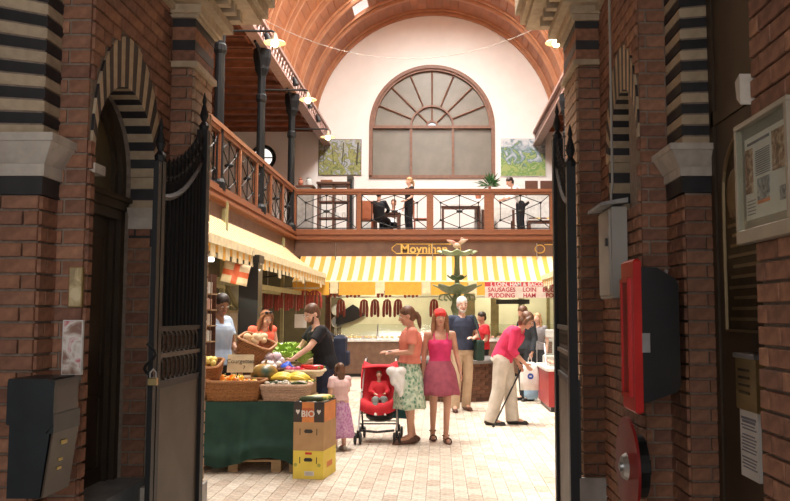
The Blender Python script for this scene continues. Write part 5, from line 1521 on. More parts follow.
# people of the gallery
person('blonde waitress in black clothes standing on the back gallery', Vector((at(409, 200, 22.8).x, 22.8, GZ)), R(-60), 1.72,
       dict(el=(.21, -.02, 1.12), wl=(.16, -.2, 1.0), hl=(.14, -.27, .98)), M_SKINP,
       [('trousers', C_BLACKC, {}), ('top', C_BLACKC, dict(sleeve='short')), ('hair', M_HAIRL, dict(style='ponytail')), ('shoes', L_BLACK, {})], vox=.014, face=False, nod=R(10))
person('dark haired man in white shirt and black apron bending at the gallery counter', Vector((at(521, 200, 23.4).x, 23.5, GZ)), R(-75), 1.98,
       dict(pelvis=(0, .08, .93), waist=(0, .0, 1.06), chest=(0, -.12, 1.20), neck=(0, -.22, 1.33), head=(0, -.30, 1.45), sl=(.16, -.2, 1.29), sr=(-.16, -.2, 1.29), el=(.2, -.28, 1.05), wl=(.16, -.44, 1.0), hl=(.15, -.5, .98), er=(-.2, -.28, 1.05), wr=(-.16, -.44, 1.0), hr=(-.15, -.5, .98)), M_SKIN,
       [('trousers', C_BLACKC, {}), ('top', C_WHITE, dict(sleeve='three', loose=1)), ('hair', M_HAIRD, {}), ('shoes', L_BLACK, {})], vox=.014, face=False, nod=R(30))
person('diner in dark clothes sitting at the gallery table with back to the rail', Vector((at(381, 220, 22.7).x, 22.7, GZ - .42)), R(165), 1.7,
       dict(sitting, kl=(.11, -.36, .90), al=(.11, -.36, .52), fl=(.11, -.5, .47), kr=(-.11, -.36, .90), ar=(-.11, -.36, .52), fr=(-.11, -.5, .47)), M_SKIN,
       [('trousers', C_BLACKC, {}), ('top', C_BLACKC, dict(sleeve='long', loose=1)), ('hair', M_HAIRD, {}), ('shoes', L_BLACK, {})], vox=.014, face=False)
person('diner in white shirt sitting across the gallery table', Vector((at(391, 220, 23.9).x, 24.2, GZ - .42)), R(-15), 1.7,
       dict(sitting, kl=(.11, -.36, .90), al=(.11, -.36, .52), fl=(.11, -.5, .47), kr=(-.11, -.36, .90), ar=(-.11, -.36, .52), fr=(-.11, -.5, .47)), M_SKIN,
       [('trousers', C_BLACKC, {}), ('top', C_WHITE, dict(sleeve='long', loose=1)), ('hair', M_HAIRB, {}), ('shoes', L_BLACK, {})], vox=.014, face=False)

# ------------------------------------------------------------ fountain
fx, fy = .33, 15.4
t = thing('fountain', 'green cast iron bird fountain rising from a round brick basin', 'fountain', (fx, fy, 0))
MB().lathe([(.70, 0), (.70, .70), (.45, .70), (.45, .3)], (fx, fy, 0), 28).build('basin_core', M_MORTAR, t)
nb = 0
bl = []
for row in range(10):
    for k in range(20):
        a = 2 * PI * (k + .5 * (row % 2)) / 20
        o = bpy.data.objects.new('brick', brick_mesh(.205, .064, M_BRICKD)); col.objects.link(o); o.parent = t
        o.location = (.70 * math.cos(a), .70 * math.sin(a), .035 + row * .070); o.rotation_euler[2] = a + PI / 2
MB().lathe([(.42, .69), (.78, .69), (.80, .71), (.80, .75), (.76, .78), (.42, .78)], (fx, fy, 0), 28).build('coping', mat('dark_stone', (.20, .19, .18), .6), t)
MB().lathe([(.02, .66), (.44, .66)], (fx, fy, 0), 24, cap=False).build('water', mat('basin_water', (.08, .14, .13), .05), t)
MB().lathe([(.30, .6), (.30, .8), (.20, .9), (.16, 1.1), (.20, 1.2), (.10, 1.3), (.085, 1.6), (.13, 1.72), (.10, 1.8), (.09, 1.92), (.06, 2.0), (.045, 2.3), (.06, 2.36), (.05, 2.5), (.05, 2.7), (.07, 2.76), (.03, 2.82)], (fx, fy, 0), 14).build('stem', M_GREENP, t, smooth=True)
def leafbowl(z, r, h, n, nm, m=M_GREENP):
    mb = MB(); vs = []; fs = []; K = n * 6
    for i in range(6):
        u = i / 5
        for k in range(K):
            a = 2 * PI * k / K; w = 1 + .10 * u * math.cos(a * n)
            vs.append((fx + (.04 + (r - .04) * u ** .8) * w * math.cos(a), fy + (.04 + (r - .04) * u ** .8) * w * math.sin(a), z + h * u ** 2.0 - (.05 * u if u == 1 else 0) + .025 * u * math.cos(a * n)))
    for i in range(5):
        for k in range(K): fs.append((i * K + k, i * K + (k + 1) % K, (i + 1) * K + (k + 1) % K, (i + 1) * K + k))
    ob = mb.add(vs, fs).build(nm, m, t, smooth=True); so = ob.modifiers.new('t', 'SOLIDIFY'); so.thickness = .02
leafbowl(1.98, .44, .20, 8, 'large_bowl'); leafbowl(2.27, .18, .10, 6, 'small_bowl'); leafbowl(2.74, .36, .10, 8, 'top_bowl', mat('pale_green_paint', (.42, .50, .30), .45, c2=(.3, .38, .2)))
for k in range(8):
    a = 2 * PI * k / 8
    d = Vector((math.cos(a), math.sin(a), 0)); c = Vector((fx, fy, 0))
    MB().tube([c + d * .12 + Vector((0, 0, 1.85)), c + d * .22 + Vector((0, 0, 1.98)), c + d * .33 + Vector((0, 0, 1.96)), c + d * .35 + Vector((0, 0, 1.88)), c + d * .28 + Vector((0, 0, 1.86))], .016, 6).build('scroll', M_GREENP, t)
bd = MB().ball((fx, fy, 2.95), (.11, .07, .07), 12, 8).tube([(fx + .06, fy, 2.97), (fx + .12, fy, 3.05), (fx + .10, fy, 3.12), (fx + .14, fy, 3.15)], [.035, .02, .018, .024], 7).tube([(fx + .14, fy, 3.15), (fx + .21, fy, 3.12)], [.015, .003], 6).tube([(fx - .02, fy, 2.98), (fx - .14, fy + .05, 3.04), (fx - .28, fy + .1, 3.10)], [(.05, .02), (.06, .015), (.01, .005)], 8, side=(0, 0, 1)).tube([(fx + .02, fy, 2.98), (fx + .16, fy - .08, 3.06), (fx + .30, fy - .12, 3.10)], [(.05, .02), (.06, .015), (.01, .005)], 8, side=(0, 0, 1)).tube([(fx, fy, 2.8), (fx, fy, 2.9)], .02, 6)
bd.v = [(fx + (x - fx) * .7, fy + (y - fy) * .7, 2.82 + (z - 2.82) * .75) for x, y, z in bd.v]
bd.build('bird', mat('bird_paint', (.55, .40, .30), .5, c2=(.5, .2, .15)), t, smooth=True)

# ------------------------------------------------------------ wicker baskets
def basket_proto(name, label, cat, L, W_, H, m, loc, rz=0, tilt=(0, 0), group=None, flare=.04):
    t = thing(name, label, cat, loc, group, rz); t.rotation_euler[0], t.rotation_euler[1] = tilt
    mb = MB(); rows = max(4, int(H / .018)); n = 44
    def ring(u, off=0):
        a_, b_ = L / 2 - flare * (1 - u), W_ / 2 - flare * (1 - u)
        pts = []
        for k in range(n):
            q = 2 * PI * k / n; c, s_ = math.cos(q), math.sin(q); f = (abs(c) ** 6 + abs(s_) ** 6) ** (-1 / 6)
            w = 1 + .012 * (1 if (k + off) % 2 else -1)
            pts.append((a_ * c * f * w, b_ * s_ * f * w, H * u))
        return pts
    for i in range(rows): mb.tube(ring((i + .5) / rows, i), .0095, 5, closed=True)
    mb.build('woven_side', m, t, rel=True)
    st = MB()
    a0, a1 = ring(0), ring(1)
    for k in range(0, n, 2): st.tube([a0[k], a1[k]], .006, 4)
    st.build('stakes', m, t, rel=True)
    MB().tube(ring(1), .017, 6, closed=True).build('rim', m, t, rel=True)
    MB().add([(x, y, .012) for x, y, z in ring(.05)], [tuple(range(n))]).build('base', m, t, rel=True)
    return t
# ------------------------------------------------------------ front fruit stall
TZ = .70
tbl = thing('stall_table', 'timber stall table under the green cloth at the front left', 'table', (-2.05, 8.8, 0))
MB().box(-2.75, -1.40, 8.24, 9.30, TZ - .04, TZ).build('table_top', M_PALLET, tbl)
for x in (-2.68, -1.50):
    for y in (8.33, 9.2): MB().box(x - .035, x + .035, y - .035, y + .035, 0, TZ - .04).build('leg', M_PALLET, tbl)
MB().box(-2.68, -1.5, 8.32, 8.34, .62, .72).box(-2.68, -1.5, 9.19, 9.21, .62, .72).build('apron', M_PALLET, tbl)
# draped cloth: front and right side
mb = MB(); vs = []; fs = []
path = [(-2.80 + i * (1.42 / 56), 8.235) for i in range(57)] + [(-1.38, 8.24 + i * .05) for i in range(1, 17)]
rows = 16; n = len(path)
for r_ in range(rows + 1):
    u = r_ / rows
    for i, (x, y) in enumerate(path):
        hem = .10 + .05 * math.sin(i * .17 + 1) + (.10 if i > 50 else 0) * 0
        z = TZ + .006 - (TZ - hem) * u
        f = (.012 + .045 * u) * (.5 + .5 * math.sin(i * .62 + 1.5 * math.sin(i * .21) + u * 1.2))
        sag = .05 * math.exp(-((u - .72 - .10 * math.sin(i * .055)) / .09) ** 2)
        if i < 57: vs.append((x + .01 * math.sin(i + u * 3), y - f * .8 - sag, z))
        else: vs.append((x + f * .8 + sag, y, z))
for r_ in range(rows):
    for i in range(n - 1): fs.append((r_ * n + i, r_ * n + i + 1, (r_ + 1) * n + i + 1, (r_ + 1) * n + i))
o0 = len(vs); 
ob = mb.add(vs, fs).box(-2.78, -1.385, 8.235, 9.05, TZ + .001, TZ + .006).build('table_cloth', M_GREENCLOTH, smooth=True)
tag(ob, 'dark green cloth draped over the front of the fruit stall table', 'tablecloth')
# pallet under the table
t = thing('pallet', 'low timber pallet showing under the green cloth hem', 'pallet', (-2.05, 8.4, 0))
for k in range(5): MB().box(-2.62, -1.62, 8.28 + k * .17, 8.39 + k * .17, .10, .122).build('slat', M_PALLET, t)
for x in (-2.60, -2.16, -1.72):
    for y in (8.29, 8.9): MB().box(x, x + .10, y, y + .12, 0, .10).build('block', M_PALLET, t)

def pile(proto, spots, label, group, rzr=True):
    for i, (p, sc) in enumerate(spots):
        c = proto if i == 0 else copy_tree(proto)
        c.location = p; c.scale = (sc,) * 3
        c.rotation_euler = (random.uniform(-.5, .5), random.uniform(-.5, .5), random.uniform(0, 6.28))
        c['label'] = label
        if group: c['group'] = group
def spots_in(cx_, cy_, z, L, W_, n, rz=0, layers=2, dz=.035, sc=(.85, 1.15)):
    out = []
    for i in range(n):
        lay = i * layers // n; k = 1 - .30 * lay
        u = random.uniform(-.5, .5) * L * k; v = random.uniform(-.5, .5) * W_ * k
        out.append((Vector((cx_ + u * math.cos(rz) - v * math.sin(rz), cy_ + u * math.sin(rz) + v * math.cos(rz), z + lay * dz + random.uniform(0, .012))), random.uniform(*sc)))
    return out
M_STALK = mat('green_stalk', (.16, .26, .05), .6)
def pepper(m, L=.075, W_=.035):
    t = thing('pepper', 'x', 'pepper', (0, 0, 0))
    vs = []; fs = []; n = 12; prof = [(.01, -L * .5), (W_ * .7, -L * .48), (W_ * .95, -L * .2), (W_, L * .15), (W_ * .95, L * .4), (W_ * .5, L * .5), (.008, L * .44)]
    for r_, z in prof:
        for k in range(n):
            a = 2 * PI * k / n; w = 1 + .12 * math.cos(3 * a); vs.append((r_ * w * math.cos(a), r_ * w * math.sin(a), z))
    for i in range(len(prof) - 1):
        for k in range(n): fs.append((i * n + k, i * n + (k + 1) % n, (i + 1) * n + (k + 1) % n, (i + 1) * n + k))
    fs += [tuple(range(n))[::-1], tuple((len(prof) - 1) * n + k for k in range(n))]
    MB().add(vs, fs).build('pepper_flesh', m, t, rel=True, smooth=True)
    MB().tube([(0, 0, L * .42), (.004, 0, L * .55), (.012, 0, L * .66)], [.009, .006, .007], 6).build('stem', M_STALK, t, rel=True)
    return t
def blob_veg(name, cat, m, r, nub=M_STALK, squash=1, stem=True, ribs=0):
    t = thing(name, 'x', cat, (0, 0, 0))
    vs = []; fs = []; n = 14; R_ = 8
    mb = MB().ball((0, 0, 0), (r, r, r * squash), n, R_)
    if ribs:
        mb.v = [tuple((v[0] * (1 + .07 * math.cos(ribs * math.atan2(v[1], v[0]))), v[1] * (1 + .07 * math.cos(ribs * math.atan2(v[1], v[0]))), v[2])) for v in mb.v]
    mb.build('flesh', m, t, rel=True, smooth=True)
    if stem: MB().tube([(0, 0, r * squash * .9), (r * .1, 0, r * squash * 1.1), (r * .15, 0, r * squash * 1.35)], [r * .16, r * .10, r * .09], 6).build('stem', nub, t, rel=True)
    return t
# 1. wicker basket of peppers
a, b_ = onZ(209, 384, TZ + .17), onZ(262, 384, TZ + .17)
bx = (-2.42 - 1.86) / 2
bz = TZ + .008
basket_proto('wicker_basket', 'brown wicker basket of orange and yellow peppers at the table front', 'basket', .60, .40, .20, M_WICKER, (-2.13, 8.44, bz))
pO, pY_ = mat('orange_pepper', (.90, .30, .03), .3, c2=(.82, .22, .02)), mat('yellow_pepper', (.93, .60, .06), .3, c2=(.88, .48, .04))
sp = spots_in(-2.13, 8.44, bz + .165, .46, .28, 26, dz=.04)
pile(pepper(pO), sp[::2], 'orange pepper heaped in the brown wicker basket at the front', 'orange peppers in the front basket')
pile(pepper(pY_), sp[1::2], 'yellow pepper heaped in the brown wicker basket at the front', 'yellow peppers in the front basket')
# 2. pale basket of mushrooms
basket_proto('wicker_basket', 'pale pinkish wicker basket of mushrooms at the front right corner', 'basket', .50, .36, .16, M_WICKP, (-1.60, 8.42, bz), rz=R(-6))
def mushroom():
    t = thing('mushroom', 'x', 'mushroom', (0, 0, 0))
    MB().lathe([(.03, 0), (.034, .006), (.03, .018), (.018, .028), (.003, .031)], (0, 0, .01), 12).build('cap', mat('mushroom_cap', (.55, .48, .38), .6, c2=(.30, .24, .18), scale=30), t, rel=True, smooth=True)
    MB().tube([(0, 0, -.02), (0, 0, .012)], .011, 8).build('stalk', M_PAPER, t, rel=True)
    return t
pile(mushroom(), spots_in(-1.60, 8.42, bz + .145, .38, .24, 22, layers=1), 'mushroom in the pale wicker basket', 'mushrooms in the pale basket')
def courgette(m, L=.18, r=.02):
    t = thing('courgette', 'x', 'courgette', (0, 0, 0))
    MB().tube([(-L / 2, 0, 0), (-L * .4, 0, 0), (0, .008, 0), (L * .4, 0, 0), (L / 2, 0, 0)], [r * .4, r, r * 1.1, r * .9, r * .5], 10).build('flesh', m, t, rel=True, smooth=True)
    MB().tube([(L / 2, 0, 0), (L / 2 + .02, 0, .004)], [r * .5, r * .45], 6).build('stem', M_STALK, t, rel=True)
    return t
c = courgette(mat('dark_courgette', (.05, .07, .02), .4)); 
sp = [(p, s_) for p, s_ in spots_in(-1.60, 8.42, bz + .165, .30, .18, 6, layers=1)]
for i, (p, s_) in enumerate(sp):
    k = c if i == 0 else copy_tree(c); k.location = p; k.rotation_euler[2] = random.uniform(-.6, .6); k['label'] = 'dark courgette lying on the mushrooms in the pale basket'; k['group'] = 'dark courgettes in the pale basket'
# 3. pumpkin
c = at(265, 372, 8.85)
pm = blob_veg('pumpkin', 'pumpkin', mat('dark_green_rind', (.035, .075, .045), .35, c2=(.55, .26, .03), scale=4.5), .145, squash=.78, ribs=9, nub=M_PALLET)
pm.location = (c.x, 8.82, .845 + .105); pm['label'] = 'big dark green pumpkin with an orange patch behind the peppers'
# lift board under the row behind
t = thing('display_crate', 'slatted wooden crate holding up the back row of the front table', 'crate', (-1.95, 9.1, TZ))
for k in range(6): MB().box(-2.30, -1.42, 8.66 + k * .105, 8.75 + k * .105, TZ + (.125 if k < 3 else .185), TZ + (.14 if k < 3 else .20)).build('slat', M_PALLET, t)
for x in (-2.30, -1.9, -1.45): MB().box(x, x + .03, 8.66, 8.975, TZ + .006, TZ + .125).box(x, x + .03, 8.975, 9.28, TZ + .006, TZ + .185).build('end_board', M_PALLET, t)
# 4. sign card
c = at(240, 364, 8.68)
t = thing('sign_card', 'handwritten cream price card standing behind the peppers', 'sign', (c.x, c.y, c.z - .09)); t.rotation_euler = (R(-12), 0, 0)
MB().box(-.135, .135, 0, .006, -.0, .185).build('card', mat('cream_card', (.68, .58, .38), .7), t, rel=True)
t.scale = (1.05, 1, 1.05)
me_ = text('lettering', 'Courgettes', .062, M_EYE, t, (0, 0, 0)); me_.location = (0, -.002, .095); me_.rotation_euler = (PI / 2, 0, 0)
me_ = text('lettering', '7', .05, M_EYE, t, (0, 0, 0)); me_.location = (.04, -.002, .035); me_.rotation_euler = (PI / 2, 0, 0)
MB().box(-.02, .02, .008, .05, -.16, .01).build('card_foot', M_PALLET, t, rel=True)
# 5. bananas on cream tray
basket_proto('cream_tray', 'shallow cream plastic tray behind the bananas', 'tray', .42, .30, .06, mat('cream_plastic', (.72, .60, .42), .5), (-1.52, 9.12, TZ + .205), rz=R(-4))
M_BAN = mat('banana_skin', (.90, .66, .10), .4, c2=(.80, .56, .07)); 
def banana_bunch():
    t = thing('banana_bunch', 'x', 'bananas', (0, 0, 0))
    for k in range(6):
        a = (k - 2.5) * .16
        pts = []
        for i in range(7):
            q = -1 + i / 3; pts.append(Matrix.Rotation(a, 3, 'X') @ Vector((q * .10, -.02 + .03 * q * q - .02 * (k - 2.5) * .4, .05 + .035 * (1 - q * q))))
        pts[0] = Vector((-.12, 0, .05))
        MB().tube(pts, [.007, .014, .018, .0195, .018, .013, .005], 8).build('banana', M_BAN, t, rel=True, smooth=True)
    MB().tube([(-.115, 0, .05), (-.15, 0, .055)], [.016, .013], 7).build('stalk', M_STALK, t, rel=True)
    return t
bb = banana_bunch()
for i, (px, py, Y, rz, lb) in enumerate(((283, 378, 8.78, .0, 'yellow banana bunch nearest the pumpkin'), (298, 378, 8.80, -.35, 'yellow banana bunch nearest the pale basket corner'))):
    k = bb if i == 0 else copy_tree(bb); c = at(px, py, Y); k.location = (c.x, Y, TZ + .135); k.rotation_euler[2] = rz; k.scale = (1.35,) * 3; k['label'] = lb; k['group'] = 'bananas on the stall'
sp = [(Vector((-1.62, 8.70 + i * .024, TZ + .165 + .01 * (i % 2))), 1) for i in range(6)]
M_YC = mat('yellow_courgette', (.88, .72, .22), .4)
c = courgette(M_YC, .24, .022)
for i, (p, s_) in enumerate(sp):
    k = c if i == 0 else copy_tree(c); k.location = p + Vector((.06 * (i % 3), 0, .0)); k.rotation_euler[2] = .1 * (i - 3); k['label'] = 'yellow courgette lying in a row before the bananas'; k['group'] = 'yellow courgettes by the bananas'
# 6. back tables with tiers
t = thing('stall_table', 'stepped timber vegetable table behind the front fruit table', 'table', (-2.0, 10.2, 0))
MB().box(-2.32, -1.72, 9.42, 11.3, .96, 1.0).build('table_top', M_PALLET, t)
MB().box(-2.32, -1.74, 9.40, 9.44, .30, .96).build('front_board', M_DARKWOOD, t)
for x in (-2.26, -1.80):
    for y in (9.5, 11.2): MB().box(x - .03, x + .03, y - .03, y + .03, 0, .96).build('leg', M_PALLET, t)
BZ = 1.0
# big tilted brown basket
c = at(251, 356, 9.45)
basket_proto('wicker_basket', 'large tilted brown wicker basket of onions on the vegetable table', 'basket', .40, .42, .24, M_WICKER, (-2.26, 9.62, BZ + .06), rz=R(0), tilt=(R(10), R(22)))
on = blob_veg('onion', 'onion', mat('onion_skin', (.85, .70, .48), .4, c2=(.80, .58, .34)), .045, nub=M_PALLET, squash=.92)
pile(on, spots_in(-2.21, 9.62, BZ + .28, .32, .34, 20, dz=.045), 'pale onion heaped in the large tilted wicker basket', 'onions in the tilted basket')
ga = blob_veg('garlic_bulb', 'garlic', mat('garlic_skin', (.86, .80, .76), .5, c2=(.78, .68, .68)), .034, nub=M_PAPER, squash=.9, ribs=7)
basket_proto('wicker_basket', 'dark low basket of garlic beside the pumpkin', 'basket', .36, .26, .08, M_DARKWOOD, (-1.92, 9.14, TZ + .205))
pile(ga, spots_in(-1.92, 9.14, TZ + .29, .28, .20, 16, dz=.04, sc=(1, 1.4)), 'white garlic bulb heaped behind the pumpkin', 'garlic behind the pumpkin')
def lettuce(m):
    t = thing('lettuce', 'x', 'lettuce', (0, 0, 0))
    MB().ball((0, 0, .05), .055, 10, 7).build('heart', m, t, rel=True, smooth=True)
    for k in range(11):
        a = 2 * PI * k / 11 + (k % 2) * .2; rr = .065 + .02 * (k % 2)
        vs = []; fs = []
        for i in range(4):
            for j in range(5):
                u, v = i / 3, (j - 2) / 2
                r_ = .02 + rr * u; z = .01 + .10 * u ** .7 - .03 * u * (k % 2); w = .05 * math.sin(PI * (.15 + .7 * u))
                p = Vector((r_, v * w, z + .010 * math.sin(6 * v + k + 4 * u)))
                vs.append(Matrix.Rotation(a, 3, 'Z') @ p)
        for i in range(3):
            for j in range(4): fs.append((i * 5 + j, i * 5 + j + 1, (i + 1) * 5 + j + 1, (i + 1) * 5 + j))
        MB().add(vs, fs).build('leaf', m, t, rel=True, smooth=True)
    return t
lt = lettuce(mat('lettuce_leaf', (.30, .48, .07), .5, c2=(.45, .62, .14), scale=12))
sp = [(Vector((-1.98 + .17 * (i % 3) + random.uniform(-.03, .03), 9.78 + .2 * (i // 3), BZ + .01 + .045 * (i // 3))), 1.25) for i in range(9)]
for i, (p, s_) in enumerate(sp):
    k = lt if i == 0 else copy_tree(lt); k.location = p; k.scale = (s_,) * 3; k.rotation_euler[2] = i * 1.3; k['label'] = 'bright green lettuce in the middle of the vegetable table'; k['group'] = 'lettuces on the vegetable table'
# turnips / pale roots in between
tn = blob_veg('turnip', 'turnip', mat('turnip_skin', (.86, .78, .72), .5, c2=(.75, .52, .58), scale=12), .05, squash=.85)
pile(tn, spots_in(-2.02, 9.50, BZ + .05, .30, .12, 9, layers=2, dz=.05), 'pale pink turnip before the lettuces', 'turnips before the lettuces')
def leek():
    t = thing('leek', 'x', 'leek', (0, 0, 0))
    MB().tube([(-.28, 0, 0), (-.24, 0, 0), (0, 0, 0)], [.016, .021, .02], 9).build('white_shaft', M_WHITE, t, rel=True, smooth=True)
    for k in (-1, 0, 1): MB().tube([(0, 0, 0), (.1, k * .018, .008), (.26, k * .05, .02 + .01 * k)], [(.02, .02), (.026, .008), (.010, .003)], 8, side=(0, 1, 0)).build('green_leaf', mat('leek_green', (.10, .30, .10), .5, c2=(.3, .5, .25), scale=10), t, rel=True, smooth=True)
    return t
lk = leek()
for i in range(12):
    k = lk if i == 0 else copy_tree(lk)
    k.location = (-1.98 + .02 * (i // 4), 10.50 + .07 * (i % 6), BZ + .05 + .045 * (i // 6) + .03); k.rotation_euler = (0, R(14), R(-35) + random.uniform(-.1, .1)); k['label'] = 'long leek lying in the pile behind the lettuces'; k['group'] = 'leeks behind the lettuces'
for z_ in (0,):
    t = thing('display_crate', 'green plastic crate under the leeks', 'crate', (-2.0, 10.65, BZ))
    MB().box(-2.28, -1.76, 10.40, 10.98, BZ, BZ + .02).build('base', M_GREENCLOTH, t)
    for k in range(2):
        z0 = BZ + .025 + k * .02
        MB().box(-2.28, -1.76, 10.40, 10.41, z0, z0 + .014).box(-2.28, -1.76, 10.97, 10.98, z0, z0 + .014).box(-2.28, -2.27, 10.40, 10.98, z0, z0 + .014).box(-1.77, -1.76, 10.40, 10.98, z0, z0 + .014).build('slat', M_GREENCLOTH, t)
# blue bag and red peppers near the cream tray
c = at(291, 356, 9.33)
mb = MB()
for dx, dy, dz, r_ in ((0, 0, 0, .075), (.06, .02, -.02, .055), (-.06, 0, -.02, .05), (.02, 0, .05, .04)): mb.ball((-1.77 + dx, 9.30 + dy, TZ + .27 + dz), r_, 10, 7)
tag(remesh(mb.build('plastic_bag', mat('blue_plastic', (.03, .08, .55), .35, c2=(.05, .14, .7)), smooth=True), .014, 2), 'crumpled bright blue plastic bag behind the cream tray', 'bag')
rp = courgette(mat('red_pepper_skin', (.62, .02, .02), .25), .17, .028); rp.name = 'red_pepper'; rp['category'] = 'pepper'
for i in range(7):
    k = rp if i == 0 else copy_tree(rp); k.location = (-1.50 + .05 * (i % 3), 9.06 + .045 * (i % 4), TZ + .265 + .035 * (i // 4)); k.rotation_euler[2] = random.uniform(-.5, .5); k['label'] = 'long shiny red pepper on the cream tray'; k['group'] = 'long red peppers on the cream tray'
rd = blob_veg('beetroot', 'beetroot', mat('beet_skin', (.60, .08, .18), .5), .035)
pile(rd, spots_in(-1.66, 9.08, TZ + .27, .12, .14, 5, layers=1), 'small pink beetroot at the left of the cream tray', 'beetroots on the cream tray')
# left baskets with lemons, fennel
basket_proto('wicker_basket', 'brown wicker basket at the left end of the stall nearest the gate', 'basket', .30, .34, .20, M_WICKER, (-2.50, 8.70, bz + .17), tilt=(R(14), 0))
basket_proto('wicker_basket', 'low brown basket under the left end basket', 'basket', .34, .30, .13, M_WICKER, (-2.56, 8.44, bz))
lm = blob_veg('lemon', 'lemon', mat('lemon_skin', (.92, .76, .22), .4), .034, squash=1.2, stem=False)
pile(lm, spots_in(-2.50, 8.68, bz + .36, .22, .24, 12), 'yellow lemon heaped in the left end basket', 'lemons in the left end basket')
pile(blob_veg('fennel_bulb', 'fennel', mat('fennel_skin', (.88, .87, .80), .4), .05, squash=1.2), [(Vector((-2.27 + .07 * i, 8.72 + .03 * (i % 2), TZ + .085)), 1) for i in range(4)], 'white fennel bulb left of the price card', 'fennel bulbs left of the card')


# rack with packets
t = thing('shelf_rack', 'narrow shelf rack of small packets at the left end of the stall', 'rack', (-2.52, 8.98, TZ))
rx0, rx1, ry0, ry1 = -2.72, -2.60, 9.08, 9.28
for x in (rx0, rx1):
    for y in (ry0, ry1): MB().box(x - .008, x + .008, y - .008, y + .008, TZ, 2.06).build('upright', M_DARKWOOD, t)
zs = [1.28, 1.46, 1.64, 1.82]
MB().box(rx0, rx1, ry1 - .01, ry1, TZ, 2.06).build('back_board', M_DARKWOOD, t)
for z in zs: MB().box(rx0, rx1 + .02, ry0 - .02, ry1, z, z + .012).build('shelf', M_PALLET, t)
pcols = [mat('packet_cream', (.75, .62, .50), .5), mat('packet_rose', (.70, .42, .35), .5), mat('packet_white', (.80, .77, .72), .5)]
n_ = 0
for zi, z in enumerate(zs):
    for k in range(3):
        x = rx0 + .012 + k * .037
        ob = MB().bevbox(x, x + .034, ry0 - .01, ry0 + .06, z + .013, z + .013 + .12 + .01 * ((k + zi) % 2), .004).build('packet', pcols[(k + zi) % 3])
        tag(ob, ('lowest', 'second lowest', 'second highest', 'topmost')[zi] + ' shelf packet on the narrow rack at the left', 'packet', ('lowest', 'second lowest', 'second highest', 'topmost')[zi] + ' row of packets on the rack')

# ------------------------------------------------------------ stacked boxes
def carton(name, label, z0, z1, m, prints, L=.305, D=.43, open_top=False):
    t = thing(name, label, 'box', (-1.435, 7.95, z0), None, R(-9))
    w = .006
    MB().box(0, L, 0, w, 0, z1 - z0).build('front_side', m, t, rel=True); MB().box(0, L, D - w, D, 0, z1 - z0).build('back_side', m, t, rel=True)
    MB().box(0, w, w, D - w, 0, z1 - z0).build('left_side', m, t, rel=True); MB().box(L - w, L, w, D - w, 0, z1 - z0).build('right_side', m, t, rel=True)
    MB().box(w, L - w, w, D - w, 0, w).build('bottom', m, t, rel=True)
    if not open_top: MB().box(w, L - w, w, D - w, z1 - z0 - .012, z1 - z0 - .006).build('lid', m, t, rel=True)
    prints(t, L, D, z1 - z0)
    return t
def hole(t, L, h):  # black patches painting the shade of cut-outs; the card is not cut
    MB().prism([(L * .5 - .035, h * .62), (L * .5 - .045, h * .69), (L * .5 - .03, h * .75), (L * .5 + .03, h * .75), (L * .5 + .045, h * .69), (L * .5 + .035, h * .62)], 1, -.002, .003).build('hand_hole_shade', M_BLACK, t, rel=True)
    for s_ in (-1, 1): MB().box(L * .5 + s_ * .085 - .004, L * .5 + s_ * .085 + .004, -.002, .002, h * .55, h * .78).build('slot_shade', M_BLACK, t, rel=True)
def pr_yellow(t, L, D, h):
    hole(t, L, h)
    MB().box(L * .40, L * .62, -.0015, .001, h * .87, h * .95).build('red_print', M_RED, t, rel=True)
    MB().box(L * .38, L * .70, -.0015, .001, h * .12, h * .28).build('white_label', M_PAPER, t, rel=True)
    for k in range(4): MB().box(L * .42, L * .66, -.0025, .001, h * (.14 + k * .03), h * (.148 + k * .03)).build('print_line', M_INK, t, rel=True)
    for s_ in (.08, .86): MB().tube([(L * s_, -.001, h * .5), (L * s_, .001, h * .5)], .018, 10).build('green_print', mat('print_olive', (.45, .42, .08), .6), t, rel=True)
    MB().box(L - .001, L + .0015, .12, .30, h * .35, h * .55).build('orange_side_print', M_ORANGE, t, rel=True)
def pr_brown(t, L, D, h): hole(t, L, h)
def pr_top(t, L, D, h):
    MB().box(L * .28, L * .68, -.002, .001, 0, h).build('orange_panel', M_ORANGE, t, rel=True)
    MB().box(L * .30, L * .66, -.0035, .001, h * .25, h * .70).build('text_panel', mat('rust_print', (.60, .14, .04), .6), t, rel=True)
    o = text('lettering', 'BIO', .085, M_PAPER, t, (0, 0, 0), bold=.002); o.location = (L * .48, -.004, h * .27)
    for s_ in (.14, .84):
        MB().prism([(L * s_, h * .38), (L * s_ - .02, h * .55), (L * s_ - .014, h * .63), (L * s_, h * .58), (L * s_ + .014, h * .63), (L * s_ + .02, h * .55)], 1, -.003, .001).build('heart_print', M_PAPER, t, rel=True)
    MB().box(L - .001, L + .002, .02, .40, h * .0, h * .95).build('orange_side_print', M_ORANGE, t, rel=True)
carton('cardboard_box', 'yellow printed cardboard box at the bottom of the stack', 0, .27, M_YBOX, pr_yellow)
carton('cardboard_box', 'plain brown cardboard box in the middle of the stack', .271, .545, M_CARD, pr_brown)
carton('cardboard_box', 'dark fruit box with orange lettered panel on top of the stack', .546, .74, M_DARKBOX, pr_top, open_top=True)
MBp = MB()
for k in range(9):
    u, v = random.uniform(.05, .25), random.uniform(.05, .38)
    p = Matrix.Rotation(R(-9), 3, 'Z') @ Vector((u, v, 0)) + Vector((-1.435, 7.95, .70)); MBp.ball(p, (.05, .06, .05), 9, 6)
tag(remesh(MBp.build('packing_paper', M_PAPER, smooth=True), .014, 1), 'crumpled pale packing paper filling the top box', 'paper')
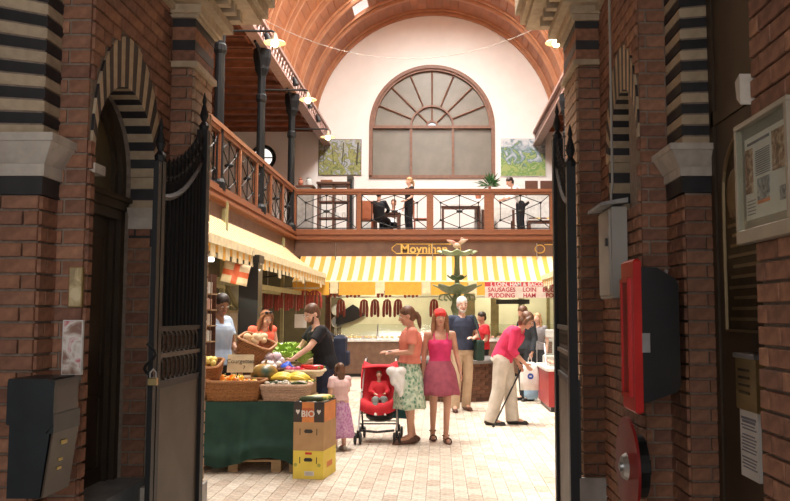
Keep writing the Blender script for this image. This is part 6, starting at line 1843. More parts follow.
for i in range(3):
    k = copy_tree(rp); 
    for ch in k.children:
        if ch.name.startswith('flesh'): ch.data = ch.data.copy(); ch.data.materials[0] = M_YC if i else mat('dark_courgette', (.05, .07, .02), .4)
    k.name = 'courgette'; k['category'] = 'courgette'; k.location = Matrix.Rotation(R(-9), 3, 'Z') @ Vector((.16 + .02 * i, .06 + .09 * i, 0)) + Vector((-1.435, 7.95, .765)); k.rotation_euler[2] = .3 * i; k.scale = (1.4, 1, 1)
    k['label'] = ('dark courgette lying on the paper in the top box', 'pale yellow courgette nearest the front of the top box', 'pale yellow courgette at the back of the top box')[i]
    if 'group' in k: del k['group']
# small teal crate between the cloth and the boxes
t = thing('plastic_crate', 'teal striped plastic crate between the green cloth and the boxes', 'crate', (-1.46, 8.62, 0))
for k in range(8): MB().box(-1.52, -1.30, 8.5, 8.51, .06 + k * .07, .10 + k * .07).build('slat', mat('teal_plastic', (.18, .42, .38), .5), t)
for x in (-1.52, -1.32): MB().box(x, x + .02, 8.51, 8.80, 0, .62).build('side', MATS['teal_plastic'], t)

# ------------------------------------------------------------ stalls under the galleries
M_STW = mat('stall_wall_cream', (.55, .54, .38), .7, c2=(.48, .46, .32), scale=2)
M_STD = mat('stall_wall_dark', (.13, .10, .05), .7, c2=(.09, .07, .035), scale=3, rnd=.15)
M_GRPOST = mat('olive_paint', (.36, .33, .17), .5)
M_COUNT = mat('counter_front', (.20, .11, .07), .4, c2=(.15, .08, .05))
YW = 23.6
st = struct('wall_end.001', MB().box(-2.9, 3.4, YW, YW + .1, 0, GZ - .3), M_STW)
struct('wall_left.002', MB().box(-5.6, -5.5, 6.4, YE, 0, GZ - .3), M_STD)
struct('wall_end.002', MB().box(-5.5, -2.9, YW, YW + .1, 0, GZ - .3), M_STD)
struct('wall_right.002', MB().box(5.5, 5.6, 6.4, YE, 0, GZ - .3), M_STW)
# posts
for nm, px, Y, w, m, lb in (('stall_post', 328, 21.95, .07, M_DARKWOOD, 'dark timber post at the corner of the back stalls'), ('stall_post', 470, 21.95, .13, M_GRPOST, 'olive painted post behind the fountain'),
                           ('stall_post', 493, 21.95, .06, M_GRPOST, 'slim olive post under the red and white sign'), ('stall_post', 250, 12.6, .15, M_BLACK, 'thick black post of the left stall below the awning')):
    c = at(px, 320, Y); t = thing(nm, lb, 'post', (c.x, Y, 0))
    MB().box(c.x - w, c.x + w, Y - w, Y + w, 0, 2.5 if Y < 20 else GZ - .3).build('shaft', m, t)
    MB().box(c.x - w - .02, c.x + w + .02, Y - w - .02, Y + w + .02, 0, .2).build('foot', m, t)
    MB().box(c.x - w - .02, c.x + w + .02, Y - w - .02, Y + w + .02, 2.4 if Y < 20 else 3.2, 2.52 if Y < 20 else 3.3).build('cap', m, t)
# back wall panels and window frames behind the fountain
for px0, px1, py0, py1, lb in ((497, 520, 299, 350, 'olive framed serving window right of the post'), (523, 548, 299, 350, 'olive framed serving window near the right counter')):
    a, b_ = at(px0, py1, 22.6), at(px1, py0, 22.6)
    t = thing('serving_window', lb, 'window', ((a.x + b_.x) / 2, 22.6, 0))
    for x in (a.x, b_.x): MB().box(x - .05, x + .05, 22.56, 22.64, 0, 2.5).build('frame_post', M_GRPOST, t)
    MB().box(a.x, b_.x, 22.56, 22.64, 2.42, 2.52).box(a.x, b_.x, 22.56, 22.64, 1.0, 1.08).build('frame_rail', M_GRPOST, t)
    MB().box(a.x, b_.x, 22.58, 22.62, 0, 1.0).build('lower_panel', M_GRPOST, t)
# black strip board and dials, ham shaped sign
a, b_ = at(500, 304, 22.4), at(530, 300, 22.4)
tag(MB().box(a.x - .1, b_.x, 22.50, 22.56, a.z, b_.z + .02).build('menu_board', M_BLACK), 'narrow black menu strip under the red and white sign', 'sign')
c = at(350, 316, 23.5)
t = thing('ham_sign', 'black ham shaped silhouette board on the back stall wall', 'sign', (c.x, 23.55, c.z - .3))
pp = [(-.42, -.30), (.10, -.14), (.44, .02), (.40, .10), (.30, .10), (.24, .24), (.08, .34), (-.08, .24), (-.18, .16), (-.40, .08)]
MB().prism([(c.x + x, c.z + z) for x, z in pp], 1, 23.52, 23.6).build('board', M_BLACK, t)
for py, m, lb in ((310, mat('dial_rim', (.5, .5, .46), .4), 'pale round dial high on the cream stall wall'), (322, mat('dial_dark', (.18, .2, .22), .4), 'darker round dial lower on the cream stall wall')):
    c = at(337, py, 23.5); t = thing('wall_dial', lb, 'dial', (c.x, 23.55, c.z - .15))
    MB().tube([(c.x, 23.6, c.z), (c.x, 23.54, c.z)], .16, 20).build('face', m, t)
    MB().tube([(c.x + .16 * math.cos(k * PI / 10), 23.54, c.z + .16 * math.sin(k * PI / 10)) for k in range(20)], .018, 5, closed=True).build('rim', M_STEEL, t)
    MB().tube([(c.x, 23.53, c.z), (c.x + .05, 23.53, c.z + .08)], .012, 4).build('pointer', M_BLACK, t)
# meat rail with hanging sausage bundles
z = at(370, 297, 21.4).z
t = thing('meat_rail', 'steel rail for hanging meat under the back awning', 'rail', (-1, 21.4, z))
MB().tube([(-2.9, 21.4, z), (3.0, 21.4, z)], .018, 6).build('bar', M_STEEL, t)
for x in (-2.8, -.2, 2.6): MB().tube([(x, 21.4, z), (x, 21.4, GZ - .3)], .012, 5).build('hanger', M_STEEL, t)
def sausages(n, L, w, nm='sausage_bundle', m=None):
    t = thing(nm, 'x', 'meat', (0, 0, 0))
    MB().tube([(0, 0, 0), (0, 0, .03), (.02, 0, .05), (0, 0, .06)], .006, 5).build('hook', M_STEEL, t, rel=True)
    for k in range(n):
        x = (k - (n - 1) / 2) * w; l = L * (1 - .12 * (k % 2))
        MB().tube([(x * .2, 0, 0), (x * .8, .01, -.06), (x, .02 * (k % 2), -l * .5), (x, 0, -l + .03), (x * .95, 0, -l)], [.012, .03, .040, .036, .012], 8).build('sausage', m or M_MEAT, t, rel=True, smooth=True)
    return t
s0 = sausages(3, .48, .085)
hp_ = [(364, 'cured sausage bundle hanging nearest the ham sign'), (375, 'second cured sausage bundle from the ham sign'), (387, 'third cured sausage bundle from the ham sign'), (398, 'cured sausage bundle hanging behind the woman in coral'), (434, 'cured sausage bundle hanging left of the fountain bowl'), (341, 'cured sausage bundle hanging at the corner post')]
for i, (px, lb) in enumerate(hp_):
    k = s0 if i == 0 else copy_tree(s0); k.location = (at(px, 300, 21.4).x, 21.4, z - .06); k['label'] = lb; k['group'] = 'cured sausages on the back rail'
# short bundles tucked behind the valance edge
s1 = sausages(4, .18, .10)
zv = at(353, 291, 20.6).z
for i, (px, lb) in enumerate(((333, 'short sausage string left under the valance'), (353, 'short sausage string under the second valance gap'), (384, 'short sausage string under the third valance gap'), (411, 'short sausage string under the valance by the coral woman'))):
    k = s1 if i == 0 else copy_tree(s1); k.location = (at(px, 291, 20.45).x, 20.47, zv); k['label'] = lb; k['group'] = 'short sausages under the valance'
t = thing('meat_rail', 'thin rail under the back valance carrying short sausages', 'rail', (0, 20.47, zv + .07))
MB().tube([(-2.9, 20.47, zv + .06), (3.2, 20.47, zv + .06)], .014, 5).build('bar', M_STEEL, t)
for x in (-2.6, -.8, 1.2, 3.0): MB().tube([(x, 20.47, zv + .06), (x, 20.42, 2.42)], .01, 5).build('hanger', M_STEEL, t)
# red meat on the left, further in
zl = at(300, 288, 19.5).z
t = thing('meat_rail', 'rail of red hanging meat over the dark left corner stall', 'rail', (-3.6, 19.5, zl))
MB().tube([(-5.4, 19.5, zl), (-2.95, 19.5, zl)], .018, 6).build('bar', M_STEEL, t)
for x in (-5.2, -4.2, -3.3): MB().tube([(x, 19.5, zl), (x, 19.5, GZ - .3 if x < -4 else 2.8)], .012, 5).build('hanger', M_STEEL, t)
s2 = sausages(4, .50, .10, 'meat_joint', mat('red_meat', (.34, .05, .03), .45, c2=(.22, .03, .02), scale=14))
for i in range(6):
    k = s2 if i == 0 else copy_tree(s2); k.location = (-4.30 + i * .25, 19.5, zl - .06); k['label'] = 'red cured meat joint hanging in the dark left corner stall'; k['group'] = 'red meat joints in the left corner'
# price board in the corner
c = at(301, 321, 18.8)
t = thing('price_board', 'small pale price board hanging before the red meat', 'sign', (c.x, 18.8, c.z - .15))
MB().box(c.x - .15, c.x + .13, 18.79, 18.81, c.z - .16, c.z + .16).build('board', M_PAPER, t)
MB().tube([(c.x - .12, 18.8, c.z + .16), (c.x - .12, 18.8, 2.78)], .004, 4).tube([(c.x + .1, 18.8, c.z + .16), (c.x + .1, 18.8, 2.72)], .004, 4).build('string', M_STEEL, t)

# glass display counters
def counter(label, x0, x1, y0, y1, front, mfront, h=.95):
    """front: '-y' or '-x' customer side"""
    t = thing('display_counter', label, 'counter', ((x0 + x1) / 2, (y0 + y1) / 2, 0))
    MB().box(x0 + .04, x1 - .04, y0 + .04, y1 - .04, .08, h - .06).build('counter_body', mfront, t)
    MB().box(x0 + .08, x1 - .08, y0 + .08, y1 - .08, 0, .08).build('plinth', M_BLACK, t)
    MB().bevbox(x0, x1, y0, y1, h - .06, h, .01).build('counter_top', M_WHITE, t)
    if front == '-y':
        MB().prism([(y0 + .12, h), (y0 + .13, h), (y0 + .36, h + .38), (y0 + .35, h + .38)], 0, x0 + .02, x1 - .02).box(x0 + .02, x1 - .02, y0 + .35, y1 - .05, h + .37, h + .38).build('glass_screen', M_GLASS, t)
        xx = x0 + .02
        while xx < x1:
            MB().tube([(xx, y0 + .12, h), (xx, y0 + .35, h + .38), (xx, y1 - .06, h + .38), (xx, y1 - .06, h)], .012, 5).build('screen_frame', M_STEEL, t); xx += 1.1
    else:
        MB().prism([(x0 + .12, h), (x0 + .13, h), (x0 + .34, h + .34), (x0 + .33, h + .34)], 1, y0 + .02, y1 - .02).build('glass_screen', M_GLASS, t)
        yy = y0 + .02
        while yy < y1:
            MB().tube([(x0 + .12, yy, h), (x0 + .33, yy, h + .34), (x1 - .06, yy, h + .34), (x1 - .06, yy, h)], .012, 5).build('screen_frame', M_STEEL, t); yy += 1.2
    return t
counter('long glass fronted meat counter across the back stall', -2.75, .1, 20.6, 21.2, '-y', M_COUNT)
counter('glass fronted counter behind the fountain at the right', .95, 3.1, 20.7, 21.25, '-y', M_COUNT)
counter('low meat counter with white top edge and red base at the right', 1.74, 3.3, 13.2, 14.7, '-y', mat('counter_red', (.42, .03, .03), .4), .72)
def tray(label, cx_, cy_, z, L, W_, mc, group, n=6):
    t = thing('meat_tray', label, 'tray', (cx_, cy_, z), group)
    MB().box(-L / 2, L / 2, -W_ / 2, W_ / 2, 0, .012).box(-L / 2, L / 2, -W_ / 2, -W_ / 2 + .01, .012, .035).box(-L / 2, L / 2, W_ / 2 - .01, W_ / 2, .012, .035).box(-L / 2, -L / 2 + .01, -W_ / 2 + .01, W_ / 2 - .01, .012, .035).box(L / 2 - .01, L / 2, -W_ / 2 + .01, W_ / 2 - .01, .012, .035).build('tray_base', M_WHITE, t, rel=True)
    for k in range(n):
        x = -L / 2 + .05 + (L - .1) * (k % 3) / 2; y = -W_ / 4 + W_ / 2 * (k // 3)
        MB().ball((x, y, .045), (L * .15, W_ * .2, .035), 9, 6).build('meat_cut', mc, t, rel=True, smooth=True)
    return t
M_PINKM = mat('fresh_meat', (.70, .22, .17), .35, c2=(.82, .55, .45), scale=14)
M_YELM = mat('yellow_cheese', (.80, .60, .20), .5, c2=(.7, .45, .12))
tr = tray('x', 0, 0, 0, .36, .26, M_PINKM, None)
k0 = 0
for i, (x, y) in enumerate([(1.72 + .0 * j, 8.5 + .42 * j) for j in range(8)]):
    k = tr if i == 0 else copy_tree(tr); k.location = (1.98 + .32 * (i % 4), 13.72 + .5 * (i // 4), .722); k.rotation_euler[2] = PI / 2; k['label'] = 'white tray of pink meat cuts on the low right hand counter'; k['group'] = 'meat trays on the right counter'
for i in range(12):
    k = copy_tree(tr); x = -2.4 + i * .42 if i < 6 else 1.3 + (i - 6) * .3
    k.location = (x, 21.0, .952); k['label'] = 'tray of meat cuts on the back meat counter' if i < 6 else 'tray of meat cuts on the counter behind the fountain'
    k['group'] = 'meat trays on the back counter' if i < 6 else 'meat trays behind the fountain'
ty = tray('x', 0, 0, 0, .34, .24, M_YELM, None)
for i in range(5):
    k = ty if i == 0 else copy_tree(ty); k.location = (-2.2 + i * .42, 20.87, 1.0 + .0); k.location.z = .952; k.location.y = 20.80
    k.scale = (1, .55, 1); k['label'] = 'narrow tray of yellow cheese pieces at the front of the back counter'; k['group'] = 'cheese trays on the back counter'
# white scales and till at far right end
c = at(545, 338, 13.0)
t = thing('scales', 'white shop scales and till on the far end of the right counter', 'scales', (2.9, 14.3, .722))
sx0, sy0, sz0 = 1.85, 14.25, .722
t.location = (sx0 + .2, sy0 + .15, sz0)
MB().bevbox(sx0, sx0 + .4, sy0, sy0 + .3, sz0, sz0 + .15, .02).build('body', M_WHITE, t); MB().box(sx0 + .05, sx0 + .35, sy0 + .02, sy0 + .28, sz0 + .15, sz0 + .17).build('pan', M_STEEL, t); MB().box(sx0 + .17, sx0 + .23, sy0 + .2, sy0 + .24, sz0 + .17, sz0 + .5).build('pole', M_WHITE, t); MB().bevbox(sx0 + .05, sx0 + .35, sy0 + .18, sy0 + .24, sz0 + .46, sz0 + .6, .01).build('display', M_WHITE, t)

# butcher sign hung under the back awning, right
Yb = 20.15
a, b_ = at(485, 298, Yb), at(563, 282, Yb)
t = thing('butcher_sign', 'red and white lettered butcher sign hung under the striped awning', 'sign', ((a.x + b_.x) / 2, Yb, a.z))
zm = at(485, 286.5, Yb).z
MB().box(a.x, b_.x, Yb, Yb + .02, a.z, zm).build('board', mat('sign_cream', (.82, .68, .60), .6), t)
MB().box(a.x, b_.x, Yb, Yb + .02, zm, b_.z).build('header_strip', mat('sign_red', (.62, .06, .08), .6), t)
M_SR = mat('sign_dark_red', (.45, .02, .05), .6)
text('lettering', 'J. LOIN, HAM & BACON SP', .135, M_WHITE, t, ((a.x + b_.x) / 2 - .05, Yb - .002, zm + .01), bold=.003)
for cx_, w1, w2 in ((a.x + .42, 'SAUSAGES', 'PUDDING'), (a.x + 1.12, 'LOIN', 'HAM'), (a.x + 1.72, 'BODICE', 'PORK')):
    text('lettering', w1, .15, M_SR, t, (cx_, Yb - .002, (a.z + zm) / 2 + .015), bold=.004)
    text('lettering', w2, .15, M_SR, t, (cx_, Yb - .002, a.z + .015), bold=.004)
for x in (a.x + .1, b_.x - .1): MB().tube([(x, Yb + .01, b_.z), (x, Yb + .2, b_.z + .05)], .008, 4).build('hanger', M_STEEL, t)

# left stall interior
t = thing('hanging_rack', 'olive timber hanging rack beneath the left awning', 'frame', (-3.3, 13, 2.2))
for x in (-3.4, -3.9):
    MB().box(x - .03, x + .03, 8.4, 20.0, 2.06, 2.16).build('long_rail', M_GRPOST, t)
for y in (8.8, 11.6, 14.4, 17.2, 19.8): MB().box(-3.9, -3.4, y - .03, y + .03, 2.10, 2.15).build('cross_bar', M_GRPOST, t)
for y in (8.5, 14.4, 19.9): MB().box(-3.96, -3.88, y - .04, y + .04, 0, 3.5).build('rear_post', M_GRPOST, t)
# boards on the left stall wall
bw = thing('wall_shelves', 'long olive shelves on the dark left stall wall', 'shelf', (-5.4, 13, .9))
for z in (.9, 1.35, 1.8, 2.25): MB().box(-5.5, -5.2, 9, 20, z, z + .03).build('shelf', M_GRPOST, bw)
for y in (9, 11.7, 14.4, 17.2, 20): MB().box(-5.5, -5.2, y - .02, y + .02, 0, 2.6).build('upright', M_GRPOST, bw)
# fruit boxes on the shelves
bxm = [mat('shelf_box_cream', (.62, .52, .36), .7), mat('shelf_box_red', (.50, .15, .1), .7), mat('shelf_box_green', (.2, .3, .12), .7)]
for zi, z in enumerate((.93, 1.38, 1.83)):
    for i in range(14):
        y = 9.5 + i * .74 + .1 * (zi % 2)
        if abs(min((y + .2 - q for q in (9, 11.7, 14.4, 17.2, 20)), key=abs)) < .3: continue
        ob = MB().bevbox(-5.46, -5.22, y, y + .42, z + .001, z + .26, .01).build('produce_box', bxm[(i + zi) % 3])
        tag(ob, ('lower', 'middle', 'upper')[zi] + ' shelf produce box on the dark left stall wall', 'box', ('lower', 'middle', 'upper')[zi] + ' row of produce boxes')
# partition of pale boards with big curved pale panel behind the keeper
a, b_ = at(222, 345, 12.9), at(262, 313, 12.9)
t = thing('board_partition', 'low partition of pinkish boards behind the stall keeper', 'partition', ((a.x + b_.x) / 2, 12.9, 0))
nn = 5
for k in range(nn):
    x = a.x + (b_.x - a.x) * k / nn
    MB().box(x + .006, x + (b_.x - a.x) / nn - .006, 12.88, 12.92, 0, b_.z).build('board', mat('pinkish_board', (.62, .46, .34), .7, c2=(.52, .38, .27)) if k < 3 else M_PALLET, t)
MB().box(a.x, b_.x, 12.87, 12.93, b_.z, b_.z + .04).build('cap_rail', M_PALLET, t)
# curved pale pipe like cove
c0 = at(228, 262, 13.4)
pts = [at(226 + 0, 272, 13.4), at(229, 290, 13.4), at(236, 304, 13.4), at(247, 314, 13.4), at(262, 321, 13.4)]
t = thing('curved_screen', 'pale curved glazed screen of the left stall with a dark olive rim', 'screen', (at(240, 300, 13.4).x, 13.4, 1.4))
poly = [(p.x, p.z) for p in pts] + [(at(262, 270, 13.4).x, at(262, 270, 13.4).z), (at(226, 268, 13.4).x, at(226, 268, 13.4).z)]
MB().prism(poly, 1, 13.38, 13.40).build('pane', mat('pale_green_glass', (.50, .50, .36), .3), t)
MB().tube(pts, .05, 7).build('rim', M_GRPOST, t)
MB().tube([pts[0], Vector((pts[0].x, 13.4, 3.5))], .02, 5).tube([pts[-1], Vector((pts[-1].x, 13.4, 0))], .03, 6).build('stay', M_GRPOST, t)
# fluorescent tubes
def fluo(label, px0, px1, py0, py1, Y):
    a, b_ = at(px0, py0, Y), at(px1, py1, Y + .01)
    t = thing('strip_light', label, 'lamp', ((a.x + b_.x) / 2, Y, a.z))
    MB().box(a.x, b_.x, Y - .05, Y + .05, a.z + .05, a.z + .10).build('housing', M_WHITE, t)
    MB().tube([(a.x + .03, Y, a.z + .02), (b_.x - .03, Y, a.z + .02)], .03, 8).build('tube', M_TUBE, t)
    for x in (a.x + .1, b_.x - .1): MB().tube([(x, Y, a.z + .1), (x, Y, a.z + .32)], .006, 4).build('rod', M_STEEL, t)
    d = bpy.data.lights.new('strip_glow', 'AREA'); d.shape = 'RECTANGLE'; d.size = b_.x - a.x; d.size_y = .1; d.energy = 30; d.color = (1, .9, .65)
    o = bpy.data.objects.new('strip_glow', d); col.objects.link(o); o.parent = t; o.location = (0, 0, -.03)
fluo('bright white strip light beside the hanging flag', 242, 261, 268, 268, 12.6)
fluo('small strip light at the far left under the awning', 205, 216, 261, 261, 10.8)
for i, (x, y) in enumerate(((-2.0, 22.4), (1.9, 22.4))):
    t = thing('strip_light', ('strip light over the back meat counter, left', 'strip light over the counter behind the fountain')[i], 'lamp', (x, y, 3.3))
    MB().box(x - .6, x + .6, y - .06, y + .06, 3.42, 3.5).build('housing', M_WHITE, t); MB().tube([(x - .58, y, 3.38), (x + .58, y, 3.38)], .03, 8).build('tube', M_TUBE, t)
    d = bpy.data.lights.new('strip_glow', 'AREA'); d.shape = 'RECTANGLE'; d.size = 1.2; d.size_y = .15; d.energy = 130; d.color = (1, .9, .68)
    o = bpy.data.objects.new('strip_glow', d); col.objects.link(o); o.parent = t; o.location = (0, 0, .04)
# flag
a = at(231, 268, 11.7)
t = thing('flag', 'cream flag with a red cross hanging under the left awning', 'flag', (a.x + .02, 11.7, a.z - .31)); t.rotation_euler[1] = R(12); t.scale = (1.17,) * 3
vs = []; fs = []
for i in range(7):
    for j in range(9):
        u, v = i / 6 - .5, j / 8 - .5; vs.append((v * .34, .02 * math.sin(v * 9 + u * 3), u * .26))
for i in range(6):
    for j in range(8): fs.append((i * 9 + j, i * 9 + j + 1, (i + 1) * 9 + j + 1, (i + 1) * 9 + j))
m_, nt, b = nodemat('cross_flag')
tc = N(nt, 'ShaderNodeTexCoord'); sp = N(nt, 'ShaderNodeSeparateXYZ'); nt.links.new(tc.outputs['Object'], sp.inputs[0])
def band(sock, w):
    a1 = N(nt, 'ShaderNodeMath', operation='ABSOLUTE'); nt.links.new(sock, a1.inputs[0]); l = N(nt, 'ShaderNodeMath', operation='LESS_THAN'); l.inputs[1].default_value = w; nt.links.new(a1.outputs[0], l.inputs[0]); return l.outputs[0]
mx = N(nt, 'ShaderNodeMath', operation='MAXIMUM'); nt.links.new(band(sp.outputs[0], .035), mx.inputs[0]); nt.links.new(band(sp.outputs[2], .035), mx.inputs[1])
nt.links.new(mix(nt, (.85, .68, .45), (.80, .16, .06), mx.outputs[0]), b.inputs['Base Color'])
ob = MB().add(vs, fs).build('cloth', m_, t, rel=True, smooth=True); so = ob.modifiers.new('t', 'SOLIDIFY'); so.thickness = .004
ob.location = (0, 0, .2)
MB().tube([(-.18, 0, .33), (.18, 0, .33)], .008, 5).tube([(-.15, 0, .33), (-.15, 0, .52)], .003, 4).tube([(.15, 0, .33), (.15, 0, .52)], .003, 4).build('rod', M_PALLET, t, rel=True)

# ------------------------------------------------------------ furniture of the back gallery
def table_g(label, x, y, w, d, cloth_, h=.75):
    t = thing('cafe_table', label, 'table', (x, y, GZ))
    MB().box(x - w / 2, x + w / 2, y - d / 2, y + d / 2, GZ + h - .04, GZ + h).build('table_top', M_WHITE if cloth_ else M_DARKWOOD, t)
    for sx in (-1, 1):
        for sy in (-1, 1): MB().box(x + sx * (w / 2 - .05) - .035, x + sx * (w / 2 - .05) + .035, y + sy * (d / 2 - .05) - .035, y + sy * (d / 2 - .05) + .035, GZ, GZ + h - .04).build('leg', M_DARKWOOD, t)
    MB().box(x - w / 2 + .05, x + w / 2 - .05, y - d / 2 + .04, y - d / 2 + .06, GZ + h - .14, GZ + h - .04).build('apron', M_DARKWOOD, t)
    return t
def chair_g(label, x, y, rz, m=M_WOOD, grp=None):
    t = thing('cafe_chair', label, 'chair', (x, y, GZ), grp, rz)
    MB().bevbox(-.21, .21, -.21, .21, .43, .47, .01).build('seat', m, t, rel=True)
    MB().bevbox(-.21, .21, .19, .22, .47, .98, .01).build('backrest', m, t, rel=True)
    for sx in (-1, 1):
        for sy in (-1, 1): MB().box(sx * .18 - .018, sx * .18 + .018, sy * .18 - .018, sy * .18 + .018, 0, .43).build('leg', m, t, rel=True)
    return t
X = lambda px, Y: at(px, 215, Y).x
table_g('dark cafe table between the two gallery diners', X(387, 23.4), 23.45, .8, .7, False)
table_g('dark legged side table behind the middle railing panel', X(461, 23), 23.2, 1.15, .6, True, .95)
chair_g('reddish wooden chair beside the waitress', X(421, 22.3), 22.35, R(90), mat('red_wood', (.40, .12, .05), .5, c2=(.32, .09, .035)))
chair_g('reddish wooden chair behind the left railing panel', X(366, 22.6), 22.6, R(180), MATS['red_wood'])
# dresser with shelves on the left
x0, x1 = X(319, 23.5), X(349, 23.5)
t = thing('dresser', 'dark wooden dresser with open shelves at the left of the gallery', 'cabinet', ((x0 + x1) / 2, 23.5, GZ))
zt = at(335, 185, 23.5).z
for x in (x0, (x0 + x1) / 2, x1): MB().box(x - .03, x + .03, 23.3, 23.75, GZ, zt).build('upright', M_DARKWOOD, t)
for k in range(4): 
    z = GZ + .1 + (zt - GZ - .15) * k / 3
    MB().box(x0, x1, 23.3, 23.75, z, z + .04).build('shelf', M_DARKWOOD, t)
MB().box(x0 - .05, x1 + .05, 23.25, 23.8, zt, zt + .06).build('cornice', M_DARKWOOD, t)
tag(MB().box(x0 + .05, x1 - .5, 23.4, 23.6, zt + .06, zt + .14).build('wooden_box', M_WOOD), 'low orange wooden box on top of the dresser', 'box')
for k in range(3):
    z = GZ + .14 + (zt - GZ - .15) * k / 3
    for j in range(4):
        x = x0 + .10 + j * (x1 - x0 - .1) / 4
        if abs(x + .05 - (x0 + x1) / 2) < .06: x += .1
        ob = MB().lathe([(.05, 0), (.055, .08), (.05, .14), (.03, .16)], (x + .05, 23.4, z), 10).build('white_jar', M_WHITE)
        tag(ob, ('lower', 'middle', 'upper')[k] + ' shelf white jar inside the gallery dresser', 'jar', ('lower', 'middle', 'upper')[k] + ' row of jars in the dresser')
c = at(351, 200, 23.9)
t = thing('dark_cupboard', 'tall narrow black cupboard right of the dresser', 'cupboard', (c.x + .05, 23.6, GZ))
MB().box(c.x - .07, c.x + .10, 23.4, 23.8, GZ, at(351, 177, 23.6).z).build('body', M_BLACK, t); MB().box(c.x - .05, c.x + .08, 23.38, 23.4, GZ + .1, at(351, 180, 23.6).z).build('door', M_IRONP, t)
# bar counter with jar and bowl at far left
x0, x1 = X(296, 23.2), X(314, 23.2)
t = thing('side_counter', 'small dark wooden counter in the left gallery corner', 'counter', ((x0 + x1) / 2, 23.2, GZ))
zt = at(305, 186, 23.2).z
MB().box(x0, x1, 23.0, 23.5, zt - .05, zt).build('counter_top', M_DARKWOOD, t); MB().box(x0 + .05, x1 - .05, 23.05, 23.45, GZ, zt - .05).build('counter_body', M_GREYSTONE, t)
t = thing('clay_pot', 'reddish clay pot on the left gallery counter', 'pot', (x0 + .12, 23.2, zt)); MB().lathe([(.05, 0), (.08, .08), (.07, .15), (.045, .17), (.06, .2)], (x0 + .12, 23.2, zt), 12).build('pot_body', mat('clay', (.4, .14, .08), .6), t); MB().lathe([(.06, .2), (.02, .23), (.02, .25)], (x0 + .12, 23.2, zt), 10).build('lid', mat('clay', (.4, .14, .08), .6), t)
t = thing('glass_jar', 'clear glass jar beside the clay pot', 'jar', (x0 + .36, 23.2, zt)); MB().lathe([(.07, 0), (.09, .03), (.09, .16), (.06, .2)], (x0 + .36, 23.2, zt), 12).build('jar_body', mat('cloudy_glass', (.6, .62, .62), .15), t); MB().lathe([(.065, .2), (.065, .23), (.02, .25)], (x0 + .36, 23.2, zt), 10).build('lid', M_STEEL, t)
# small white lamp on a dark stand
c = at(365, 190, 23.8)
t = thing('table_lamp', 'small white shaded table lamp left of the arched window', 'lamp', (c.x, 23.8, GZ))
MB().box(c.x - .2, c.x + .2, 23.6, 24.0, GZ, GZ + .95).build('lamp_stand', M_WHITE, t); MB().lathe([(.06, .95), (.02, .98), (.015, 1.2)], (c.x, 23.8, GZ), 10).build('base', M_IRON, t); MB().lathe([(.13, 1.18), (.05, 1.36)], (c.x, 23.8, GZ), 14, cap=False).build('lamp_shade', M_WHITE, t)
# right side: white clothed counter, bread display, plant
table_g('white clothed serving table behind the right railing panel', X(498, 23.0), 23.0, .95, .55, True, .82)
tag(MB().box(X(485, 22.7), X(512, 22.7), 22.68, 22.72, GZ + .45, GZ + .83).build('table_cloth', M_WHITE), 'white cloth hanging from the serving table', 'tablecloth')
x0, x1 = X(525, 24.6), X(556, 24.6); zt = at(540, 193, 24.6).z
t = thing('bread_counter', 'white counter carrying loaves at the right of the gallery', 'counter', ((x0 + x1) / 2, 24.6, GZ))
MB().box(x0, x1, 24.3, 24.9, zt - .05, zt).build('counter_top', M_WOOD, t); MB().box(x0 + .04, x1 - .04, 24.34, 24.86, GZ, zt - .05).build('counter_body', M_WHITE, t)
for k in range(2): MB().box(x0 + .04 + k * (x1 - x0) / 2, x0 - .04 + (k + 1) * (x1 - x0) / 2, 24.86, 24.9, zt, at(540, 181, 24.9).z).build('back_panel', M_DARKWOOD, t)
for i in range(9):
    x = x0 + .08 + i * (x1 - x0 - .1) / 9
    ob = MB().ball((x, 24.55, zt + .05), (.07, .10, .05), 10, 7).build('loaf', mat('bread_crust', (.80, .50, .12), .6, c2=(.65, .36, .08)), smooth=True)
    tag(ob, 'golden loaf on the right gallery bread counter', 'bread', 'loaves on the bread counter')
x1b = X(537, 23.2)
table_g('dark buffet table laden with dishes beside the man in white', X(541, 23.4), 23.3, .85, .5, True, .55)
for i in range(4):
    ob = MB().lathe([(.04, 0), (.09, .03), (.10, .06)], (X(532, 23.3) + i * .17, 23.3, GZ + .55), 12).build('dish', (M_DARKWOOD, M_YELM)[i % 2]); tag(ob, ('dark dish on the buffet table', 'yellow dish on the buffet table')[i % 2] + ' beside the man in white', 'dish', ('dark', 'yellow')[i % 2] + ' dishes on the buffet')
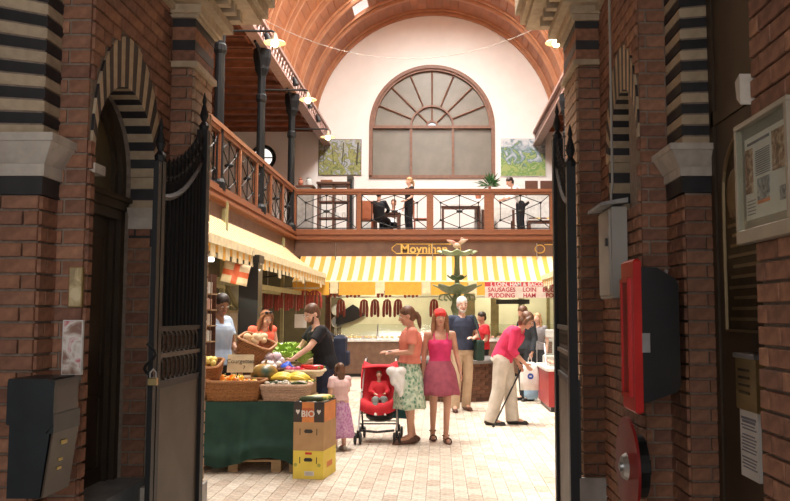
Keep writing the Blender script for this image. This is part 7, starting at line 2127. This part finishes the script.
# potted plant
c = at(490, 192, 23.6)
t = thing('potted_plant', 'bushy green plant in a clay pot above the gallery rail', 'plant', (c.x, 23.7, GZ))
MB().box(c.x - .22, c.x + .22, 23.5, 23.9, GZ, GZ + 1.2).build('plant_stand', M_WHITE, t)
MB().lathe([(.12, 1.2), (.17, 1.38), (.19, 1.38), (.19, 1.42), (.15, 1.42), (.05, 1.43), (.04, 1.60)], (c.x, 23.7, GZ), 14).build('pot', mat('clay', (.4, .14, .08), .6), t)
M_LEAF = mat('plant_leaf', (.06, .16, .05), .5, c2=(.03, .10, .03), scale=9)
rng = random.Random(3)
for k in range(90):
    a = rng.uniform(0, 2 * PI); el = rng.uniform(.15, 1.4); L = rng.uniform(.26, .5)
    d = Vector((math.cos(a) * math.cos(el), math.sin(a) * math.cos(el), math.sin(el)))
    b0 = Vector((c.x, 23.7, GZ + 1.58)) + d * rng.uniform(.03, .14)
    tip = b0 + d * L + Vector((0, 0, -.08)); s_ = d.cross(Vector((0, 0, 1))).normalized() * .03; m1 = b0.lerp(tip, .5) + Vector((0, 0, .03))
    MB().add([b0, m1 + s_, tip, m1 - s_, m1 + Vector((0, 0, .008))], [(0, 1, 4), (1, 2, 4), (2, 3, 4), (3, 0, 4), (0, 3, 2, 1)]).build('leaf', M_LEAF, t)
# red flowering pot left of the plant
c = at(484, 189, 23.5)
t = thing('potted_plant', 'small red leaved plant left of the bushy green plant', 'plant', (c.x - .12, 23.6, GZ))
cx_ = X(482, 23.5) - .1
MB().box(cx_ - .12, cx_ + .12, 23.5, 23.74, GZ, GZ + 1.2).build('plant_stand', M_WHITE, t)
MB().lathe([(.07, 1.2), (.10, 1.35), (.09, 1.35)], (cx_, 23.62, GZ), 12).build('pot', mat('clay', (.4, .14, .08), .6), t)
for k in range(24):
    a = rng.uniform(0, 2 * PI); el = rng.uniform(.1, 1.3); L = rng.uniform(.10, .2)
    d = Vector((math.cos(a) * math.cos(el), math.sin(a) * math.cos(el), math.sin(el))); b0 = Vector((cx_, 23.62, GZ + 1.35)); tip = b0 + d * L; s_ = d.cross(Vector((0, 0, 1))).normalized() * .022; m1 = b0.lerp(tip, .5)
    MB().add([b0, m1 + s_, tip, m1 - s_, m1 + Vector((0, 0, .01))], [(0, 1, 4), (1, 2, 4), (2, 3, 4), (3, 0, 4), (0, 3, 2, 1)]).build('leaf', mat('red_leaf', (.5, .14, .08), .5), t)

# ------------------------------------------------------------ every alike thing gets a label of its own, by its place in its row
bpy.context.view_layer.update()
ORD = 'first second third fourth fifth sixth seventh eighth ninth tenth eleventh twelfth thirteenth fourteenth fifteenth sixteenth seventeenth eighteenth nineteenth twentieth'.split()
byl = {}
for o in scene.objects:
    if o.parent is None and 'label' in o and 'group' in o: byl.setdefault(o['label'], []).append(o)
for lb, os_ in byl.items():
    n = len(os_)
    if n < 2 or n > 40: continue
    os_.sort(key=lambda o: o.matrix_world.translation.x / max(o.matrix_world.translation.y, .1))
    for i, o in enumerate(os_):
        if n == 1: continue
        if i < (n + 1) // 2: w_ = 'leftmost' if i == 0 else ORD[i] + ' from left'
        else: w_ = 'rightmost' if i == n - 1 else ORD[n - 1 - i] + ' from right'
        o['label'] = lb + ', ' + w_
